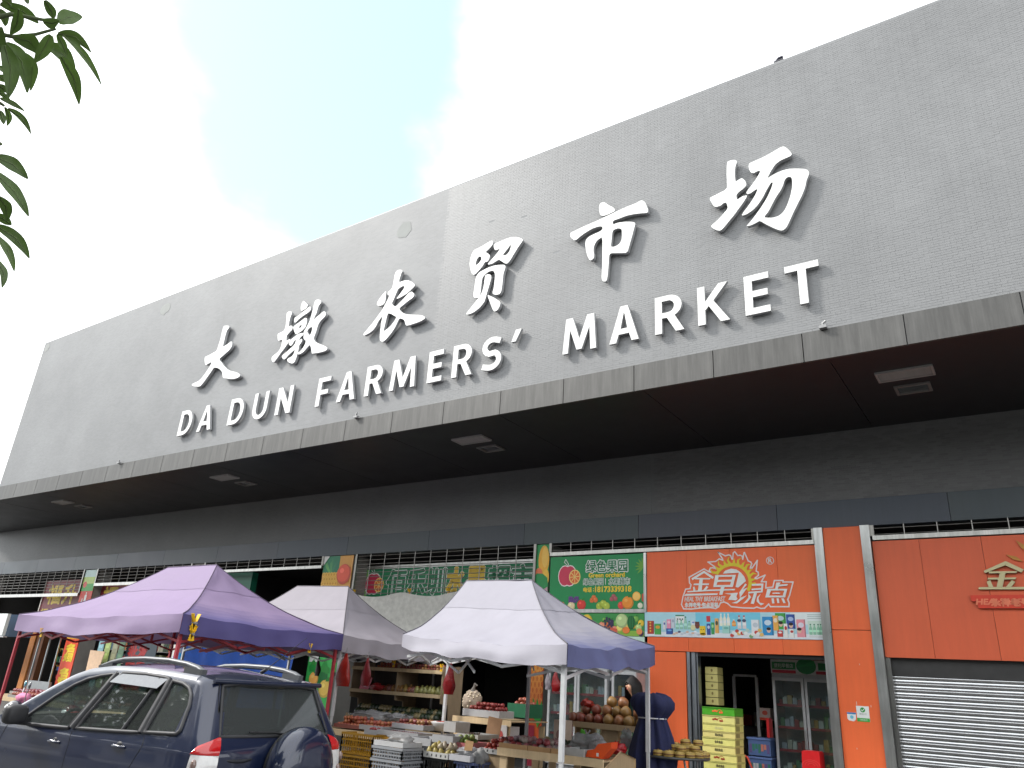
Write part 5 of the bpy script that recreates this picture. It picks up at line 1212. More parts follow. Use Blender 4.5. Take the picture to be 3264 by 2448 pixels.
    c0 = Vector(((r1[0] + r2[0]) / 2, (r1[1] + r2[1]) / 2, 0))
    for rr, ms in ((Vector(r1), (mids[3], mids[0])), (Vector(r2), (mids[1], mids[2]))):
        q = MB(); q.obox((rr.x, rr.y, rr.z - .02), (rr.x, rr.y, tops[0].z - .25), .03, .03, frame_c); wp(q, 'ridge_post', 'metal', T)
        for m_ in ms:
            q = MB(); q.obox((m_.x, m_.y, m_.z - .32), (rr.x, rr.y, tops[0].z - .12), .016, .028, frame_c); wp(q, 'truss_bar', 'metal', T)
            q = MB(); q.obox((m_.x, m_.y, m_.z - .12), (rr.x, rr.y, tops[0].z - .38), .016, .028, frame_c); wp(q, 'truss_bar', 'metal', T)
    return T
PUR, LAV = srgb(136, 118, 150), srgb(147, 142, 150)
RED, ALU = (0.42, 0.045, 0.06), (0.6, 0.61, 0.62)
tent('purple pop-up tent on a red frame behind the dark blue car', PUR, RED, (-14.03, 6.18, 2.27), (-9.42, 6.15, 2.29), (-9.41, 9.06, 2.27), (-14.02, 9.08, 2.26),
     (-12.41, 7.62, 3.20), (-11.04, 7.62, 3.20), (.245, .245, .24, .24), 0, 4, 3, 1, dark_faces=(1,))
tent('pale grey pop-up tent half hidden behind the purple one', LAV, ALU, (-14.1, 9.28, 2.28), (-9.62, 9.25, 2.287), (-9.75, 12.0, 2.28), (-14.1, 12.05, 2.28),
     (-12.594, 10.65, 3.30), (-11.102, 10.65, 3.265), (.25, .26, .25, .25), 0, 4, 3, 2)
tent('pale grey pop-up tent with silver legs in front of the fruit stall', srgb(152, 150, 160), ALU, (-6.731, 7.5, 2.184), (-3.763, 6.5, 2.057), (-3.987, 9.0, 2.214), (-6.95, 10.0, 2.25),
     (-6.495, 8.4, 2.959), (-5.165, 8.0, 2.884), (.145, .19, .205, .2), 0, 3, 2, 3, legs=(0, None, None, (-7.97, 10.02)), extra=((-5.78, 9.0),), dark_faces=(1,))

# yellow spring clamps
def clamp(loc, rz, label, s=1.0):
    T = thing('spring_clamp', label, 'clamp', loc, 'yellow spring clamps')
    T.rotation_euler = (0, 0, rz)
    y = srgb(235, 185, 25)
    for sg in (-1, 1):
        q = MB()
        q.obox((0, sg * .006, -.01 * s), (0, sg * .022 * s, .045 * s), .03 * s, .006, y)
        q.obox((0, sg * .006, -.01 * s), (0, sg * .012 * s, -.05 * s), .022 * s, .008, y)
        q.build('jaw', 'plastic', T)
    q = MB(); q.tube([(-.02 * s, 0, -.008 * s), (.02 * s, 0, -.008 * s)], .009 * s, (.25, .25, .25), 6); q.build('spring', 'metal', T)
for p, lab in (((-13.72, 13.36, 3.53), 'yellow clamp at the left end of the grey dust sheet'), ((-11.95, 13.36, 3.53), 'yellow clamp in the middle of the grey dust sheet'), ((-10.8, 13.36, 3.53), 'yellow clamp on the dust sheet beside the yellow 水')):
    clamp(p, rad(90), lab, 1.7)
clamp((-9.36, 6.3, 2.2), 0, 'large yellow clamp on the front corner of the purple tent', 2.3)
clamp((-9.36, 6.3, 2.06), 0, 'yellow clamp under the front corner of the purple tent', 2.0)
clamp((-9.36, 8.35, 2.02), 0, 'yellow clamp on the purple valance above the car antenna', 1.4)
clamp((-13.0, 6.13, 2.0), rad(90), 'yellow clamp on the left front valance of the purple tent', 1.4)
clamp((-9.1, 11.25, 1.9), rad(90), 'yellow clamp on the left end of the top fruit shelf', 1.3)
clamp((-10.25, 11.25, 1.93), rad(90), 'yellow clamp above the middle of the top fruit shelf', 1.3)

# grey dust sheet hung from the lowered grille, blue tarpaulin further left
T = thing('dust_sheet', 'stained grey sheet hanging from the lowered grille between two tents', 'sheet', (-11.3, 13.33, 2.4))
q = MB(); rows = []
for j in range(15):
    row = []
    for i in range(41):
        u = i / 40; x = -13.85 + 5.1 * u
        sgn = abs(math.sin(math.pi * u * 3.0))
        z = 3.53 - .1 * sgn * (1 - j / 14) - 1.25 * j / 14
        y = 13.33 + .05 * noise.noise((u * 9, j * .35, 4)) + .012 * math.sin(u * 60)
        row.append((x, y, z))
    rows.append(row)
q.grid(rows, (.50, .495, .46)); wp(q, 'sheet', 'cloth', T)
T = thing('blue_tarpaulin', 'dark blue tarpaulin hanging under the purple tent behind the car', 'tarpaulin', (-17.5, 13, 1.2))
q = MB(); rows = []
for j in range(12):
    rows.append([(-20 + 4.95 * i / 40, 12.98 + .07 * noise.noise((i * .25, j * .2, 8)) + .02 * math.sin(i * .9), 2.75 - 1.9 * j / 11 - .08 * math.sin(math.pi * i / 40)) for i in range(41)])
q.grid(rows, srgb(25, 70, 150)); wp(q, 'sheet', 'cloth', T)
# ------------------------------------------------------------------ dark blue car (local x runs forward from the tail, local y to its left)
CAR = thing('parked_car', 'dark blue off-road car with roof rails and a spare wheel on its tail', 'car', (-5.9, 4.25, 0))
CAR.rotation_euler = (0, 0, math.pi + rad(5.5))
CW = 1.85
NAVY = (0.006, 0.012, 0.040)
def kn(tab, u):
    for i in range(len(tab) - 1):
        if u <= tab[i + 1][0]:
            t = (u - tab[i][0]) / (tab[i + 1][0] - tab[i][0]); t = max(0, min(1, t))
            return tab[i][1] + (tab[i + 1][1] - tab[i][1]) * t
    return tab[-1][1]
ZTOP = [(0.2, 1.545), (.4, 1.575), (.76, 1.598), (1.15, 1.615), (1.62, 1.612), (1.96, 1.573), (2.18, 1.506), (2.43, 1.379), (2.82, 1.156), (2.98, 1.065), (3.12, 1.035), (3.6, .985), (4.0, .88), (4.15, .76), (4.2, .66)]
def ztop(u): return sum(kn(ZTOP, u + d) for d in (-.05, -.025, 0, .025, .05)) / 5
def vs(z, u):
    v = 0.0
    if z < .55: v = (.55 - z) * .16
    if .62 < z < .95: v -= .012 * math.sin((z - .62) / .33 * math.pi)
    if z > .98: v += (min(z, 1.09) - .98) * .28
    if z > 1.09: v += (z - 1.09) * .36
    if u > 3.5: v += (u - 3.5) ** 2 * .38
    zt = ztop(max(u, .3))
    if u > 3.0 and z > zt - .12: v += (z - zt + .12) ** 2 * 6
    if u < 2.9 and z > zt - .05: v += (z - zt + .05) ** 2 * 9
    return v
def ur(z):
    if z > 1.02: return .012 + (z - 1.02) * .46
    if z > .97: return (z - .97) * .24
    if z < .62: return -.09 + max(0, .36 - z) * .3
    return 0.0
RC = .15
sideU = [4.2 - i * .026 for i in range(int((4.2 - .36) / .026) + 1)]
NA, NR = 7, 20
def colpt(c, z):
    """c = ('s', u) side, ('a', k) corner, ('r', w) tail; gives (u, v) on the left half or across the tail"""
    if c[0] == 's':
        u = c[1]
        return (max(u, ur(z) + RC) if u < .6 else u, vs(z, u))
    if c[0] == 'a':
        a = math.pi / 2 * c[1] / NA
        return (ur(z) + RC * (1 - math.sin(a)), vs(z, .3) + RC * (1 - math.cos(a)))
    v0 = vs(z, .3) + RC
    w = c[1]
    bow = .05 * (1 - (2 * w - 1) ** 2)
    return (ur(z) - bow * .6, v0 + (CW - 2 * v0) * w)
left = [('s', u) for u in sideU] + [('a', k) for k in range(1, NA + 1)]
rear = [('r', k / NR) for k in range(1, NR)]
def ztc(c):
    if c[0] == 's': return ztop(c[1])
    if c[0] == 'a': return ztop(.36) + (1.535 - ztop(.36)) * c[1] / NA
    return 1.535 + .03 * (1 - (2 * c[1] - 1) ** 2)
NZ = 58
def P3(u, v, z): return (u, -v, z)
def inpoly(p, x, y):
    r_ = False
    for i in range(len(p)):
        (x0, y0), (x1, y1) = p[i], p[i - 1]
        if (y0 > y) != (y1 > y) and x < (x1 - x0) * (y - y0) / (y1 - y0) + x0: r_ = not r_
    return r_
WF = [(2.60, 1.035), (2.50, 1.105), (2.24, 1.30), (2.05, 1.415), (1.90, 1.475), (1.72, 1.515), (1.545, 1.537), (1.79, 1.05)]
WR = [(1.435, 1.553), (1.1, 1.556), (.765, 1.537), (.81, 1.088), (1.2, 1.072), (1.675, 1.058)]
WQ = [(.70, 1.518), (.55, 1.502), (.45, 1.470), (.385, 1.415), (.345, 1.33), (.315, 1.14), (.34, 1.112), (.745, 1.095)]
WB = [(.245, 1.105), (.30, 1.35), (.335, 1.505), (.50, 1.525), (CW - .50, 1.525), (CW - .335, 1.505), (CW - .30, 1.35), (CW - .245, 1.105)]
q = MB()
def ringrow(t, cols):
    out = []
    for c in cols:
        zt = ztc(c); z = .26 + (zt - .26) * t
        out.append((c, z))
    return out
def face_ok(c, z):
    if c[0] == 's': return not any(inpoly(w, c[1], z) for w in (WF, WR, WQ))
    if c[0] == 'r':
        u, v = colpt(c, z); return not inpoly(WB, v, z)
    return True
for side in (0, 1):
    idx = {}
    vsl, fl = [], []
    for j in range(NZ + 1):
        for i, c in enumerate(left):
            zt = ztc(c); z = .26 + (zt - .26) * j / NZ
            u, v = colpt(c, z)
            idx[(i, j)] = len(vsl); vsl.append(P3(u, v if side == 0 else CW - v, z))
    for j in range(NZ):
        for i in range(len(left) - 1):
            c0, c1 = left[i], left[i + 1]
            cm = ('s', (c0[1] + c1[1]) / 2) if c0[0] == 's' and c1[0] == 's' else c1
            zt = (ztc(c0) + ztc(c1)) / 2; z = .26 + (zt - .26) * (j + .5) / NZ
            um = cm[1] if cm[0] == 's' else 0
            # wheel arches
            if cm[0] == 's' and z < .75 and any((um - uw) ** 2 + (z - .34) ** 2 < .39 ** 2 for uw in (.78, 3.36)): continue
            if face_ok(cm, z): fl.append((idx[(i, j)], idx[(i + 1, j)], idx[(i + 1, j + 1)], idx[(i, j + 1)]))
    q.add(vsl, fl, NAVY, True)
vsl, fl = [], []
rc_ = [left[-1]] + rear
for j in range(NZ + 1):
    for i, c in enumerate(rc_ + [None]):
        if c is None:
            zt = ztc(left[-1]); z = .26 + (zt - .26) * j / NZ; u, v = colpt(left[-1], z); v = CW - v
        else:
            zt = ztc(c); z = .26 + (zt - .26) * j / NZ; u, v = colpt(c, z)
        vsl.append(P3(u, v, z))
m_ = len(rc_) + 1
for j in range(NZ):
    for i in range(m_ - 1):
        p = [vsl[j * m_ + i], vsl[j * m_ + i + 1], vsl[(j + 1) * m_ + i + 1], vsl[(j + 1) * m_ + i]]
        vm, zm = -sum(a[1] for a in p) / 4, sum(a[2] for a in p) / 4
        if not inpoly(WB, vm, zm): fl.append((j * m_ + i, j * m_ + i + 1, (j + 1) * m_ + i + 1, (j + 1) * m_ + i))
q.add(vsl, fl, NAVY, True)
# roof: cross rows whose last one is the top edge of the tail
tail_top = [colpt(c, ztc(c)) + (ztc(c),) for c in ([('s', sideU[-1])] + [('a', k) for k in range(1, NA + 1)] + rear)]
tail_top += [(a[0], CW - a[1], a[2]) for a in tail_top[:NA + 1][::-1]]
ws = [2 * p[1] / CW - 1 for p in tail_top]
w0 = ws[0]
def cross(u, crown, bow=0.0):
    zt = ztop(u); v0 = vs(zt, u)
    row = []
    for w in ws:
        k = w / -w0
        row.append(P3(u + bow * (1 - k * k), CW / 2 + (CW / 2 - v0) * k, zt + crown * (1 - k * k) * (1 - .25 * k * k)))
    return row
rows = [[P3(*p) for p in tail_top]] + [cross(u, .02 + .035 * min(1, (u - .36) / .5)) for u in (.40, .5, .65, .85, 1.1, 1.35, 1.6, 1.8, 1.96, 2.03)]
q.grid(rows, NAVY)
q.grid([cross(u, .03 + .03 * math.sin((u - 2.95) * 2)) for u in (2.98, 3.1, 3.3, 3.6, 3.85, 4.0, 4.12, 4.2)], NAVY)
body = q.build('body', 'carpaint', CAR)
q = MB(); q.grid([cross(2.03 + .95 * i / 10, .055, .10 * math.sin(math.pi * (i / 10) * .5 + .3)) for i in range(11)], BLACK); q.build('windscreen', 'carglass', CAR)
# glass and rubber surrounds
def on_side(u, z, off=0.0, right=False):
    v = vs(z, u) - off
    return P3(u, CW - v if right else v, z)
def on_tail(v, z, off=0.0):
    w = (v - .3) / (CW - .6)
    return P3(ur(z) - .03 * (1 - (2 * w - 1) ** 2) - off, v, z)
def dense(p, n=5):
    out = []
    for i in range(len(p)):
        a, b2 = p[i], p[(i + 1) % len(p)]
        out += [(a[0] + (b2[0] - a[0]) * k / n, a[1] + (b2[1] - a[1]) * k / n) for k in range(n)]
    return out
for right in (False, True):
    for nm, w, gm in (('front_window', WF, 'carglass'), ('rear_window', WR, 'carglass'), ('quarter_window', WQ, 'cargreyglass')):
        q = MB(); q.prism(dense(w), [], lambda a, b2, d: on_side(a, b2, -.006, right), 0, BLACK)
        win = q.build(nm, gm, CAR)
        q = MB(); q.tube([on_side(a, b2, .004, right) for a, b2 in dense(w) + [w[0], dense(w)[1]]], .017, (.045, .045, .05), 6, caps=False); q.build('rubber_seal', 'rubber', win)
    q = MB(); q.tube([on_side(.885, 1.545, .002, right), on_side(1.045, 1.078, .002, right)], .016, (.04, .04, .045), 6); q.build('window_divider', 'rubber', CAR)
    q = MB(); q.tube([on_side(1.50, 1.55, .003, right), on_side(1.735, 1.055, .003, right)], .032, (.05, .05, .055), 6); q.build('door_pillar', 'rubber', CAR)
    q = MB(); q.tube([on_side(.735, 1.53, .003, right), on_side(.778, 1.088, .003, right)], .03, (.05, .05, .055), 6); q.build('door_pillar', 'rubber', CAR)
    q = MB(); rows = []
    for j in range(3):
        rows.append([on_side(1.45 + (.76 - 1.45) * i / 12 + .035 * j, 1.562 - .048 * j - .02 * (i / 12), .012 + .012 * j, right) for i in range(13)])
    q.grid(rows, (.16, .17, .19)); q.build('wind_deflector', 'lamp', CAR)
    for nm, pts in (('door_seam', [(.72, 1.06), (.70, .99), (.80, .80), (.98, .62), (1.12, .40)]), ('door_seam', [(1.72, 1.03), (1.70, .9), (1.70, .4)]), ('door_seam', [(2.74, 1.02), (2.78, .9), (2.80, .42)])):
        q = MB(); P_ = []
        for i in range(len(pts) - 1):
            P_ += [on_side(pts[i][0] + (pts[i + 1][0] - pts[i][0]) * k / 6, pts[i][1] + (pts[i + 1][1] - pts[i][1]) * k / 6, -.0015, right) for k in range(6)]
        P_.append(on_side(*pts[-1], -.0015, right))
        q.tube(P_, .0045, (.004, .004, .006), 5); q.build(nm, 'rubber', CAR)
    for u, z in ((1.0, .962), (1.92, .925)):
        q = MB(); q.sphere(on_side(u, z + .012, -.012, right), .05, (.006, .007, .012), 10, 6, (1.0, .38, .62)); h = q.build('door_handle', 'rubber', CAR)
        q = MB(); q.tube([on_side(u - .085, z - .002, .002, right), on_side(u - .05, z, .022, right), on_side(u + .05, z + .002, .022, right), on_side(u + .085, z, .002, right)], .012, NAVY, 6); q.build('grip', 'carpaint', h)
    q = MB()
    pv = .30 if not right else CW - .30
    def rl(u, z, dv=0): return P3(u, pv + (dv if not right else -dv), z)
    q.tube([rl(1.93, 1.60), rl(1.8, 1.635), rl(1.6, 1.672), rl(1.3, 1.688), rl(.95, 1.686), rl(.7, 1.664), rl(.55, 1.635), rl(.47, 1.60)], [.02, .024, .026, .026, .026, .027, .03, .032], (.10, .105, .115), 8)
    rail = q.build('roof_rail', 'metal', CAR)
    q = MB(); q.obox(rl(.70, 1.612), rl(.46, 1.598), .06, .06, (.10, .105, .11)); q.obox(rl(1.95, 1.585), rl(1.75, 1.612), .055, .04, (.10, .105, .11)); q.build('rail_foot', 'metal', rail)
    # lamp cluster round the corner
    cols = [('a', k) for k in (1.8, 2.4, 3, 4, 5, 6, 7)] + [('r', .02), ('r', .045)]
    if True:
        n = len(cols)
        for part, c, f0, f1, m2 in (('red_lens', (.50, .012, .014), lambda t: .968 + .012 * (1 - t), lambda t: .985 + .125 * t ** .6, 'lamp'), ('clear_lens', (.66, .65, .64), lambda t: .72, lambda t: .966 + .012 * (1 - t), 'lamp')):
            q = MB(); rows = []
            for j in range(7):
                row = []
                for i, cc in enumerate(cols):
                    t = i / (n - 1); z = f0(t) + (f1(t) - f0(t)) * j / 6
                    u, v = colpt(cc, z)
                    b2 = .012 * (1 - (2 * j / 6 - 1) ** 4)
                    u -= b2 * (i / n); v -= b2 * (1 - i / n)
                    row.append(P3(u, v if not right else CW - v, z))
                rows.append(row)
            q.grid(rows, c)
            if part == 'red_lens':
                tl = q.build('tail_lamp', m2, CAR)
            else:
                cl = q.build(part, m2, tl)
                for k, (ci, z) in enumerate(((('a', 3), .905), (('a', 6), .80))):
                    u, v = colpt(ci, z); u -= .012; v -= .012
                    q = MB(); q.sphere(P3(u, v if not right else CW - v, z), .042, (.20, .13, .11), 10, 6, (.6, .6, 1)); q.build('bulb_cup', 'lamp', tl)
    # door mirror, wheels, seats
    q = MB(); q.sphere(P3(2.40, (-.15 if not right else CW + .15), 1.125), .11, (.022, .022, .025), 16, 10, (.62, .95, .8), pw=.55); q.obox(P3(2.46, .03 if not right else CW - .03, 1.06), P3(2.42, -.1 if not right else CW + .1, 1.08), .05, .07, (.02, .02, .022)); q.build('door_mirror', 'rubber', CAR)
    for u in (.78, 3.36):
        q = MB(); q.lathe([(.2, -.1), (.31, -.105), (.335, -.08), (.34, 0), (.335, .08), (.31, .105), (.2, .1)], (.02, .02, .02), 28, P3(u, .13 if not right else CW - .13, .34), 'Y'); wh = q.build('wheel', 'rubber', CAR)
        q = MB()
        sgn = 1 if not right else -1
        q.lathe([(.0, .07 * sgn), (.06, .085 * sgn), (.18, .06 * sgn), (.205, .09 * sgn)], (.45, .45, .46), 20, P3(u, .13 if not right else CW - .13, .34), 'Y'); q.build('rim', 'steel', wh)
    v0 = .55 if not right else CW - .55
    q = MB(); q.sphere(P3(1.45, v0, 1.0), .26, (.035, .026, .02), 12, 8, (.42, 1.0, 1.5)); st = q.build('seat', 'cloth', CAR)
    q = MB(); q.sphere(P3(1.36, v0, 1.40), .12, (.035, .026, .02), 10, 7, (.5, 1.05, .75)); q.build('headrest', 'cloth', st)
q = MB(); q.sphere(P3(.85, CW / 2, .9), .3, (.03, .028, .026), 14, 8, (.4, 2.2, 1.0)); q.build('rear_bench', 'cloth', CAR)
q = MB(); q.box(.15, 3.0, -CW + .15, -.15, .35, .52, (.03, .03, .032)); q.build('cabin_floor', 'cloth', CAR)
q = MB(); q.box(2.6, 3.0, -CW + .2, -.2, .6, 1.0, (.03, .03, .032)); q.build('dashboard', 'rubber', CAR)
q = MB(); q.tube([P3(2.42 + .11 * math.cos(a) * .4, .5 + .17 * math.sin(a), 1.0 + .17 * math.cos(a)) for a in [i * math.pi / 8 for i in range(17)]], .016, (.03, .03, .03), 6, caps=False); q.build('steering_wheel', 'rubber', CAR)
q = MB(); q.prism(dense(WB), [], lambda a, b2, d: on_tail(a, b2, -.008), 0, BLACK); rg = q.build('tail_window', 'cargreyglass', CAR)
q = MB(); q.tube([on_tail(a, b2, .0) for a, b2 in dense(WB) + [WB[0]]], .016, (.03, .03, .033), 6, caps=False); q.build('rubber_seal', 'rubber', rg)
q = MB(); q.tube([on_tail(.24 + (CW - .48) * i / 12, 1.543 - .0, .02) for i in range(13)], .022, NAVY, 8); q.build('roof_lip', 'carpaint', CAR)
q = MB(); q.tube([on_tail(.205 + .1 * max(0, (z - 1.05) / .48), z, .001) for z in [.62 + .91 * i / 14 for i in range(15)]], .005, (.004, .004, .006), 5); q.build('tailgate_seam', 'rubber', CAR)
q = MB(); q.tube([on_tail(CW - .205 - .1 * max(0, (z - 1.05) / .48), z, .001) for z in [.62 + .91 * i / 14 for i in range(15)]], .005, (.004, .004, .006), 5); q.build('tailgate_seam', 'rubber', CAR)
q = MB(); q.tube([on_tail(.30 + .28 * i / 6, .93 - .012 * (1 - (i / 3 - 1) ** 2), .004) for i in range(7)], [.006, .014, .017, .017, .017, .014, .006], (.008, .009, .014), 6); q.build('tailgate_handle', 'rubber', CAR)
q = MB(); q.tube([on_tail(1.02, 1.115, .02), on_tail(.82, 1.135, .024), on_tail(.55, 1.14, .02)], .009, (.012, .012, .014), 5); q.tube([on_tail(.98, 1.11, .014), on_tail(1.08, 1.10, .02)], .02, (.012, .012, .014), 8); q.build('rear_wiper', 'rubber', CAR)
# spare wheel under a painted cover
q = MB(); cv, czw, Rw = 1.05, .825, .375
prof = [(.0, -.285), (.12, -.283), (.235, -.272), (.30, -.255), (.345, -.225), (.368, -.18), (.372, -.12), (.362, -.06), (.34, -.04)]
q.lathe(prof[::-1], NAVY, 40, P3(-.03, cv, czw), 'X'); sw = q.build('spare_wheel_cover', 'carpaint', CAR)
q = MB(); q.lathe([(.337, -.05), (.35, -.02), (.33, .0), (.1, .0)], (.02, .02, .02), 32, P3(-.03, cv, czw), 'X'); q.build('tyre', 'rubber', sw)
q = MB()
for i, (a, b2) in enumerate((((.10, -.30), (.17, -.15)), ((.17, -.15), (.19, -.31)), ((.19, -.31), (.27, -.1)), ((.27, -.1), (.26, -.22)))):
    p0, p1 = P3(-.318, cv + a, czw + b2[0]) if False else None, None
for i, (x0, z0, x1, z1) in enumerate(((.02, -.30, .10, -.18), (.10, -.18, .115, -.29), (.115, -.29, .20, -.10), (.20, -.10, .195, -.2))):
    q.obox(P3(-.309 + .03 * (i > 1), cv + x0, czw + z0), P3(-.306 + .03 * (i > 1), cv + x1, czw + z1), .006, .03, (.42, .43, .44), up=(1, 0, 0))
q.build('cover_mark', 'metal', sw)
q = MB(); q.tube([P3(.42, .95, 1.635), P3(.36, .95, 1.665)], .018, (.03, .03, .035), 8); q.tube([P3(.37, .95, 1.66), P3(-.10, .95, 1.97)], [.005, .002], (.04, .04, .045), 5); q.build('antenna', 'rubber', CAR)
q = MB(); q.box(-.16, .02, -CW + .1, -.1, .36, .6, NAVY); q.build('bumper', 'carpaint', CAR)
# ------------------------------------------------------------------ the mango tree whose branch hangs in from the left
TR = thing('mango_tree', 'mango tree branch with long drooping leaves hanging in against the sky', 'tree', (-5.3, -.6, 0))
BK = (.11, .09, .07)
q = MB(); q.tube([(-5.3, -.6, 0), (-5.28, -.58, 1.0), (-5.22, -.55, 2.1), (-5.05, -.5, 3.1)], [.2, .16, .14, .12], BK, 12); wp(q, 'trunk', 'bark', TR)
ends = [Vector(t[0]) for t in TWIGS]
q = MB()
hub = Vector((-5.05, -.5, 3.05))
for e in ends:
    q.tube([hub, hub.lerp(e, .35) + Vector((0, 0, .25)), hub.lerp(e, .7) + Vector((0, 0, .2)), e], [.07, .045, .022, .009], BK, 7)
for k in range(9):
    a = 2 * math.pi * k / 9
    q.tube([hub, hub + Vector((math.cos(a) * .9, math.sin(a) * .9, .9)), hub + Vector((math.cos(a) * 1.7, math.sin(a) * 1.7, 1.6 + .3 * math.sin(3 * a)))], [.075, .05, .015], BK, 7)
wp(q, 'limb', 'bark', TR)
for t in TWIGS:
    q = MB(); q.tube(t, [.008 - .004 * i / (len(t) - 1) for i in range(len(t))], (.10, .13, .06), 6); wp(q, 'twig', 'bark', TR)
def leaf(mb, a, m, b2, w, c, tw, fold=.25):
    a, m, b2 = Vector(a), Vector(m), Vector(b2)
    pts = []
    n = 10
    for i in range(n + 1):
        t = i / n
        pts.append(a * (1 - t) ** 2 + (m * 2 - (a + b2) * .5) * 2 * t * (1 - t) + b2 * t * t)
    d = (b2 - a).normalized()
    view = Vector((0, 0, 1.65)) - m
    side = d.cross(view).normalized()
    nn = side.cross(d).normalized()
    rows = []
    for i, p in enumerate(pts):
        t = i / n
        ww = w * 1.22 * (math.sin(math.pi * min(1, t * .93 + .05)) ** .7) * (1.08 - .35 * t)
        ang = tw + .22 * math.sin(t * 3 + tw * 3)
        s2 = side * math.cos(ang) + nn * math.sin(ang)
        n2 = nn * math.cos(ang) - side * math.sin(ang)
        wav = .12 * math.sin(t * 13 + tw * 9)
        rows.append([p - s2 * ww + n2 * ww * (fold + wav), p - s2 * ww * .5 + n2 * ww * fold * .4, p, p + s2 * ww * .5 + n2 * ww * fold * .4, p + s2 * ww + n2 * ww * (fold - wav)])
    mb.grid(rows, c)
rl_ = random.Random(4)
for a, m, b2, w in LEAVES:
    q = MB()
    g_ = rl_.uniform(.75, 1.15)
    leaf(q, a, m, b2, w, (.085 * g_, .15 * g_, .030 * g_), rl_.uniform(-.3, .3), rl_.uniform(.08, .25))
    q.tube([a, m, b2], [.0022, .0016, .0006], (.16, .22, .08), 4)
    wp(q, 'leaf', 'leaf', TR)
Ri = cam.matrix_world.to_3x3().transposed()
def in_frame(p):
    c = Ri @ (Vector(p) - Vector((0, 0, 1.65)))
    if c.z > -.05: return False
    return abs(c.x / -c.z) < .72 and abs(c.y / -c.z) < .56
q = MB(); cnt = 0
while cnt < 6000:
    d = Vector((rl_.gauss(0, 1), rl_.gauss(0, 1), rl_.gauss(0, 1))).normalized() * rl_.uniform(.45, 1) ** .6
    p = Vector((-5.2 + d.x * 2.5, -.9 + d.y * 2.4, 4.6 + d.z * 1.5))
    if noise.noise(p * .9) < -.12: continue
    L = rl_.uniform(.24, .42)
    a = rl_.uniform(0, 6.28); dr = Vector((math.cos(a), math.sin(a), rl_.uniform(-1.6, -.2))).normalized() * L
    e = p + dr
    if in_frame(p) or in_frame(e) or in_frame((p + e) / 2): cnt += 1; continue
    s2 = dr.cross(Vector((0, 0, 1))).normalized() * L * .17
    g_ = rl_.uniform(.7, 1.2); c = (.065 * g_, .12 * g_, .028 * g_)
    m = p + dr * .5 + Vector((0, 0, .012))
    q.add([p, m - s2, e, m + s2], [(0, 1, 2), (0, 2, 3)], c); cnt += 1
wp(q, 'crown', 'leaf', TR, kind='stuff')

# low block added to hide low sky; mirrored street trees enlarged for shade
SB = thing('low_sky_blocker', 'unseen low pale concrete block added across the road to hide low sky', 'building', (-8, -27, 0))
q = MB(); q.box(-60, 40, -34, -27, 0, 9.0, (.30, .29, .27)); wp(q, 'blocker_wall', 'render', SB)
for i in range(22):
    for z in (1.2, 5.2):
        q = MB(); q.box(-58 + i * 4.4, -55.6 + i * 4.4, -27.02, -26.97, z, z + 2.2, (.04, .05, .055)); wp(q, 'blocker_window', 'panel', SB)
TR['group'] = 'mango trees along the road, with unseen copies enlarged for shade'
for i, (x, y, s_, rz) in enumerate(((-11.5, -5.5, 1.7, 1.2), (-3.0, -8.0, 1.9, 2.4), (5.5, -6.5, 1.7, 4.0), (-20.0, -6.5, 1.8, 0.6), (-29.0, -4.0, 1.9, 5.0))):
    t = TR.copy(); COL.objects.link(t)
    t['label'] = 'unseen mango tree enlarged for shade on the far side of the road, ' + ('facing the purple tent', 'facing the plywood table', 'facing the roller shutter', 'level with the red banner', 'farthest left')[i]
    t.location = (x, y, 0); t.rotation_euler = (0, 0, rz); t.scale = (s_, s_, s_ * .8)  # scaled up to hold low sky off the stalls and car
    for ch in list(TR.children):
        if ch.name.split('.')[0] in ('trunk', 'limb', 'crown'):
            c = ch.copy(); COL.objects.link(c); c.parent = t
# ------------------------------------------------------------------ helpers for the market goods
PLY, PLY2 = srgb(205, 180, 142), srgb(165, 142, 110)
rs = random.Random(21)
def fruit_mesh(name, kind, r, c):
    g_ = sum(c) / 3
    c = tuple((v * .85 + g_ * .15) * .42 for v in c)
    q = MB()
    if kind == 'pear':
        q.lathe([(.001, -r), (r * .6, -r * .9), (r, -r * .3), (r * .9, r * .3), (r * .55, r * .85), (r * .3, r * 1.25), (.001, r * 1.35)], c, 10)
    elif kind == 'apple':
        q.lathe([(.001, -r * .75), (r * .5, -r * .88), (r * .95, -r * .35), (r, r * .2), (r * .7, r * .78), (r * .3, r * .82), (.001, r * .62)], c, 10)
        q.tube([(0, 0, r * .6), (r * .1, 0, r * 1.0)], r * .05, (.1, .07, .03), 4)
    elif kind == 'pomelo':
        q.lathe([(.001, -r * .9), (r * .6, -r * .8), (r * .98, -r * .2), (r, r * .1), (r * .8, r * .6), (r * .4, r * .95), (r * .12, r * 1.08), (.001, r * 1.05)], c, 14)
        q.lathe([(r * .1, r * 1.06), (.001, r * 1.1)], (.15, .2, .06), 6)
    else:
        q.sphere((0, 0, 0), r, c, 10, 7)
    me = q.mesh(name)
    me.materials.append(MT['fruit'])
    return me
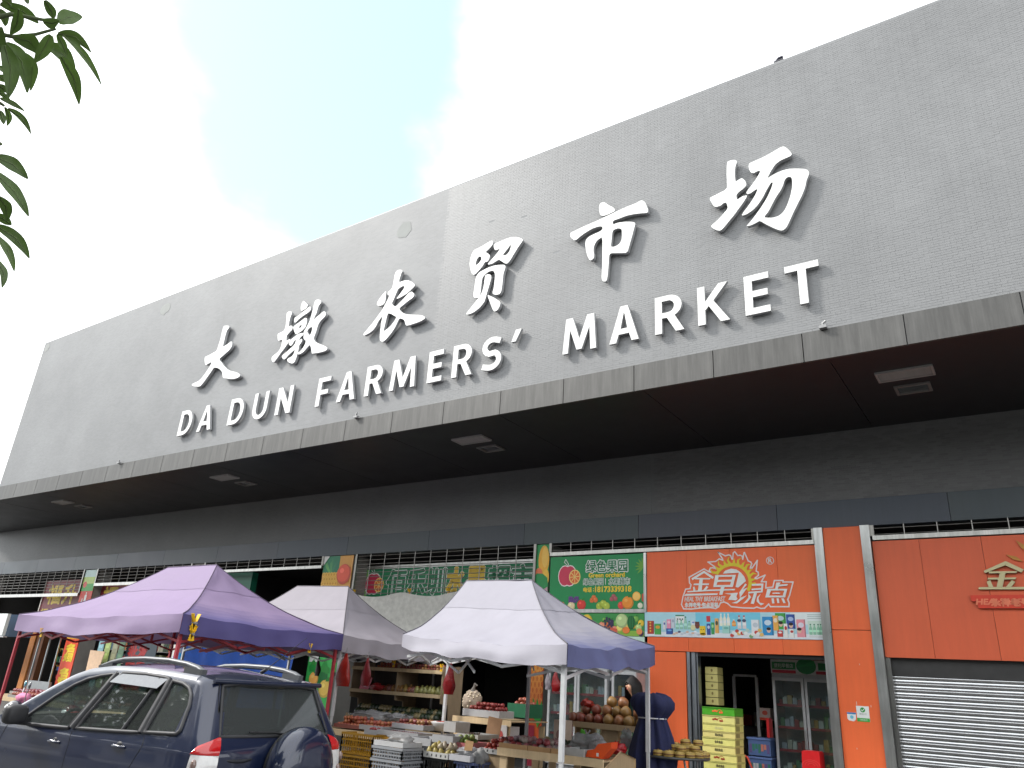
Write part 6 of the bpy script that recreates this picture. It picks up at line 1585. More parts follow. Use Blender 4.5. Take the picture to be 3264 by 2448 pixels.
def heap(name, mes, n, x0, x1, y0, y1, z, r, label, group, cat='fruit', layers=2, slope=0.0, sc=(.85, 1.12)):
    """individual fruits filling a tray, then a second and third layer towards the middle"""
    cnt = 0
    for L in range(layers):
        k = .55 ** .5 if L else 1.0
        m = L * r * .9
        nx, ny = max(1, int((x1 - x0 - 2 * m) / (1.95 * r))), max(1, int((y1 - y0 - 2 * m) / (1.95 * r)))
        for i in range(nx):
            for j in range(ny):
                if cnt >= n: return
                if L and rs.random() < .3: continue
                x = x0 + m + (i + .5) * (x1 - x0 - 2 * m) / nx + rs.uniform(-.15, .15) * r
                y = y0 + m + (j + .5) * (y1 - y0 - 2 * m) / ny + rs.uniform(-.15, .15) * r
                o = link(name, mes[rs.randrange(len(mes))], None)
                o.location = (x, y, z + r * .9 + L * r * 1.45 + slope * (y - y0))
                o.rotation_euler = (rs.uniform(-.5, .5), rs.uniform(-.5, .5), rs.uniform(0, 6.28))
                s_ = rs.uniform(*sc); o.scale = (s_, s_, s_)
                tag(o, label, cat, group); cnt += 1
def tray(name, label, x0, x1, y0, y1, z0, z1, c, m='foam', w=.018, cat='tray', group=None, slots=False):
    c = tuple(v * .8 for v in c)
    T = thing(name, label, cat, ((x0 + x1) / 2, (y0 + y1) / 2, z0), group)
    q = MB(); q.box(x0 + .004, x1 - .004, y0 + .004, y1 - .004, z0, z0 + w, c); wp(q, 'bottom', m, T)
    for a in ((x0, x1, y0, y0 + w), (x0, x1, y1 - w, y1), (x0, x0 + w, y0 + w, y1 - w), (x1 - w, x1, y0 + w, y1 - w)):
        q = MB(); q.box(a[0], a[1], a[2], a[3], z0 + .001, z1, c); wp(q, 'side_wall', m, T)
    if slots:
        n = int((x1 - x0) / .07)
        for k in range(n):
            x = x0 + (k + .5) * (x1 - x0) / n
            q = MB(); q.box(x - .008, x + .008, y0 - .002, y0 + .003, z0 + .02, z0 + .045, (.03, .03, .035)); wp(q, 'slot', 'plastic', T)
    return T
def crate(name, label, x0, x1, y0, y1, z0, z1, c, group=None):
    c = tuple(v * .55 for v in c)
    T = thing(name, label, 'crate', ((x0 + x1) / 2, (y0 + y1) / 2, z0), group)
    q = MB()
    for a in ((x0, x1, y0, y0 + .022), (x0, x1, y1 - .022, y1), (x0, x0 + .022, y0 + .022, y1 - .022), (x1 - .022, x1, y0 + .022, y1 - .022)):
        q.box(a[0], a[1], a[2], a[3], z1 - .028, z1, c)
    wp(q, 'rim', 'plastic', T)
    q = MB(); q.box(x0 + .01, x1 - .01, y0 + .01, y1 - .01, z0, z0 + .015, c); wp(q, 'bottom', 'plastic', T)
    for (ax, ay, bx, by) in ((x0, y0, x1, y0), (x1, y0, x1, y1), (x1, y1, x0, y1), (x0, y1, x0, y0)):
        q = MB()
        n = max(3, int(math.hypot(bx - ax, by - ay) / .042))
        cx_, cy_ = (x0 + x1) / 2, (y0 + y1) / 2
        ins = lambda x, y: (x + math.copysign(.012, cx_ - x), y + math.copysign(.012, cy_ - y))
        for k in range(n + 1):
            p = ins(ax + (bx - ax) * k / n, ay + (by - ay) * k / n); w = .011 if 0 < k < n else .022
            q.obox((p[0], p[1], z0 + .004), (p[0], p[1], z1 - .028), w, .009, c)
        a2, b2 = ins(ax, ay), ins(bx, by)
        for t in (.06, .36, .66):
            z = z0 + (z1 - z0) * t
            q.obox((a2[0], a2[1], z), (b2[0], b2[1], z), .007, .016, c)
        wp(q, 'lattice_side', 'plastic', T)
    return T
def bag(name, label, cen, r, c, m, sq=(1, 1, 1), seed=0, group=None, knot=True, cat='plastic bag'):
    c = tuple(v * .65 for v in c)
    T = thing(name, label, cat, (cen[0], cen[1], cen[2] - r * sq[2]), group)
    q = MB(); q.sphere(cen, r, c, 22, 16, sq, .55, seed); wp(q, 'bag', m, T)
    if knot:
        q = MB()
        for a in (-.5, .5):
            q.obox((cen[0], cen[1], cen[2] + r * sq[2] * .8), (cen[0] + a * r * .5, cen[1], cen[2] + r * sq[2] * 1.35), r * .22, .006, c)
        wp(q, 'handle', m, T)
    return T
def hang_bag(label, x, y, ztop, h, w, c, seed):
    c = tuple(v * .4 for v in c)
    T = thing('hanging_bag', label, 'plastic bag', (x, y, ztop - h), 'plastic bags hung on the stall')
    q = MB(); rows = []
    for j in range(11):
        t = j / 10
        ww = w * (.16 + .84 * min(1, t * 1.5)) * (1 - .25 * max(0, t - .75) * 4)
        rows.append([(x + ww * math.cos(a) * (1 + .25 * noise.noise((math.cos(a) * 1.5, t * 3, seed))) + .03 * noise.noise((t * 2, seed, 1)), y + ww * .42 * math.sin(a) * (1 + .3 * noise.noise((math.sin(a) * 2, t * 3, seed + 5))), ztop - h * t) for a in [i * math.pi / 9 for i in range(19)]])
    q.grid(rows, c); wp(q, 'bag', 'redbag', T)
    q = MB(); q.tube([(x, y, ztop - .01), (x, y, ztop + .09)], .004, (.2, .2, .2), 4); wp(q, 'string', 'cloth', T)
def wood_table(label, x0, x1, y0, y1, zt, g=SW):
    T = thing('plywood_table', label, 'table', ((x0 + x1) / 2, (y0 + y1) / 2, g))
    q = MB(); q.box(x0, x1, y0 + .019, y1, zt - .03, zt - .012, PLY2); wp(q, 'top', 'wood', T)
    q = MB(); q.box(x0, x1, y0, y0 + .018, zt - .085, zt, PLY); wp(q, 'front_board', 'wood', T)
    for x in (x0 + .03, x1 - .13):
        for y in (y0 + .022, y1 - .05):
            q = MB(); s_ = 1 if x < (x0 + x1) / 2 else -1
            q.prism([(x, g), (x + .07, g), (x + .1 if s_ > 0 else x + .1, zt - .086), (x, zt - .086)], [], FRONT(y), .025, PLY); wp(q, 'leg', 'wood', T)
    return T

# ------------------------------------------------------------------ front plywood table with apples, foam box and bags
T = wood_table('raw plywood table in front of the silver tent pole', -5.6, -4.2, 8.1, 8.88, .985)
q = MB(); q.prism([(8.121, .90), (8.5, 1.055), (8.88, .97), (8.88, .7), (8.80, .62), (8.62, .80), (8.40, .70), (8.121, .62)], [], lambda a, b2, d: (-4.199 - d, a, b2), -.018, PLY2, PLY); wp(q, 'end_panel', 'wood', T)
for i, (a, b2) in enumerate(((-5.6, -5.2), (-5.19, -4.89), (-4.88, -4.765))):
    tray('cardboard_tray', ('left', 'middle', 'right')[i] + ' cardboard tray of foam netted apples on the plywood table', a, b2, 8.13, 8.70, .974, 1.035, srgb(190, 150, 105), 'card', .008, group='cardboard trays on the plywood table')
ap = [fruit_mesh('apple', 'apple', .04, c) for c in (srgb(205, 70, 80), srgb(190, 50, 55), srgb(215, 120, 125))]
ap2 = [fruit_mesh('apple', 'apple', .04, c) for c in (srgb(205, 175, 185), srgb(215, 150, 150), srgb(210, 190, 175))]
heap('apple', ap + ap2, 34, -5.58, -5.22, 8.15, 8.68, .985, .04, 'red or pink apple in the left cardboard tray on the plywood table', 'apples in the left cardboard tray')
heap('apple', ap2 + ap[:1], 26, -5.175, -4.905, 8.15, 8.68, .985, .04, 'pale net wrapped apple in the middle cardboard tray', 'apples in the middle cardboard tray')
heap('apple', ap2, 6, -4.875, -4.77, 8.15, 8.5, .985, .04, 'pale net wrapped apple in the right cardboard tray', 'apples in the right cardboard tray', layers=1)
tray('foam_box', 'white foam box beside the tent pole on the plywood table', -4.735, -4.49, 8.2, 8.55, .974, 1.055, (.54, .54, .53), group='white foam boxes on the stall')
bag('clear_bag', 'large crumpled clear bag heaped behind the white foam box', (-4.68, 8.62, 1.09), .14, (.62, .64, .66), 'bag', (1.5, .9, .8), 3)
bag('clear_bag', 'crumpled clear bag lying between the pole and the orange bag', (-4.48, 8.5, 1.06), .10, (.62, .60, .6), 'bag', (1.2, .9, .8), 5)
bag('clear_bag', 'clear bag hanging under the pomelo shelf', (-4.60, 9.5, 1.13), .09, (.6, .62, .63), 'bag', (.9, .7, 1.1), 7)
T = thing('orange_gift_bag', 'bright orange paper carrier bag lying on the plywood table', 'bag', (-4.35, 8.35, .98))
q = MB(); q.prism([(-4.48, .985), (-4.27, .98), (-4.17, 1.09), (-4.165, 1.155), (-4.33, 1.125), (-4.37, 1.07), (-4.46, 1.05)], [], FRONT(8.22), .16, srgb(228, 85, 30), srgb(205, 70, 25)); wp(q, 'bag', 'card', T)
q = MB(); rect(q, -4.345, -4.315, 1.0, 1.035, FRONT(8.217), (.75, .7, .66)); wp(q, 'label', 'print', T)
bag('red_bag', 'bright red plastic bag behind the orange carrier bag', (-4.36, 8.75, 1.06), .085, srgb(205, 35, 45), 'redbag', (1.3, .9, .75), 9)

# ------------------------------------------------------------------ trays and crates left of the table
tray('foam_tray', 'slotted white tray of net wrapped pears at the front of the stall', -6.68, -6.25, 8.0, 8.4, .79, .855, (.57, .57, .54), slots=True)
pr = [fruit_mesh('pear', 'pear', .042, c) for c in (srgb(225, 205, 165), srgb(235, 215, 185), srgb(225, 200, 90))]
heap('pear', pr, 32, -6.65, -6.28, 8.03, 8.37, .81, .044, 'pale net wrapped pear in the slotted white tray', 'pears in the slotted tray')
crate('black_crate', 'dark crate under the slotted white tray', -6.62, -6.28, 8.03, 8.4, .42, .785, (.06, .065, .06))
tray('white_tub', 'white handled tub with a plastic liner beside the pear tray', -6.15, -5.84, 7.9, 8.3, .805, .87, (.56, .56, .59), 'plastic')
bag('clear_bag', 'crumpled clear liner bag in the white tub', (-5.99, 8.1, .90), .10, (.66, .68, .72), 'bag', (1.5, 1.3, .5), 11, knot=False)
bag('grey_sack', 'grey plastic sack sagging beside the white tub', (-5.79, 8.05, .87), .085, (.40, .40, .40), 'cloth', (.9, 1, .95), 12, knot=False)
crate('blue_crate', 'pale blue lattice crate under the white tub', -6.10, -5.80, 7.93, 8.3, .40, .80, srgb(120, 135, 185))
T = thing('price_card', 'brown cardboard price card leaning on the white tub', 'sign', (-5.87, 7.94, .93))
q = MB(); q.prism([(-5.935, .925), (-5.82, .93), (-5.805, 1.03), (-5.92, 1.035)], [], FRONT(7.9), .006, srgb(170, 135, 95)); wp(q, 'card', 'card', T)
tray('foam_tray', 'white tray of bright orange tomatoes beside the plywood table', -5.97, -5.64, 8.25, 8.6, .89, .945, (.54, .54, .53), slots=True)
tm = [fruit_mesh('tomato', 'round', .032, c) for c in (srgb(225, 70, 35), srgb(215, 50, 35))]
heap('tomato', tm, 46, -5.95, -5.66, 8.27, 8.58, .905, .032, 'orange red tomato in the white tray by the plywood table', 'tomatoes in the white tray', layers=3)
q = MB(); q.box(-5.95, -5.66, 8.27, 8.58, SW, .885, PLY2); o = tag(q.build('plywood_box', 'wood'), 'plywood box carrying the tray of tomatoes', 'box')
tray('pink_tray', 'pink tray holding green limes behind the pears', -6.74, -6.34, 8.5, 8.95, .87, .955, srgb(190, 110, 115), 'plastic', .012)
lm_ = [fruit_mesh('lime', 'round', .033, c) for c in (srgb(150, 175, 60), srgb(175, 190, 80), srgb(110, 150, 50))]
heap('lime', lm_, 40, -6.66, -6.36, 8.53, 8.92, .885, .033, 'green lime heaped in the pink tray', 'limes in the pink tray', layers=3)
crate('black_crate', 'dark crate under the pink tray of limes', -6.72, -6.36, 8.52, 8.93, .5, .868, (.05, .055, .06))
tray('foam_tray', 'foam tray of small brown longans below the cardboard flap', -6.98, -6.62, 9.1, 9.6, .96, 1.02, (.5, .5, .48))
lg_ = [fruit_mesh('longan', 'round', .016, srgb(120, 80, 55)), fruit_mesh('longan', 'round', .016, srgb(95, 62, 45))]
heap('longan', lg_, 130, -6.96, -6.64, 9.12, 9.58, .97, .018, 'tiny brown longan heaped below the cardboard flap', 'longans in the foam tray')
T = thing('cardboard_flap', 'brown cardboard sheet standing behind the longans', 'cardboard', (-6.76, 9.65, 1.0))
q = MB(); q.prism([(-6.9, .97), (-6.66, .97), (-6.62, 1.22), (-6.86, 1.245)], [], FRONT(9.66), .008, srgb(150, 115, 85)); wp(q, 'sheet', 'card', T)
# mixed produce between the table and the posters
tray('foam_tray', 'white foam tray of red fruit behind the tomatoes', -6.3, -5.75, 8.95, 9.4, .93, .99, (.48, .48, .46))
rd = [fruit_mesh('plum', 'round', .028, c) for c in (srgb(150, 35, 40), srgb(120, 30, 45), srgb(190, 60, 50))]
heap('plum', rd, 70, -6.28, -5.77, 8.97, 9.38, .945, .028, 'dark red plum in the tray behind the tomatoes', 'plums behind the tomatoes')
tray('foam_tray', 'dark tray of green melons behind the apples', -5.9, -5.3, 9.2, 9.65, .92, .97, (.2, .22, .2))
ml = [fruit_mesh('melon', 'pomelo', .065, c) for c in (srgb(70, 90, 50), srgb(190, 170, 110), srgb(45, 65, 40))]
heap('melon', ml, 14, -5.88, -5.32, 9.22, 9.63, .935, .065, 'green or yellow melon behind the apple trays', 'melons behind the apples', layers=1)
T = wood_table('low plywood bench under the red fruit behind the front trays', -7.0, -5.3, 8.98, 9.7, .95)

# ------------------------------------------------------------------ pomelo shelf
T = thing('pomelo_shelf', 'plywood shelf loaded with big yellow pomelos', 'shelf', (-5.0, 10.0, SW))
q = MB(); q.box(-5.75, -4.45, 9.82, 10.4, 1.235, 1.25, PLY2); wp(q, 'shelf_board', 'wood', T)
q = MB(); q.box(-5.55, -4.45, 9.8, 9.819, 1.205, 1.275, PLY2); wp(q, 'front_board', 'wood', T)
for a in (-5.53, -5.14, -4.47):
    q = MB(); q.box(a, a + .018, 9.821, 10.4, SW, 1.234, PLY2); wp(q, 'upright', 'wood', T)
q = MB(); q.box(-5.14, -4.88, 9.83, 9.845, .5, 1.2, PLY2); wp(q, 'divider', 'wood', T)
q = MB(); q.box(-5.5, -4.47, 9.83, 10.4, .84, .86, PLY2); wp(q, 'lower_shelf', 'wood', T)
pm = [fruit_mesh('pomelo', 'pomelo', .075, c) for c in (srgb(205, 150, 60), srgb(190, 140, 55), srgb(200, 125, 60))]
pmr = [fruit_mesh('pomelo', 'pomelo', .07, c) for c in (srgb(185, 80, 50), srgb(175, 95, 55))]
PX = ((-4.56, 0), (-4.74, 0), (-4.89, 0), (-5.05, 0), (-5.2, 0), (-5.34, 0), (-5.46, 0), (-5.6, 0), (-4.64, 1), (-4.83, 1), (-4.98, 1), (-5.12, 1), (-5.27, 1), (-5.42, 1), (-4.9, 2), (-5.08, 2), (-4.5, 1))
for k, (x, L) in enumerate(PX):
    mes = pm if x > -5.15 else pmr
    for row in range(2 if L == 0 else 1):
        o = link('pomelo', mes[k % len(mes)], None, loc=(x + rs.uniform(-.012, .012), 9.89 + .14 * row + .07 * L + rs.uniform(-.01, .01), 1.318 + L * .112))
        o.rotation_euler = (rs.uniform(-.4, .4), rs.uniform(-.4, .4), rs.uniform(0, 6)); s_ = rs.uniform(.93, 1.08); o.scale = (s_,) * 3
        tag(o, 'yellow pomelo piled at the right of the plywood shelf' if x > -5.15 else 'reddish net wrapped pomelo at the left of the plywood shelf', 'fruit', 'yellow pomelos on the shelf' if x > -5.15 else 'reddish pomelos on the shelf')
bag('red_bag', 'red net bag of fruit on top of the pomelos', (-5.42, 9.95, 1.5), .07, srgb(190, 55, 40), 'redbag', (1.2, .9, .8), 15)
T = thing('carton', 'closed cardboard carton left of the pomelo shelf', 'box', (-5.6, 9.85, .9))
q = MB(); q.box(-5.74, -5.56, 9.62, 9.8, .78, 1.28, srgb(185, 165, 150)); wp(q, 'box', 'card', T)
q = MB(); disc(q, -5.65, 1.1, .05, .06, FRONT(9.617), srgb(140, 100, 95)); wp(q, 'print', 'print', T)
T = thing('juice_pouch', 'small green pouch standing below the pomelo shelf', 'pouch', (-5.37, 9.78, 1.08))
q = MB(); q.prism([(-5.42, 1.06), (-5.33, 1.06), (-5.35, 1.17), (-5.40, 1.19)], [], FRONT(9.76), .02, srgb(90, 170, 60)); wp(q, 'pouch', 'plastic', T)
q = MB(); disc(q, -5.375, 1.1, .025, .03, FRONT(9.757), srgb(225, 120, 40)); wp(q, 'print', 'print', T)

# ------------------------------------------------------------------ left of the stall: crates, foam boxes and heaps
for k, (z0, z1) in enumerate(((.56, .745), (.755, .885))):
    crate('white_crate', ('lower', 'upper')[k] + ' white lattice crate of the pair nearest the car', -7.14, -6.63, 7.6, 8.0, z0, z1, (.5, .52, .55), 'white lattice crates near the car')
crate('white_crate', 'third white lattice crate at the very bottom near the car', -7.16, -6.63, 7.6, 8.0, .36, .552, (.48, .5, .52), 'white lattice crates near the car')
tray('foam_box', 'white foam box on the upper lattice crate', -7.13, -6.65, 7.62, 7.98, .89, .945, (.56, .56, .56), group='white foam boxes on the stall')
bag('clear_bag', 'clear bag of pale fruit on the foam box near the car', (-6.86, 7.8, .97), .13, (.6, .6, .6), 'bag', (1.5, 1.1, .45), 17, knot=False)
crate('black_crate', 'dark lattice crate behind the white crates', -6.97, -6.62, 8.05, 8.4, .6, .86, (.09, .10, .11))
for k, z in enumerate((.40, .62)):
    crate('yellow_crate', ('lower', 'upper')[k] + ' mustard yellow lattice crate beside the tail of the car', -8.8, -8.16, 8.7, 9.15, z, z + .21 if k == 0 else .90, srgb(205, 150, 25), 'mustard yellow crates by the car')
crate('yellow_crate', 'mustard yellow crate behind the other two', -8.12, -7.75, 8.85, 9.2, .55, .88, srgb(195, 140, 25), 'mustard yellow crates by the car')
og = [fruit_mesh('orange', 'round', .033, c) for c in (srgb(215, 95, 35), srgb(200, 70, 35), srgb(220, 120, 45))]
FB = (.36, .36, .37)
T = wood_table('long low bench carrying the foam trays under the tent', -9.9, -7.0, 9.0, 10.6, .90)
tray('foam_tray', 'foam tray heaped with deep orange tangerines at the left', -9.55, -9.0, 9.25, 9.75, .905, .96, (.25, .08, .06))
heap('tangerine', og, 120, -9.52, -9.03, 9.27, 9.73, .92, .033, 'deep orange tangerine in the leftmost tray', 'tangerines in the leftmost tray', layers=3)
tray('foam_tray', 'white foam tray of tangerines in the middle of the bench', -8.95, -8.45, 9.2, 9.7, .92, .985, FB)
heap('tangerine', og, 90, -8.92, -8.48, 9.22, 9.68, .94, .033, 'tangerine in the middle white tray', 'tangerines in the middle tray', layers=2)
tray('foam_tray', 'white foam tray of red and yellow nectarines near the tub', -8.42, -7.8, 9.35, 9.95, .98, 1.05, FB)
nc = [fruit_mesh('nectarine', 'round', .033, c) for c in (srgb(180, 70, 45), srgb(160, 45, 45), srgb(205, 140, 60))]
heap('nectarine', nc, 100, -8.39, -7.83, 9.37, 9.93, 1.0, .034, 'red and yellow nectarine near the white tub', 'nectarines near the tub', layers=2)
tray('foam_tray', 'white foam tray of red strawberries at the front of the bench', -8.62, -8.36, 8.98, 9.2, .88, .945, FB)
tray('foam_tray', 'long white foam tray of dark red grapes at the front of the bench', -8.34, -7.55, 8.95, 9.3, .90, .965, FB)
gr = [fruit_mesh('grape', 'round', .02, c) for c in (srgb(110, 35, 50), srgb(135, 50, 60), srgb(70, 30, 50))]
heap('grape', gr, 180, -8.31, -7.58, 8.98, 9.27, .92, .022, 'dark red grape in the long front tray', 'grapes in the long tray', layers=1)
sb = [fruit_mesh('strawberry', 'pear', .02, srgb(195, 30, 40))]
heap('strawberry', sb, 40, -8.6, -8.38, 9.0, 9.18, .90, .022, 'red strawberry in the small front tray', 'strawberries in the small tray', layers=2)
bag('clear_bag', 'long pile of clear bags over the fruit under the tents', (-9.5, 10.05, 1.05), .16, (.5, .5, .52), 'bag', (2.6, 1.4, .6), 19, knot=False)
bag('clear_bag', 'clear bags piled right of the long pile', (-8.95, 10.1, 1.07), .14, (.5, .5, .52), 'bag', (1.6, 1.3, .5), 22, knot=False)
T = thing('foam_tub', 'round white foam tub with a red lid near the price cards', 'tub', (-7.75, 9.8, .98))
q = MB(); q.lathe([(.001, .98), (.19, .98), (.22, 1.085), (.225, 1.10), (.2, 1.105), (.18, 1.1), (.001, 1.095)], (.51, .51, .51), 24, (-7.75, 9.8, 0)); wp(q, 'tub', 'foam', T)
q = MB(); q.lathe([(.001, 1.108), (.15, 1.107), (.001, 1.112)], srgb(170, 70, 60), 18, (-7.75, 9.8, 0)); wp(q, 'fruit_layer', 'fruit', T)
tray('foam_box', 'tall white foam box right of the round tub', -7.62, -7.4, 9.6, 9.95, .985, 1.125, (.48, .48, .48), group='white foam boxes on the stall')
for k, (a, b2, z) in enumerate(((-7.3, -6.88, .87), (-6.86, -6.52, .93))):
    tray('foam_box', ('nearer', 'farther')[k] + ' empty foam box behind the dark lattice crate', a, b2, 8.42, 8.88, z, z + .09, (.46, .46, .47), group='white foam boxes on the stall')
crate('black_crate', 'dark crate carrying the nearer empty foam box', -7.28, -6.9, 8.45, 8.85, .55, .865, (.05, .05, .055))

# ------------------------------------------------------------------ shelf unit at the back of the stall
T = thing('fruit_shelf', 'cream plywood shelf unit with arched side panels at the back of the stall', 'shelf', (-10.2, 11.6, SW))
for z in (1.79, 1.385, .95):
    q = MB(); q.box(-11.38, -9.14, 11.32, 11.93, z + .02, z + .035, srgb(120, 103, 82)); wp(q, 'shelf_board', 'wood', T)  # dimness at the back of the stall put into the board colour
    q = MB(); q.box(-11.38, -9.12, 11.30, 11.318, z, z + .062, srgb(190, 168, 132)); wp(q, 'front_board', 'wood', T)
def arch_panel(x):
    pts = [(11.33, 1.92), (11.93, 1.94), (11.93, SW), (11.83, SW)]
    pts += [(11.83 - .25 * math.sin(a), .75 + .5 * (1 - math.cos(a)) * .8) for a in [rad(10 * k) for k in range(0, 10)]]
    pts += [(11.56, 1.28), (11.33, 1.30)]
    q = MB(); q.prism(pts, [], lambda a, b2, d: (x - d, a, b2), .018, srgb(150, 130, 105)); wp(q, 'side_panel', 'wood', T)  # panel colour lowered for the same dimness
for x in (-9.118, -10.2, -11.36): arch_panel(x)
q = MB(); q.box(-11.36, -9.14, 11.94, 11.955, .4, 1.9, (.10, .09, .085)); wp(q, 'back_panel', 'wood', T)
pe = [fruit_mesh('pear', 'pear', .062, c) for c in (srgb(205, 165, 60), srgb(200, 140, 55))]
pg = [fruit_mesh('pear', 'pear', .062, c) for c in (srgb(200, 195, 90), srgb(185, 185, 95))]
po = [fruit_mesh('orange', 'round', .06, c) for c in (srgb(205, 110, 60), srgb(190, 120, 110))]
for k in range(16):
    x = -10.6 + k * .096
    mes, lab, grp, nm = (po, 'orange on the middle shelf left of the pears', 'oranges on the middle shelf', 'orange') if k < 3 or 6 < k < 9 else ((pe, 'golden pear on the middle shelf', 'golden pears on the middle shelf', 'pear') if k < 7 else (pg, 'pale green pear at the right of the middle shelf', 'green pears on the middle shelf', 'pear'))
    for row in range(2):
        o = link(nm, mes[rs.randrange(2)], None, loc=(x + rs.uniform(-.015, .015), 11.40 + .14 * row, 1.485 + (.02 if row else 0))); o.rotation_euler = (rs.uniform(-.2, .2), rs.uniform(-.2, .2), rs.uniform(0, 6)); tag(o, lab, 'fruit', grp)
for k in range(22):
    x = -10.75 + k * .073
    mes, lab, grp = (og, 'red and orange fruit at the left of the top shelf', 'fruit at the left of the top shelf') if k < 7 else (nc, 'yellow and brown fruit along the top shelf', 'fruit along the top shelf')
    for L in range(2):
        o = link('fruit', mes[rs.randrange(3)], None, loc=(x + rs.uniform(-.01, .01) + .03 * L, 11.39 + .05 * L, 1.862 + .055 * L)); tag(o, lab, 'fruit', grp)
for k in range(26):
    x = -11.2 + k * .078
    for L in range(2):
        o = link('melon', ml[rs.randrange(3)], None, loc=(x, 11.42 + .08 * L, 1.05 + .08 * L)); tag(o, 'dark melon lying on the lowest shelf of the cream unit', 'fruit', 'melons on the lowest shelf')
T = thing('price_card', 'pink and white price card tilted on the middle shelf', 'sign', (-10.7, 11.2, 1.5))
q = MB(); q.prism([(-11.02, 1.45), (-10.78, 1.45), (-10.70, 1.66), (-10.96, 1.66)], [], FRONT(11.2), .006, srgb(205, 120, 135)); wp(q, 'card', 'card', T)
q = MB(); fn = FRONT(11.197); disc(q, -10.87, 1.56, .075, .07, fn, srgb(225, 200, 205)); text(q, '10', -10.92, -10.82, 1.52, 1.6, fn, srgb(90, 60, 80), bold=.006, d=-.002); wp(q, 'print', 'print', T)
bag('red_bag', 'red plastic bag lying at the left of the middle shelf', (-10.62, 11.25, 1.5), .1, srgb(190, 45, 50), 'redbag', (1.5, .7, .6), 25)
# hanging bags
hang_bag('long dark red plastic bag hanging at the left end of the shelf unit', -9.03, 9.3, 1.95, .42, .10, srgb(150, 15, 25), 1)
hang_bag('bright red plastic bag hanging from the silver pole', -7.27, 9.2, 1.92, .42, .11, srgb(190, 20, 30), 2)
hang_bag('large orange red bag hanging behind the red tent leg', -9.55, 9.32, 2.0, .5, .16, srgb(215, 45, 25), 3)
hang_bag('red plastic bag hanging beside the pineapple strip poster', -7.33, 12.3, 1.97, .34, .1, srgb(190, 20, 30), 4)
hang_bag('white plastic bag hanging left of the red one by the fridges', -7.50, 12.3, 1.95, .3, .07, srgb(205, 195, 205), 5)
hang_bag('small maroon bag hanging before the green leaf poster', -13.1, 12.0, 2.02, .4, .08, srgb(70, 10, 20), 6)
# white mesh sack and the apple boxes
T = thing('mesh_sack', 'white mesh sack of peanuts standing behind the apple boxes', 'sack', (-8.15, 11, 1.2))
q = MB(); q.sphere((-8.17, 11.0, 1.38), .16, srgb(150, 135, 120), 18, 14, (1.05, .9, 1.15), .25, 4)
wp(q, 'sack', 'cloth', T)
q = MB(); q.tube([(-8.17, 11.0, 1.55), (-8.15, 11.0, 1.62), (-8.12, 11.0, 1.66)], [.05, .02, .04], srgb(110, 105, 100), 8); wp(q, 'neck', 'cloth', T)
q = MB()
for k in range(60):
    a, t = rs.uniform(0, 6.28), rs.uniform(.3, 2.6)
    q.sphere((-8.17 + .168 * math.sin(t) * math.cos(a), 11.0 + .145 * math.sin(t) * math.sin(a), 1.38 + .185 * math.cos(t)), .017, srgb(205, 190, 165), 6, 4)
wp(q, 'peanut', 'fruit', T, kind='stuff')
tray('foam_box', 'tilted white foam box of red apples in front of the green carton', -7.75, -7.05, 10.2, 10.6, 1.20, 1.3, (.48, .48, .49), group='white foam boxes on the stall')
heap('apple', [fruit_mesh('apple', 'apple', .036, c) for c in (srgb(200, 45, 40), srgb(210, 75, 55))], 90, -7.72, -7.08, 10.22, 10.58, 1.235, .037, 'small red apple in the tilted foam box', 'apples in the tilted foam box', layers=3)
T = tray('green_carton', 'green cardboard carton of orange persimmons', -7.25, -6.84, 10.7, 11.1, 1.22, 1.42, srgb(30, 105, 70), 'card', .01, 'box')
heap('persimmon', [fruit_mesh('persimmon', 'apple', .04, c) for c in (srgb(215, 100, 55), srgb(205, 80, 50))], 60, -7.23, -6.86, 10.72, 11.08, 1.32, .04, 'orange persimmon in the green carton', 'persimmons in the green carton', layers=3)
T = wood_table('plywood bench under the apple boxes', -7.9, -6.8, 10.15, 11.2, 1.19)
T = thing('carton', 'white carton with red print below the green one', 'box', (-6.95, 10.6, .9))
q = MB(); q.box(-7.1, -6.86, 10.14, 10.148, .82, 1.12, (.5, .48, .48)); q.box(-7.09, -6.87, 10.15, 10.5, .83, 1.1, (.5, .48, .48)); wp(q, 'box', 'card', T)
q = MB(); disc(q, -6.98, .98, .06, .07, FRONT(10.136), srgb(170, 70, 70)); wp(q, 'print', 'print', T)

# ------------------------------------------------------------------ bamboo steamers on a round table, blue bundle
T = thing('round_table', 'dark round folding table covered with bamboo steamers', 'table', (-3.97, 9.4, SW))
q = MB(); q.lathe([(.001, .985), (.42, .985), (.43, 1.0), (.42, 1.012), (.001, 1.012)], (.05, .05, .05), 32, (-3.97, 9.5, 0)); wp(q, 'top', 'plastic', T)
for a in range(4):
    an = rad(45 + 90 * a)
    q = MB(); q.tube([(-3.97 + .3 * math.cos(an), 9.5 + .3 * math.sin(an), .985), (-3.97 + .34 * math.cos(an + .5), 9.5 + .34 * math.sin(an + .5), SW)], .013, (.3, .3, .3), 6); wp(q, 'leg', 'metal', T)
T = thing('striped_bundle', 'bundle of white and grey striped cloth strips under the round table', 'cloth', (-4.15, 9.3, SW))
for k in range(7):
    q = MB(); x = -4.3 + .05 * k; q.obox((x, 9.25 + .01 * k, .98), (x + .05 * math.sin(k * 2.2), 9.22, .3), .035, .006, (.5, .5, .52) if k % 2 else (.2, .2, .24)); wp(q, 'strip', 'cloth', T)
BAM, BAM2 = srgb(165, 138, 70), srgb(112, 80, 40)
SM = thing('bamboo_steamer', 'small round bamboo steamer among the many on the round table', 'steamer', (0, 0, 0), 'bamboo steamers on the round table')
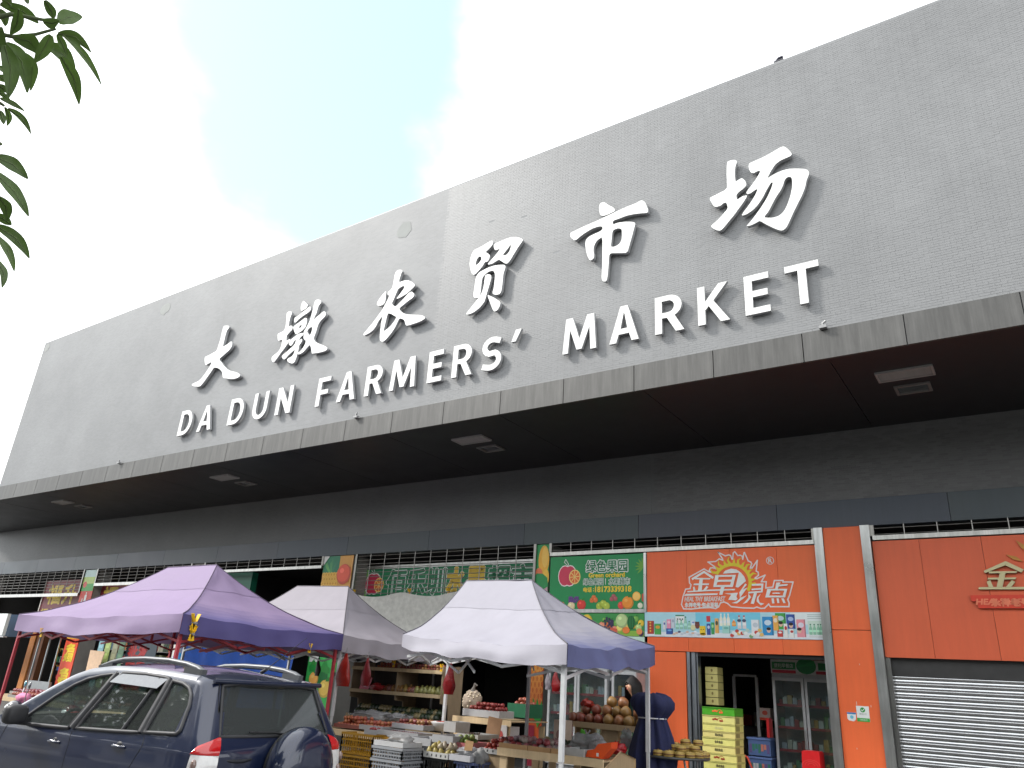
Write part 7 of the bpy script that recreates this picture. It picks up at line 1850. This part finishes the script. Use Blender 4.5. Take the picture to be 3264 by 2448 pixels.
q = MB(); q.lathe([(.001, .0), (.058, 0), (.06, .004), (.06, .046), (.055, .047), (.053, .012), (.001, .01)], BAM, 18); q.build('basket', 'bamboo', SM)
q = MB(); q.lathe([(.061, .016), (.0615, .017), (.0615, .033), (.061, .034)], BAM2, 18); q.build('band', 'bamboo', SM)
q = MB(); q.lathe([(.055, .05), (.05, .058), (.001, .062)], srgb(172, 146, 80), 18); q.tube([(-.01, 0, .06), (0, 0, .075), (.01, 0, .06)], .003, BAM2, 4); q.build('lid', 'bamboo', SM)
sp = []
for r_, n in ((.0, 1), (.125, 6), (.245, 12), (.365, 18)):
    for k in range(n): sp.append((-3.97 + r_ * math.cos(6.283 * k / n + r_ * 3), 9.5 + r_ * math.sin(6.283 * k / n + r_ * 3), 1.014))
for r_, n in ((.06, 3), (.19, 8), (.3, 9)):
    for k in range(n):
        if r_ > .25 and k % 3 == 0: continue
        sp.append((-3.97 + r_ * math.cos(6.283 * k / n + .5), 9.5 + r_ * math.sin(6.283 * k / n + .5), 1.078))
sp += [(-3.8, 9.45, 1.142), (-3.66, 9.5, 1.142)]
for i, p in enumerate(sp):
    o = SM if i == 0 else dup(SM)
    o.location = p; o.rotation_euler = (rs.uniform(-.03, .03), rs.uniform(-.03, .03), rs.uniform(0, 6))
T = thing('blue_bundle', 'dark blue cloth canopy folded and tied with white string beside the orange pier', 'cloth', (-4.17, 9.3, SW))
BLU = srgb(28, 33, 70)
q = MB(); rows = []
for z, w in ((1.69, .05), (1.675, .15), (1.64, .21), (1.58, .25), (1.52, .245), (1.46, .20), (1.42, .165), (1.40, .16), (1.36, .175), (1.2, .215), (1.0, .25), (.7, .27), (.3, .28)):
    fold = 1 if z < 1.43 else .55
    rows.append([(-4.17 + w * math.cos(a) * (1 + .10 * math.cos(2 * a) * (z > 1.43) + fold * .17 * math.sin(a * 11 + z * 2.6 + math.sin(z * 7)) + .22 * noise.noise((math.cos(a) * 2, math.sin(a) * 2, z * 2.5))), 9.32 + w * .8 * math.sin(a) * (1 + fold * .16 * math.sin(a * 9 + z * 2)), z + .025 * noise.noise((a * 2, z * 4, 3))) for a in [i * math.pi / 28 for i in range(57)]])
q.grid(rows, BLU); wp(q, 'cloth', 'cloth', T)
q = MB(); q.tube([(-4.17 + .172 * math.cos(a), 9.32 + .145 * math.sin(a), 1.405) for a in [i * math.pi / 12 for i in range(25)]], .008, (.6, .6, .62), 5); wp(q, 'string', 'cloth', T)

# ------------------------------------------------------------------ stack of pastry crates by the doorway
CRM = srgb(205, 196, 118)
zs = [1.565, 1.455, 1.345, 1.245, 1.16, 1.06, .955, .85, .75, .65, .55, .45, .35, .25]
ordn = ('topmost green box of the cream stack in the doorway', 'second box from the top, cream with a red brush mark', 'third box from the top of the cream stack, faded print', 'fourth box from the top of the cream stack', 'fifth box from the top of the cream stack', 'sixth box from the top of the cream stack', 'seventh box from the top, cream with a red brush mark', 'eighth box from the top of the cream stack', 'ninth box from the top of the cream stack', 'tenth box from the top of the cream stack', 'eleventh box from the top of the cream stack', 'twelfth box from the top of the cream stack', 'thirteenth box from the top of the cream stack')
for k in range(13):
    z1, z0 = zs[k] - .004, zs[k + 1]
    c = srgb(65, 145, 30) if k == 0 else tuple(v * rs.uniform(.93, 1.05) for v in CRM)
    dx = rs.uniform(-.008, .008)
    T = thing('pastry_box', ordn[k], 'box', (-4.15, 11.7, z0), 'stacked boxes in the doorway')
    q = MB(); q.box(-4.40 + dx, -3.92 + dx, 11.6, 11.98, z0, z1 - .012, c); wp(q, 'box', 'plastic', T)
    q = MB(); q.box(-4.405 + dx, -3.915 + dx, 11.594, 11.985, z1 - .0115, z1, tuple(v * .8 for v in c)); wp(q, 'rim', 'plastic', T)
    q = MB(); q.box(-3.9195 + dx, -3.917 + dx, 11.64, 11.8, z0 + .012, z1 - .016, tuple(v * .42 for v in c) if k else c); wp(q, 'side_grip', 'plastic', T)
    q = MB(); fn = FRONT(11.597); zc = (z0 + z1) / 2 - .006
    if k in (1, 6) or k == 0:
        cc = srgb(150, 50, 35) if k else srgb(225, 100, 50)
        for (a, b2, w) in ((-.075, .005, .02), (-.045, .012, .022), (-.02, .005, .018), (.03, -.008, .022), (.055, -.008, .02)): disc(q, -4.16 + dx + a, zc + b2, w * .8, w * .62, fn, cc)
        ribbon(q, [(-4.17 + dx, zc + .015), (-4.14 + dx, zc + .03), (-4.11 + dx, zc + .02), (-4.095 + dx, zc)], .006, fn, cc, -.001)
    elif k != 2:
        text(q, ('绿点食品' if k % 2 else '金早食品'), -4.215 + dx, -4.10 + dx, zc - .015, zc + .02, fn, srgb(95, 90, 60), bold=.0015)
    else:
        text(q, '绿点食品', -4.215 + dx, -4.10 + dx, zc - .015, zc + .02, fn, srgb(205, 200, 140), bold=.001)
    if q.v: wp(q, 'print', 'print', T)
for k in range(5):
    T = thing('pastry_box', ('top', 'second', 'third', 'fourth', 'fifth')[k] + ' box of the dim cream stack inside the door', 'box', (-4.75, 13.8, 1.9), 'cream boxes just inside the door')
    z1 = 2.2 - .125 * k
    q = MB(); q.box(-5.12, -4.90, 13.72, 14.0, z1 - .12, z1 - .004, tuple(v * .9 for v in srgb(215, 205, 130))); wp(q, 'box', 'plastic', T)
    q = MB(); disc(q, -5.0, z1 - .06, .018, .025, FRONT(13.717), srgb(130, 115, 60)); wp(q, 'print', 'print', T)

# ------------------------------------------------------------------ shop interiors: fridges, boxes, stool
def fridge(label, x0, x1, y, z1, ndoor, header=None, zb=SW + .02):
    T = thing('display_fridge', label, 'fridge', ((x0 + x1) / 2, y + .3, zb))
    c = (.42, .43, .44)
    q = MB(); q.box(x0, x0 + .04, y + .03, y + .6, zb, z1, c); q.box(x1 - .04, x1, y + .03, y + .6, zb, z1, c); q.box(x0 + .04, x1 - .04, y + .56, y + .6, zb, z1, (.5, .5, .5)); q.box(x0, x1, y + .03, y + .6, zb, zb + .25, c); q.box(x0, x1, y + .03, y + .6, z1, z1 + .06, c); wp(q, 'cabinet', 'metal', T)
    w = (x1 - x0) / ndoor
    for k in range(ndoor):
        a, b2 = x0 + k * w + .008, x0 + (k + 1) * w - .008
        q = MB()
        for r_ in ((a, a + .045, zb + .26, z1), (b2 - .045, b2, zb + .26, z1), (a + .045, b2 - .045, zb + .26, zb + .31), (a + .045, b2 - .045, z1 - .05, z1)): q.box(r_[0], r_[1], y - .01, y + .028, r_[2], r_[3], (.52, .53, .54))
        d_ = wp(q, 'door', 'metal', T)
        q = MB(); q.box(a + .046, b2 - .046, y + .006, y + .01, zb + .311, z1 - .051, (.5, .5, .5)); wp(q, 'glass', 'glass', d_)
        q = MB(); q.obox((b2 - .03, y - .03, zb + .8), (b2 - .03, y - .03, zb + 1.1), .012, .012, (.6, .6, .6)); wp(q, 'handle', 'steel', d_)
    for k in range(4):
        z = zb + .42 + k * (z1 - zb - .5) / 4
        q = MB(); q.box(x0 + .045, x1 - .045, y + .06, y + .55, z - .012, z, (.5, .5, .5)); s_ = wp(q, 'shelf', 'metal', T)
        q = MB(); q.box(x0 + .05, x1 - .05, y + .055, y + .059, z - .03, z + .012, srgb(190, 40, 50)); wp(q, 'price_strip', 'plastic', s_)
        q = MB()
        x = x0 + .08
        while x < x1 - .1:
            h = rs.uniform(.08, .2); ww = rs.uniform(.05, .085)
            q.box(x, x + ww, y + .1, y + .2, z + .001, z + h, rs.choice([srgb(225, 225, 220), srgb(215, 205, 190), srgb(170, 60, 60), srgb(90, 140, 90), srgb(215, 165, 80), srgb(200, 200, 215)])); x += ww + .012
        wp(q, 'stock', 'plastic', T, kind='stuff')
    if header:
        q = MB(); q.box(x0, x1, y - .005, y + .2, z1 + .065, z1 + .36, (.6, .62, .6)); h_ = wp(q, 'header', 'plastic', T)
        q = MB(); fn = FRONT(y - .008); m = (x0 + x1) / 2
        rect(q, x0, x1, z1 + .3, z1 + .355, fn, srgb(200, 80, 60)); rect(q, x0 + .02, m - .12, z1 + .14, z1 + .26, fn, srgb(30, 130, 70)); rect(q, x0 + .02, m - .12, z1 + .075, z1 + .125, fn, srgb(190, 40, 60), -.001)
        disc(q, m + .06, z1 + .2, .17, .13, fn, srgb(30, 130, 70), -.001); poly(q, [(m - .12, z1 + .18), (m + .2, z1 + .3), (m + .22, z1 + .22)], fn, srgb(40, 150, 80), -.002); rect(q, m + .26, x1 - .02, z1 + .14, z1 + .26, fn, srgb(30, 130, 70)); rect(q, m + .22, x1 - .02, z1 + .075, z1 + .125, fn, srgb(190, 40, 60), -.001)
        text(q, '便利早餐店', x0 + .06, m - .16, z1 + .165, z1 + .235, fn, WHT, d=-.002)
        wp(q, 'header_print', 'print', h_)
    return T
fridge('tall glass door fridge with a green and red header inside the orange shop', -4.19, -3.09, 14.5, 2.1, 2, True)
fridge('white framed glass fridge behind the hanging red bag', -7.95, -6.70, 13.05, 2.04, 2)
fridge('white framed glass fridge behind the woman', -6.62, -5.5 - .63, 13.05, 2.03, 1)
T = thing('steel_post_frame', 'pair of white steel posts standing inside the dark doorway', 'frame', (-4.6, 14.4, SW))
for x in (-5.05, -4.62):
    q = MB(); q.box(x - .025, x + .025, 15.0, 15.05, SW + .02, 2.1, (.5, .5, .5)); wp(q, 'post', 'metal', T)
q = MB(); q.box(-5.05, -4.62, 15.0, 15.04, 2.1, 2.14, (.5, .5, .5)); wp(q, 'top_rail', 'metal', T)
for k, z in enumerate((.19, .52, .82)):
    T = thing('storage_box', ('lowest', 'middle', 'topmost')[k] + ' translucent blue plastic storage box in the doorway', 'box', (-4.4, 14.5, z), 'blue storage boxes in the doorway')
    q = MB(); q.box(-4.62, -4.24, 14.35, 14.75, z, z + .25, srgb(90, 115, 165)); wp(q, 'box', 'plastic', T)
    q = MB(); q.box(-4.64, -4.22, 14.33, 14.77, z + .251, z + .28, srgb(110, 135, 190)); wp(q, 'lid', 'plastic', T)
    q = MB()
    for j in range(7): rect(q, -4.6 + .05 * j, -4.56 + .05 * j, z + .04 + .03 * (j % 3), z + .18, FRONT(14.347), rs.choice([srgb(60, 130, 110), srgb(210, 130, 110), srgb(205, 205, 200), srgb(110, 90, 140)]), -.0005 * j)
    wp(q, 'contents', 'print', T)
T = thing('red_stool', 'red plastic stool with ribbed arcs in front of the steel strip', 'stool', (-3.3, 13.3, SW))
q = MB(); q.prism([(-3.46, .45), (-3.16, .45), (-3.18, 1.0), (-3.2, 1.02), (-3.42, 1.02), (-3.44, 1.0)], [], FRONT(13.25), .28, srgb(205, 25, 30)); wp(q, 'shell', 'plastic', T)
q = MB()
for r_ in (.05, .09, .13): ribbon(q, [(-3.31 + r_ * math.cos(a), .82 + r_ * .6 * math.sin(a)) for a in [i * math.pi / 8 for i in range(9)]], .012, FRONT(13.247), srgb(225, 60, 60), -.001)
wp(q, 'rib', 'plastic', T)
for x in (-3.45, -3.21):
    q = MB(); q.box(x, x + .04, 13.26, 13.3, SW, .449, srgb(205, 25, 30)); wp(q, 'leg', 'plastic', T)
T = thing('red_cabinet', 'red fire cabinet standing left of the glass fridge', 'cabinet', (-4.3, 14.5, SW))
q = MB(); q.box(-4.24, -4.195, 14.2, 14.4, 1.12, 1.42, srgb(190, 25, 30)); wp(q, 'box', 'plastic', T)
q = MB(); q.box(-4.243, -4.24, 14.22, 14.38, 1.2, 1.36, srgb(150, 20, 25)); wp(q, 'door', 'plastic', T)
T = thing('red_hose', 'orange red hose looping across the doorway', 'hose', (-4.5, 13.8, .4))
q = MB(); q.tube([(-4.75, 13.9, .80), (-4.62, 13.9, .86), (-4.5, 13.9, .80), (-4.42, 13.9, .62), (-4.38, 13.9, .4), (-4.36, 13.9, .2)], .018, srgb(215, 70, 40), 7); wp(q, 'hose', 'plastic', T)
T = thing('counter', 'dim shop counter with packed goods at the back of the doorway', 'counter', (-4.6, 17, SW))
q = MB(); q.box(-5.9, -3.0, 17.0, 17.5, SW + .02, 1.2, (.2, .2, .2)); wp(q, 'cabinet', 'wood', T)
for k in range(12):
    q = MB(); q.box(-5.8 + .23 * k, -5.62 + .23 * k, 17.05, 17.3, 1.21, 1.35 + .2 * rs.random(), rs.choice([srgb(190, 60, 50), srgb(200, 195, 190), srgb(215, 150, 70), srgb(60, 110, 80)])); wp(q, 'carton', 'card', T)
T = thing('wall_box', 'orange and white printed carton seen in the dark of the doorway', 'box', (-4.45, 14.6, 1.4))
q = MB(); q.box(-4.56, -4.37, 14.9, 15.1, 1.38, 1.58, srgb(190, 170, 160)); wp(q, 'box', 'card', T)
q = MB(); disc(q, -4.465, 1.5, .05, .04, FRONT(14.897), srgb(200, 80, 60)); rect(q, -4.56, -4.37, 1.38, 1.42, FRONT(14.897), srgb(200, 70, 40)); wp(q, 'print', 'print', T)

# ------------------------------------------------------------------ left shops under the purple tent
T = thing('ochre_pier', 'ochre and brown boarded pier beside a glass showcase', 'pier', (-28.7, D, SW))
q = MB(); q.box(-29.1, -28.75, D - .1, D + .2, SW, 2.9, srgb(190, 120, 55)); wp(q, 'light_board', 'wood', T)
q = MB(); q.box(-28.74, -28.25, D - .06, D + .2, SW, 2.9, srgb(110, 65, 35)); wp(q, 'dark_board', 'wood', T)
T = thing('showcase', 'glass showcase with coloured goods left of the red banner', 'showcase', (-27.5, 13.4, SW))
q = MB(); q.box(-28.2, -26.8, 13.3, 13.38, SW, .9, (.35, .37, .38)); wp(q, 'base', 'metal', T)
for x in (-28.18, -27.5, -26.82):
    q = MB(); q.box(x - .02, x + .02, 13.28, 13.32, .9, 2.4, (.4, .44, .46)); wp(q, 'frame', 'steel', T)
q = MB()
for k in range(46):
    x = -28.1 + rs.random() * 1.2; z = rs.choice([1.0, 1.25, 1.5, 1.75])
    q.box(x, x + .12, 13.9, 14.0, z, z + rs.uniform(.1, .2), rs.choice([srgb(200, 60, 60), srgb(60, 130, 90), srgb(220, 220, 220), srgb(60, 100, 180), srgb(220, 190, 90), srgb(200, 120, 140)]))
wp(q, 'stock', 'plastic', T, kind='stuff')
T = thing('notice_board', 'blank cream board propped in the shop window behind the car', 'board', (-23.9, 13.0, 1.45))
q = MB(); q.prism([(-24.25, 1.3), (-23.58, 1.32), (-23.46, 1.9), (-24.28, 1.92)], [], FRONT(13.0), .02, srgb(222, 190, 160)); wp(q, 'board', 'card', T)
T = thing('goods_rack', 'rack of bottles and packets in the shop behind the cream board', 'rack', (-23.5, 14.3, SW))
for z in (.8, 1.2, 1.6, 2.0, 2.4):
    q = MB(); q.box(-25.7, -20.9, 14.2, 14.6, z - .02, z, (.35, .34, .33)); wp(q, 'shelf', 'wood', T)
    q = MB(); x = -25.65
    while x < -21.0:
        w = rs.uniform(.08, .22); q.box(x, x + w, 14.22, 14.4, z + .001, z + rs.uniform(.16, .33), rs.choice([srgb(150, 155, 110), srgb(200, 195, 170), srgb(95, 120, 95), srgb(190, 120, 60), srgb(120, 150, 165), srgb(170, 60, 50), srgb(70, 90, 70)])); x += w + .02
    wp(q, 'stock', 'plastic', T, kind='stuff')
for k, (x, c) in enumerate(((-24.1, srgb(135, 180, 190)), (-23.72, srgb(165, 185, 110)), (-23.3, srgb(150, 150, 120)), (-22.95, srgb(95, 130, 100)))):
    T = thing('strip_banner', ('pale blue', 'lime green', 'olive', 'dark green')[k] + ' narrow upright banner behind the car roof', 'banner', (x, 13.2, 1.0), 'upright banners behind the car roof')
    q = MB(); q.box(x - .15, x + .15, 13.2, 13.215, .9, 2.35, c); wp(q, 'sheet', 'print', T)
    q = MB(); fn = FRONT(13.197)
    for j in range(4): rect(q, x - .1, x + .1, 1.1 + .3 * j, 1.25 + .3 * j, fn, tuple(min(.8, v * 1.4) for v in c))
    wp(q, 'print', 'print', T)
T = thing('red_letter_notice', 'dark window notice with red characters behind the roof rail', 'sign', (-22.2, 13.3, 1.0))
q = MB(); q.box(-22.85, -21.3, 13.3, 13.32, .9, 2.3, srgb(60, 75, 85)); wp(q, 'sheet', 'print', T)
q = MB(); fn = FRONT(13.297)
for j, s_ in enumerate(('批发', '零售', '烟酒')): text(q, s_, -22.7, -21.75, 1.76 - .42 * j, 2.1 - .42 * j, fn, srgb(190, 35, 35), bold=.025)
wp(q, 'lettering', 'print', T)
T = thing('water_dispenser', 'white and blue upright bottle beside the red tent leg', 'dispenser', (-18.2, 12, SW))
q = MB(); q.lathe([(.14, SW), (.14, 1.6), (.13, 1.62)], (.7, .7, .66), 16, (-18.2, 12, 0)); wp(q, 'body', 'plastic', T)
q = MB(); q.lathe([(.12, 1.625), (.13, 1.7), (.13, 1.86), (.05, 1.94), (.001, 1.95)], srgb(50, 140, 200), 16, (-18.2, 12, 0)); wp(q, 'bottle', 'plastic', T)
q = MB(); q.box(-18.65, -18.42, 12.1, 12.2, SW, 2.3, (.6, .58, .55)); o = tag(q.build('white_post', 'metal'), 'plain pale post standing left of the red tent leg', 'post')
cols_ = [srgb(190, 40, 50), srgb(215, 100, 45), srgb(190, 170, 60), srgb(60, 120, 60), srgb(205, 120, 140), srgb(215, 205, 195)]
for k, (x0, y0, z, c1, lab) in enumerate(((-20.5, 9.3, .78, (0, 1), 'red and orange'), (-19.0, 9.6, .8, (3, 2), 'green and yellow'), (-17.6, 9.2, .76, (1, 5), 'orange and cream'), (-22.0, 10.0, .8, (0, 4), 'red and pink'), (-16.2, 9.6, .8, (3, 1), 'green and orange'))):
    tray('produce_tray', lab + ' produce tray at the stall beyond the scooter', x0, x0 + 1.2, y0, y0 + .7, z - .06, z, (.3, .3, .3), 'plastic', group='produce trays beyond the scooter')
    me = [fruit_mesh('vegetable', 'round', .05, cols_[c]) for c in c1]
    heap('vegetable', me, 60, x0 + .03, x0 + 1.17, y0 + .03, y0 + .67, z - .03, .052, lab + ' vegetable in the tray beyond the scooter', lab + ' vegetables beyond the scooter', 'vegetable', layers=1)
T = wood_table('long board table under the produce trays beyond the scooter', -22.2, -14.8, 9.15, 10.8, .735)

# ------------------------------------------------------------------ scooter by the car bonnet
def scooter(label, ox, oy, rz, c):
    T = thing('motor_scooter', label, 'scooter', (ox, oy, 0), 'scooters parked beyond the car')
    T.rotation_euler = (0, 0, rz)
    for x in (-.62, .62):
        q = MB(); q.lathe([(.13, -.045), (.22, -.05), (.245, 0), (.22, .05), (.13, .045)], (.02, .02, .02), 22, (x, 0, .245), 'Y'); w = q.build('wheel', 'rubber', T)
        q = MB(); q.lathe([(.001, -.03), (.13, -.035), (.13, .035), (.001, .03)], (.4, .4, .4), 14, (x, 0, .245), 'Y'); q.build('rim', 'steel', w)
    q = MB(); q.grid([[(.50 + .10 * t + .05 * math.cos(a) * 1.5, .2 * math.sin(a) * (1 - .2 * t), .30 + .62 * t) for a in [i * math.pi / 8 - math.pi / 2 for i in range(9)]] for t in [j / 6 for j in range(7)]], c); q.build('leg_shield', 'carpaint', T)
    q = MB(); q.sphere((-.42, 0, .52), .3, c, 16, 10, (1.25, .55, .62)); q.build('rear_body', 'carpaint', T)
    q = MB(); q.box(-.1, .5, -.14, .14, .26, .31, (.05, .05, .05)); q.build('footboard', 'rubber', T)
    q = MB(); q.sphere((-.34, 0, .77), .2, (.03, .03, .03), 14, 8, (1.6, .65, .32)); q.build('seat', 'rubber', T)
    q = MB(); q.tube([(.62, 0, .28), (.50, 0, .98)], .025, (.3, .3, .3), 8); q.build('steering_column', 'metal', T)
    q = MB(); q.tube([(.42, -.33, 1.02), (.50, -.15, .99), (.50, .15, .99), (.42, .33, 1.02)], .015, (.5, .5, .5), 7); q.build('handlebar', 'chrome', T)
    q = MB(); q.sphere((.54, 0, .97), .12, c, 14, 9, (.9, 1.2, .8)); q.build('headset', 'carpaint', T)
    q = MB(); q.sphere((.62, 0, .96), .07, (.7, .72, .72), 12, 8, (.6, 1.3, .8)); q.build('headlamp', 'lamp', T)
    for s_, mc in ((-1, (.05, .25, .3)), (1, (.05, .05, .06))):
        q = MB(); q.tube([(.46, .22 * s_, 1.02), (.47, .27 * s_, 1.16), (.46, .30 * s_, 1.22)], .007, (.6, .6, .6), 6); mm = q.build('mirror_stalk', 'chrome', T)
        q = MB(); q.sphere((.46, .31 * s_, 1.27), .06, mc, 12, 8, (.3, 1.1, .8)); q.build('mirror', 'lamp', mm)
    return T
s1 = scooter('dark motor scooter with a pink hand muff standing beyond the car bonnet', -11.85, 6.1, rad(250), (.03, .03, .04))
q = MB(); q.sphere((.44, -.24, 1.08), .13, srgb(215, 130, 165), 14, 9, (.75, 1.5, .6), .3, 3); q.build('hand_muff', 'cloth', s1)
scooter('red motor scooter half hidden behind the car windscreen pillar', -11.15, 6.5, rad(262), srgb(170, 25, 30))

# ------------------------------------------------------------------ the woman at the fridges
W = thing('person', 'woman with long black hair and a dark green jacket bending over the pomelos', 'person', (-5.03, 11.0, SW))
def skin(name, nodes, edges, m, c, parent, sub=2):
    me = bpy.data.meshes.new(name)
    me.from_pydata([n[0] for n in nodes], edges, [])
    o = bpy.data.objects.new(name, me); COL.objects.link(o)
    md = o.modifiers.new('skin', 'SKIN'); md.use_smooth_shade = True
    for i, n in enumerate(nodes):
        me.skin_vertices[0].data[i].radius = n[1] if isinstance(n[1], tuple) else (n[1], n[1])
        me.skin_vertices[0].data[i].use_root = (i == 0)
    s_ = o.modifiers.new('sub', 'SUBSURF'); s_.levels = sub; s_.render_levels = sub
    bpy.context.view_layer.update()
    me2 = bpy.data.meshes.new_from_object(o.evaluated_get(bpy.context.evaluated_depsgraph_get()))
    bpy.data.objects.remove(o); bpy.data.meshes.remove(me)
    at = me2.color_attributes.new('Col', 'FLOAT_COLOR', 'CORNER')
    at.data.foreach_set('color', [c[0], c[1], c[2], 1.0] * len(me2.loops))
    me2.name = name
    for p in me2.polygons: p.use_smooth = True
    return link(name, me2, m, parent)
SKN = srgb(215, 165, 135)
# local frame: -y faces the street; she leans forward and to her right
N = [((0, 0, .95), (.13, .10)), ((0, -.02, 1.15), (.12, .09)), ((-.02, -.08, 1.36), (.15, .09)), ((-.03, -.11, 1.45), (.048, .048)), ((-.04, -.15, 1.51), (.048, .048)), ((-.05, -.20, 1.585), (.07, .08)), ((-.05, -.21, 1.67), (.07, .085)),
     ((-.19, -.08, 1.39), .05), ((-.25, -.16, 1.20), .042), ((-.20, -.36, 1.14), .033), ((-.18, -.44, 1.14), .025),
     ((.16, -.08, 1.39), .05), ((.24, -.14, 1.20), .042), ((.20, -.34, 1.13), .033), ((.18, -.43, 1.13), .025),
     ((-.09, 0, .85), .085), ((-.10, -.02, .48), .06), ((-.10, 0, .08), .04), ((-.10, -.13, .04), .035),
     ((.09, 0, .85), .085), ((.10, .02, .48), .06), ((.10, .03, .08), .04), ((.10, -.10, .04), .035)]
Ed = [(0, 1), (1, 2), (2, 3), (3, 4), (4, 5), (5, 6), (2, 7), (7, 8), (8, 9), (9, 10), (2, 11), (11, 12), (12, 13), (13, 14), (0, 15), (15, 16), (16, 17), (17, 18), (0, 19), (19, 20), (20, 21), (21, 22)]
for hb, sx in ((10, -1), (14, 1)):
    hx, hy, hz = N[hb][0]
    for f_ in range(4):
        L = (.075, .085, .08, .065)[f_]
        i0 = len(N); a = (-.03 + .02 * f_)
        N.append(((hx + a, hy - .06, hz - .005), .009)); N.append(((hx + a, hy - .06 - L * .5, hz - .02), .008)); N.append(((hx + a, hy - .06 - L * .8, hz - .05), .007))
        Ed += [(hb, i0), (i0, i0 + 1), (i0 + 1, i0 + 2)]
    i0 = len(N); N.append(((hx - sx * .04, hy - .02, hz - .01), .010)); N.append(((hx - sx * .055, hy - .06, hz - .03), .008)); Ed += [(hb, i0), (i0, i0 + 1)]
body_ = skin('body', N, Ed, 'skin', SKN, W)
J = [((0, -.01, .92), (.16, .13)), ((0, -.02, 1.15), (.15, .12)), ((-.02, -.08, 1.36), (.18, .115)), ((-.03, -.11, 1.44), (.085, .08)), ((-.2, -.08, 1.39), .068), ((-.265, -.16, 1.20), .058), ((-.205, -.35, 1.14), .046), ((.17, -.08, 1.39), .068), ((.255, -.14, 1.20), .058), ((.205, -.33, 1.13), .046)]
skin('jacket', J, [(0, 1), (1, 2), (2, 3), (2, 4), (4, 5), (5, 6), (2, 7), (7, 8), (8, 9)], 'cloth', srgb(32, 70, 58), W)
TRS = [((0, 0, .93), (.145, .12)), ((-.09, 0, .83), .1), ((-.10, -.02, .48), .075), ((-.10, 0, .12), .06), ((.09, 0, .83), .1), ((.10, .02, .48), .075), ((.10, .03, .12), .06)]
skin('trousers', TRS, [(0, 1), (1, 2), (2, 3), (0, 4), (4, 5), (5, 6)], 'cloth', (.03, .035, .06), W)
q = MB()
hc = Vector((-.05, -.20, 1.66))
rows = []
for j in range(15):
    t = j / 14
    z = 1.765 - .62 * t
    row = []
    for i in range(25):
        a = math.pi * (.5 + (i / 24 - .5) * (1.5 if t > .15 else 2.0)) 
        rr = .104 * math.sin(min(1, t * 4 + .12) * math.pi / 2) * (1.1 + .25 * t)
        row.append((hc.x + rr * math.cos(a) * (1 + .08 * noise.noise((a * 5, t * 2, 1))), hc.y + .015 + .05 * t + rr * 1.12 * math.sin(a), z))
    rows.append(row)
q.grid(rows, (.012, .010, .010)); q.build('hair', 'hair', W)
q = MB()
fy = -.185 - .105
q.sphere((-.05, fy - .002, 1.615), .014, SKN, 8, 6, (.7, 1.1, 1.2)); nose = q.build('nose', 'skin', W)
for s_ in (-1, 1):
    q = MB(); q.sphere((-.05 + .03 * s_, fy + .02, 1.65), .012, (.65, .62, .6), 8, 6, (1.1, .5, .6)); e_ = q.build('eye', 'skin', W)
    q = MB(); q.sphere((-.05 + .03 * s_, fy + .015, 1.65), .006, (.02, .015, .01), 6, 5); q.build('iris', 'skin', e_)
    q = MB(); q.sphere((-.05 + .078 * s_, -.20, 1.635), .02, SKN, 8, 6, (.4, .7, 1.2)); q.build('ear', 'skin', W)
q = MB(); q.tube([(-.072, fy + .016, 1.580), (-.05, fy + .008, 1.578), (-.028, fy + .016, 1.580)], .0055, srgb(170, 75, 75), 6); q.build('mouth', 'skin', W)
W.rotation_euler = (0, 0, rad(-30))
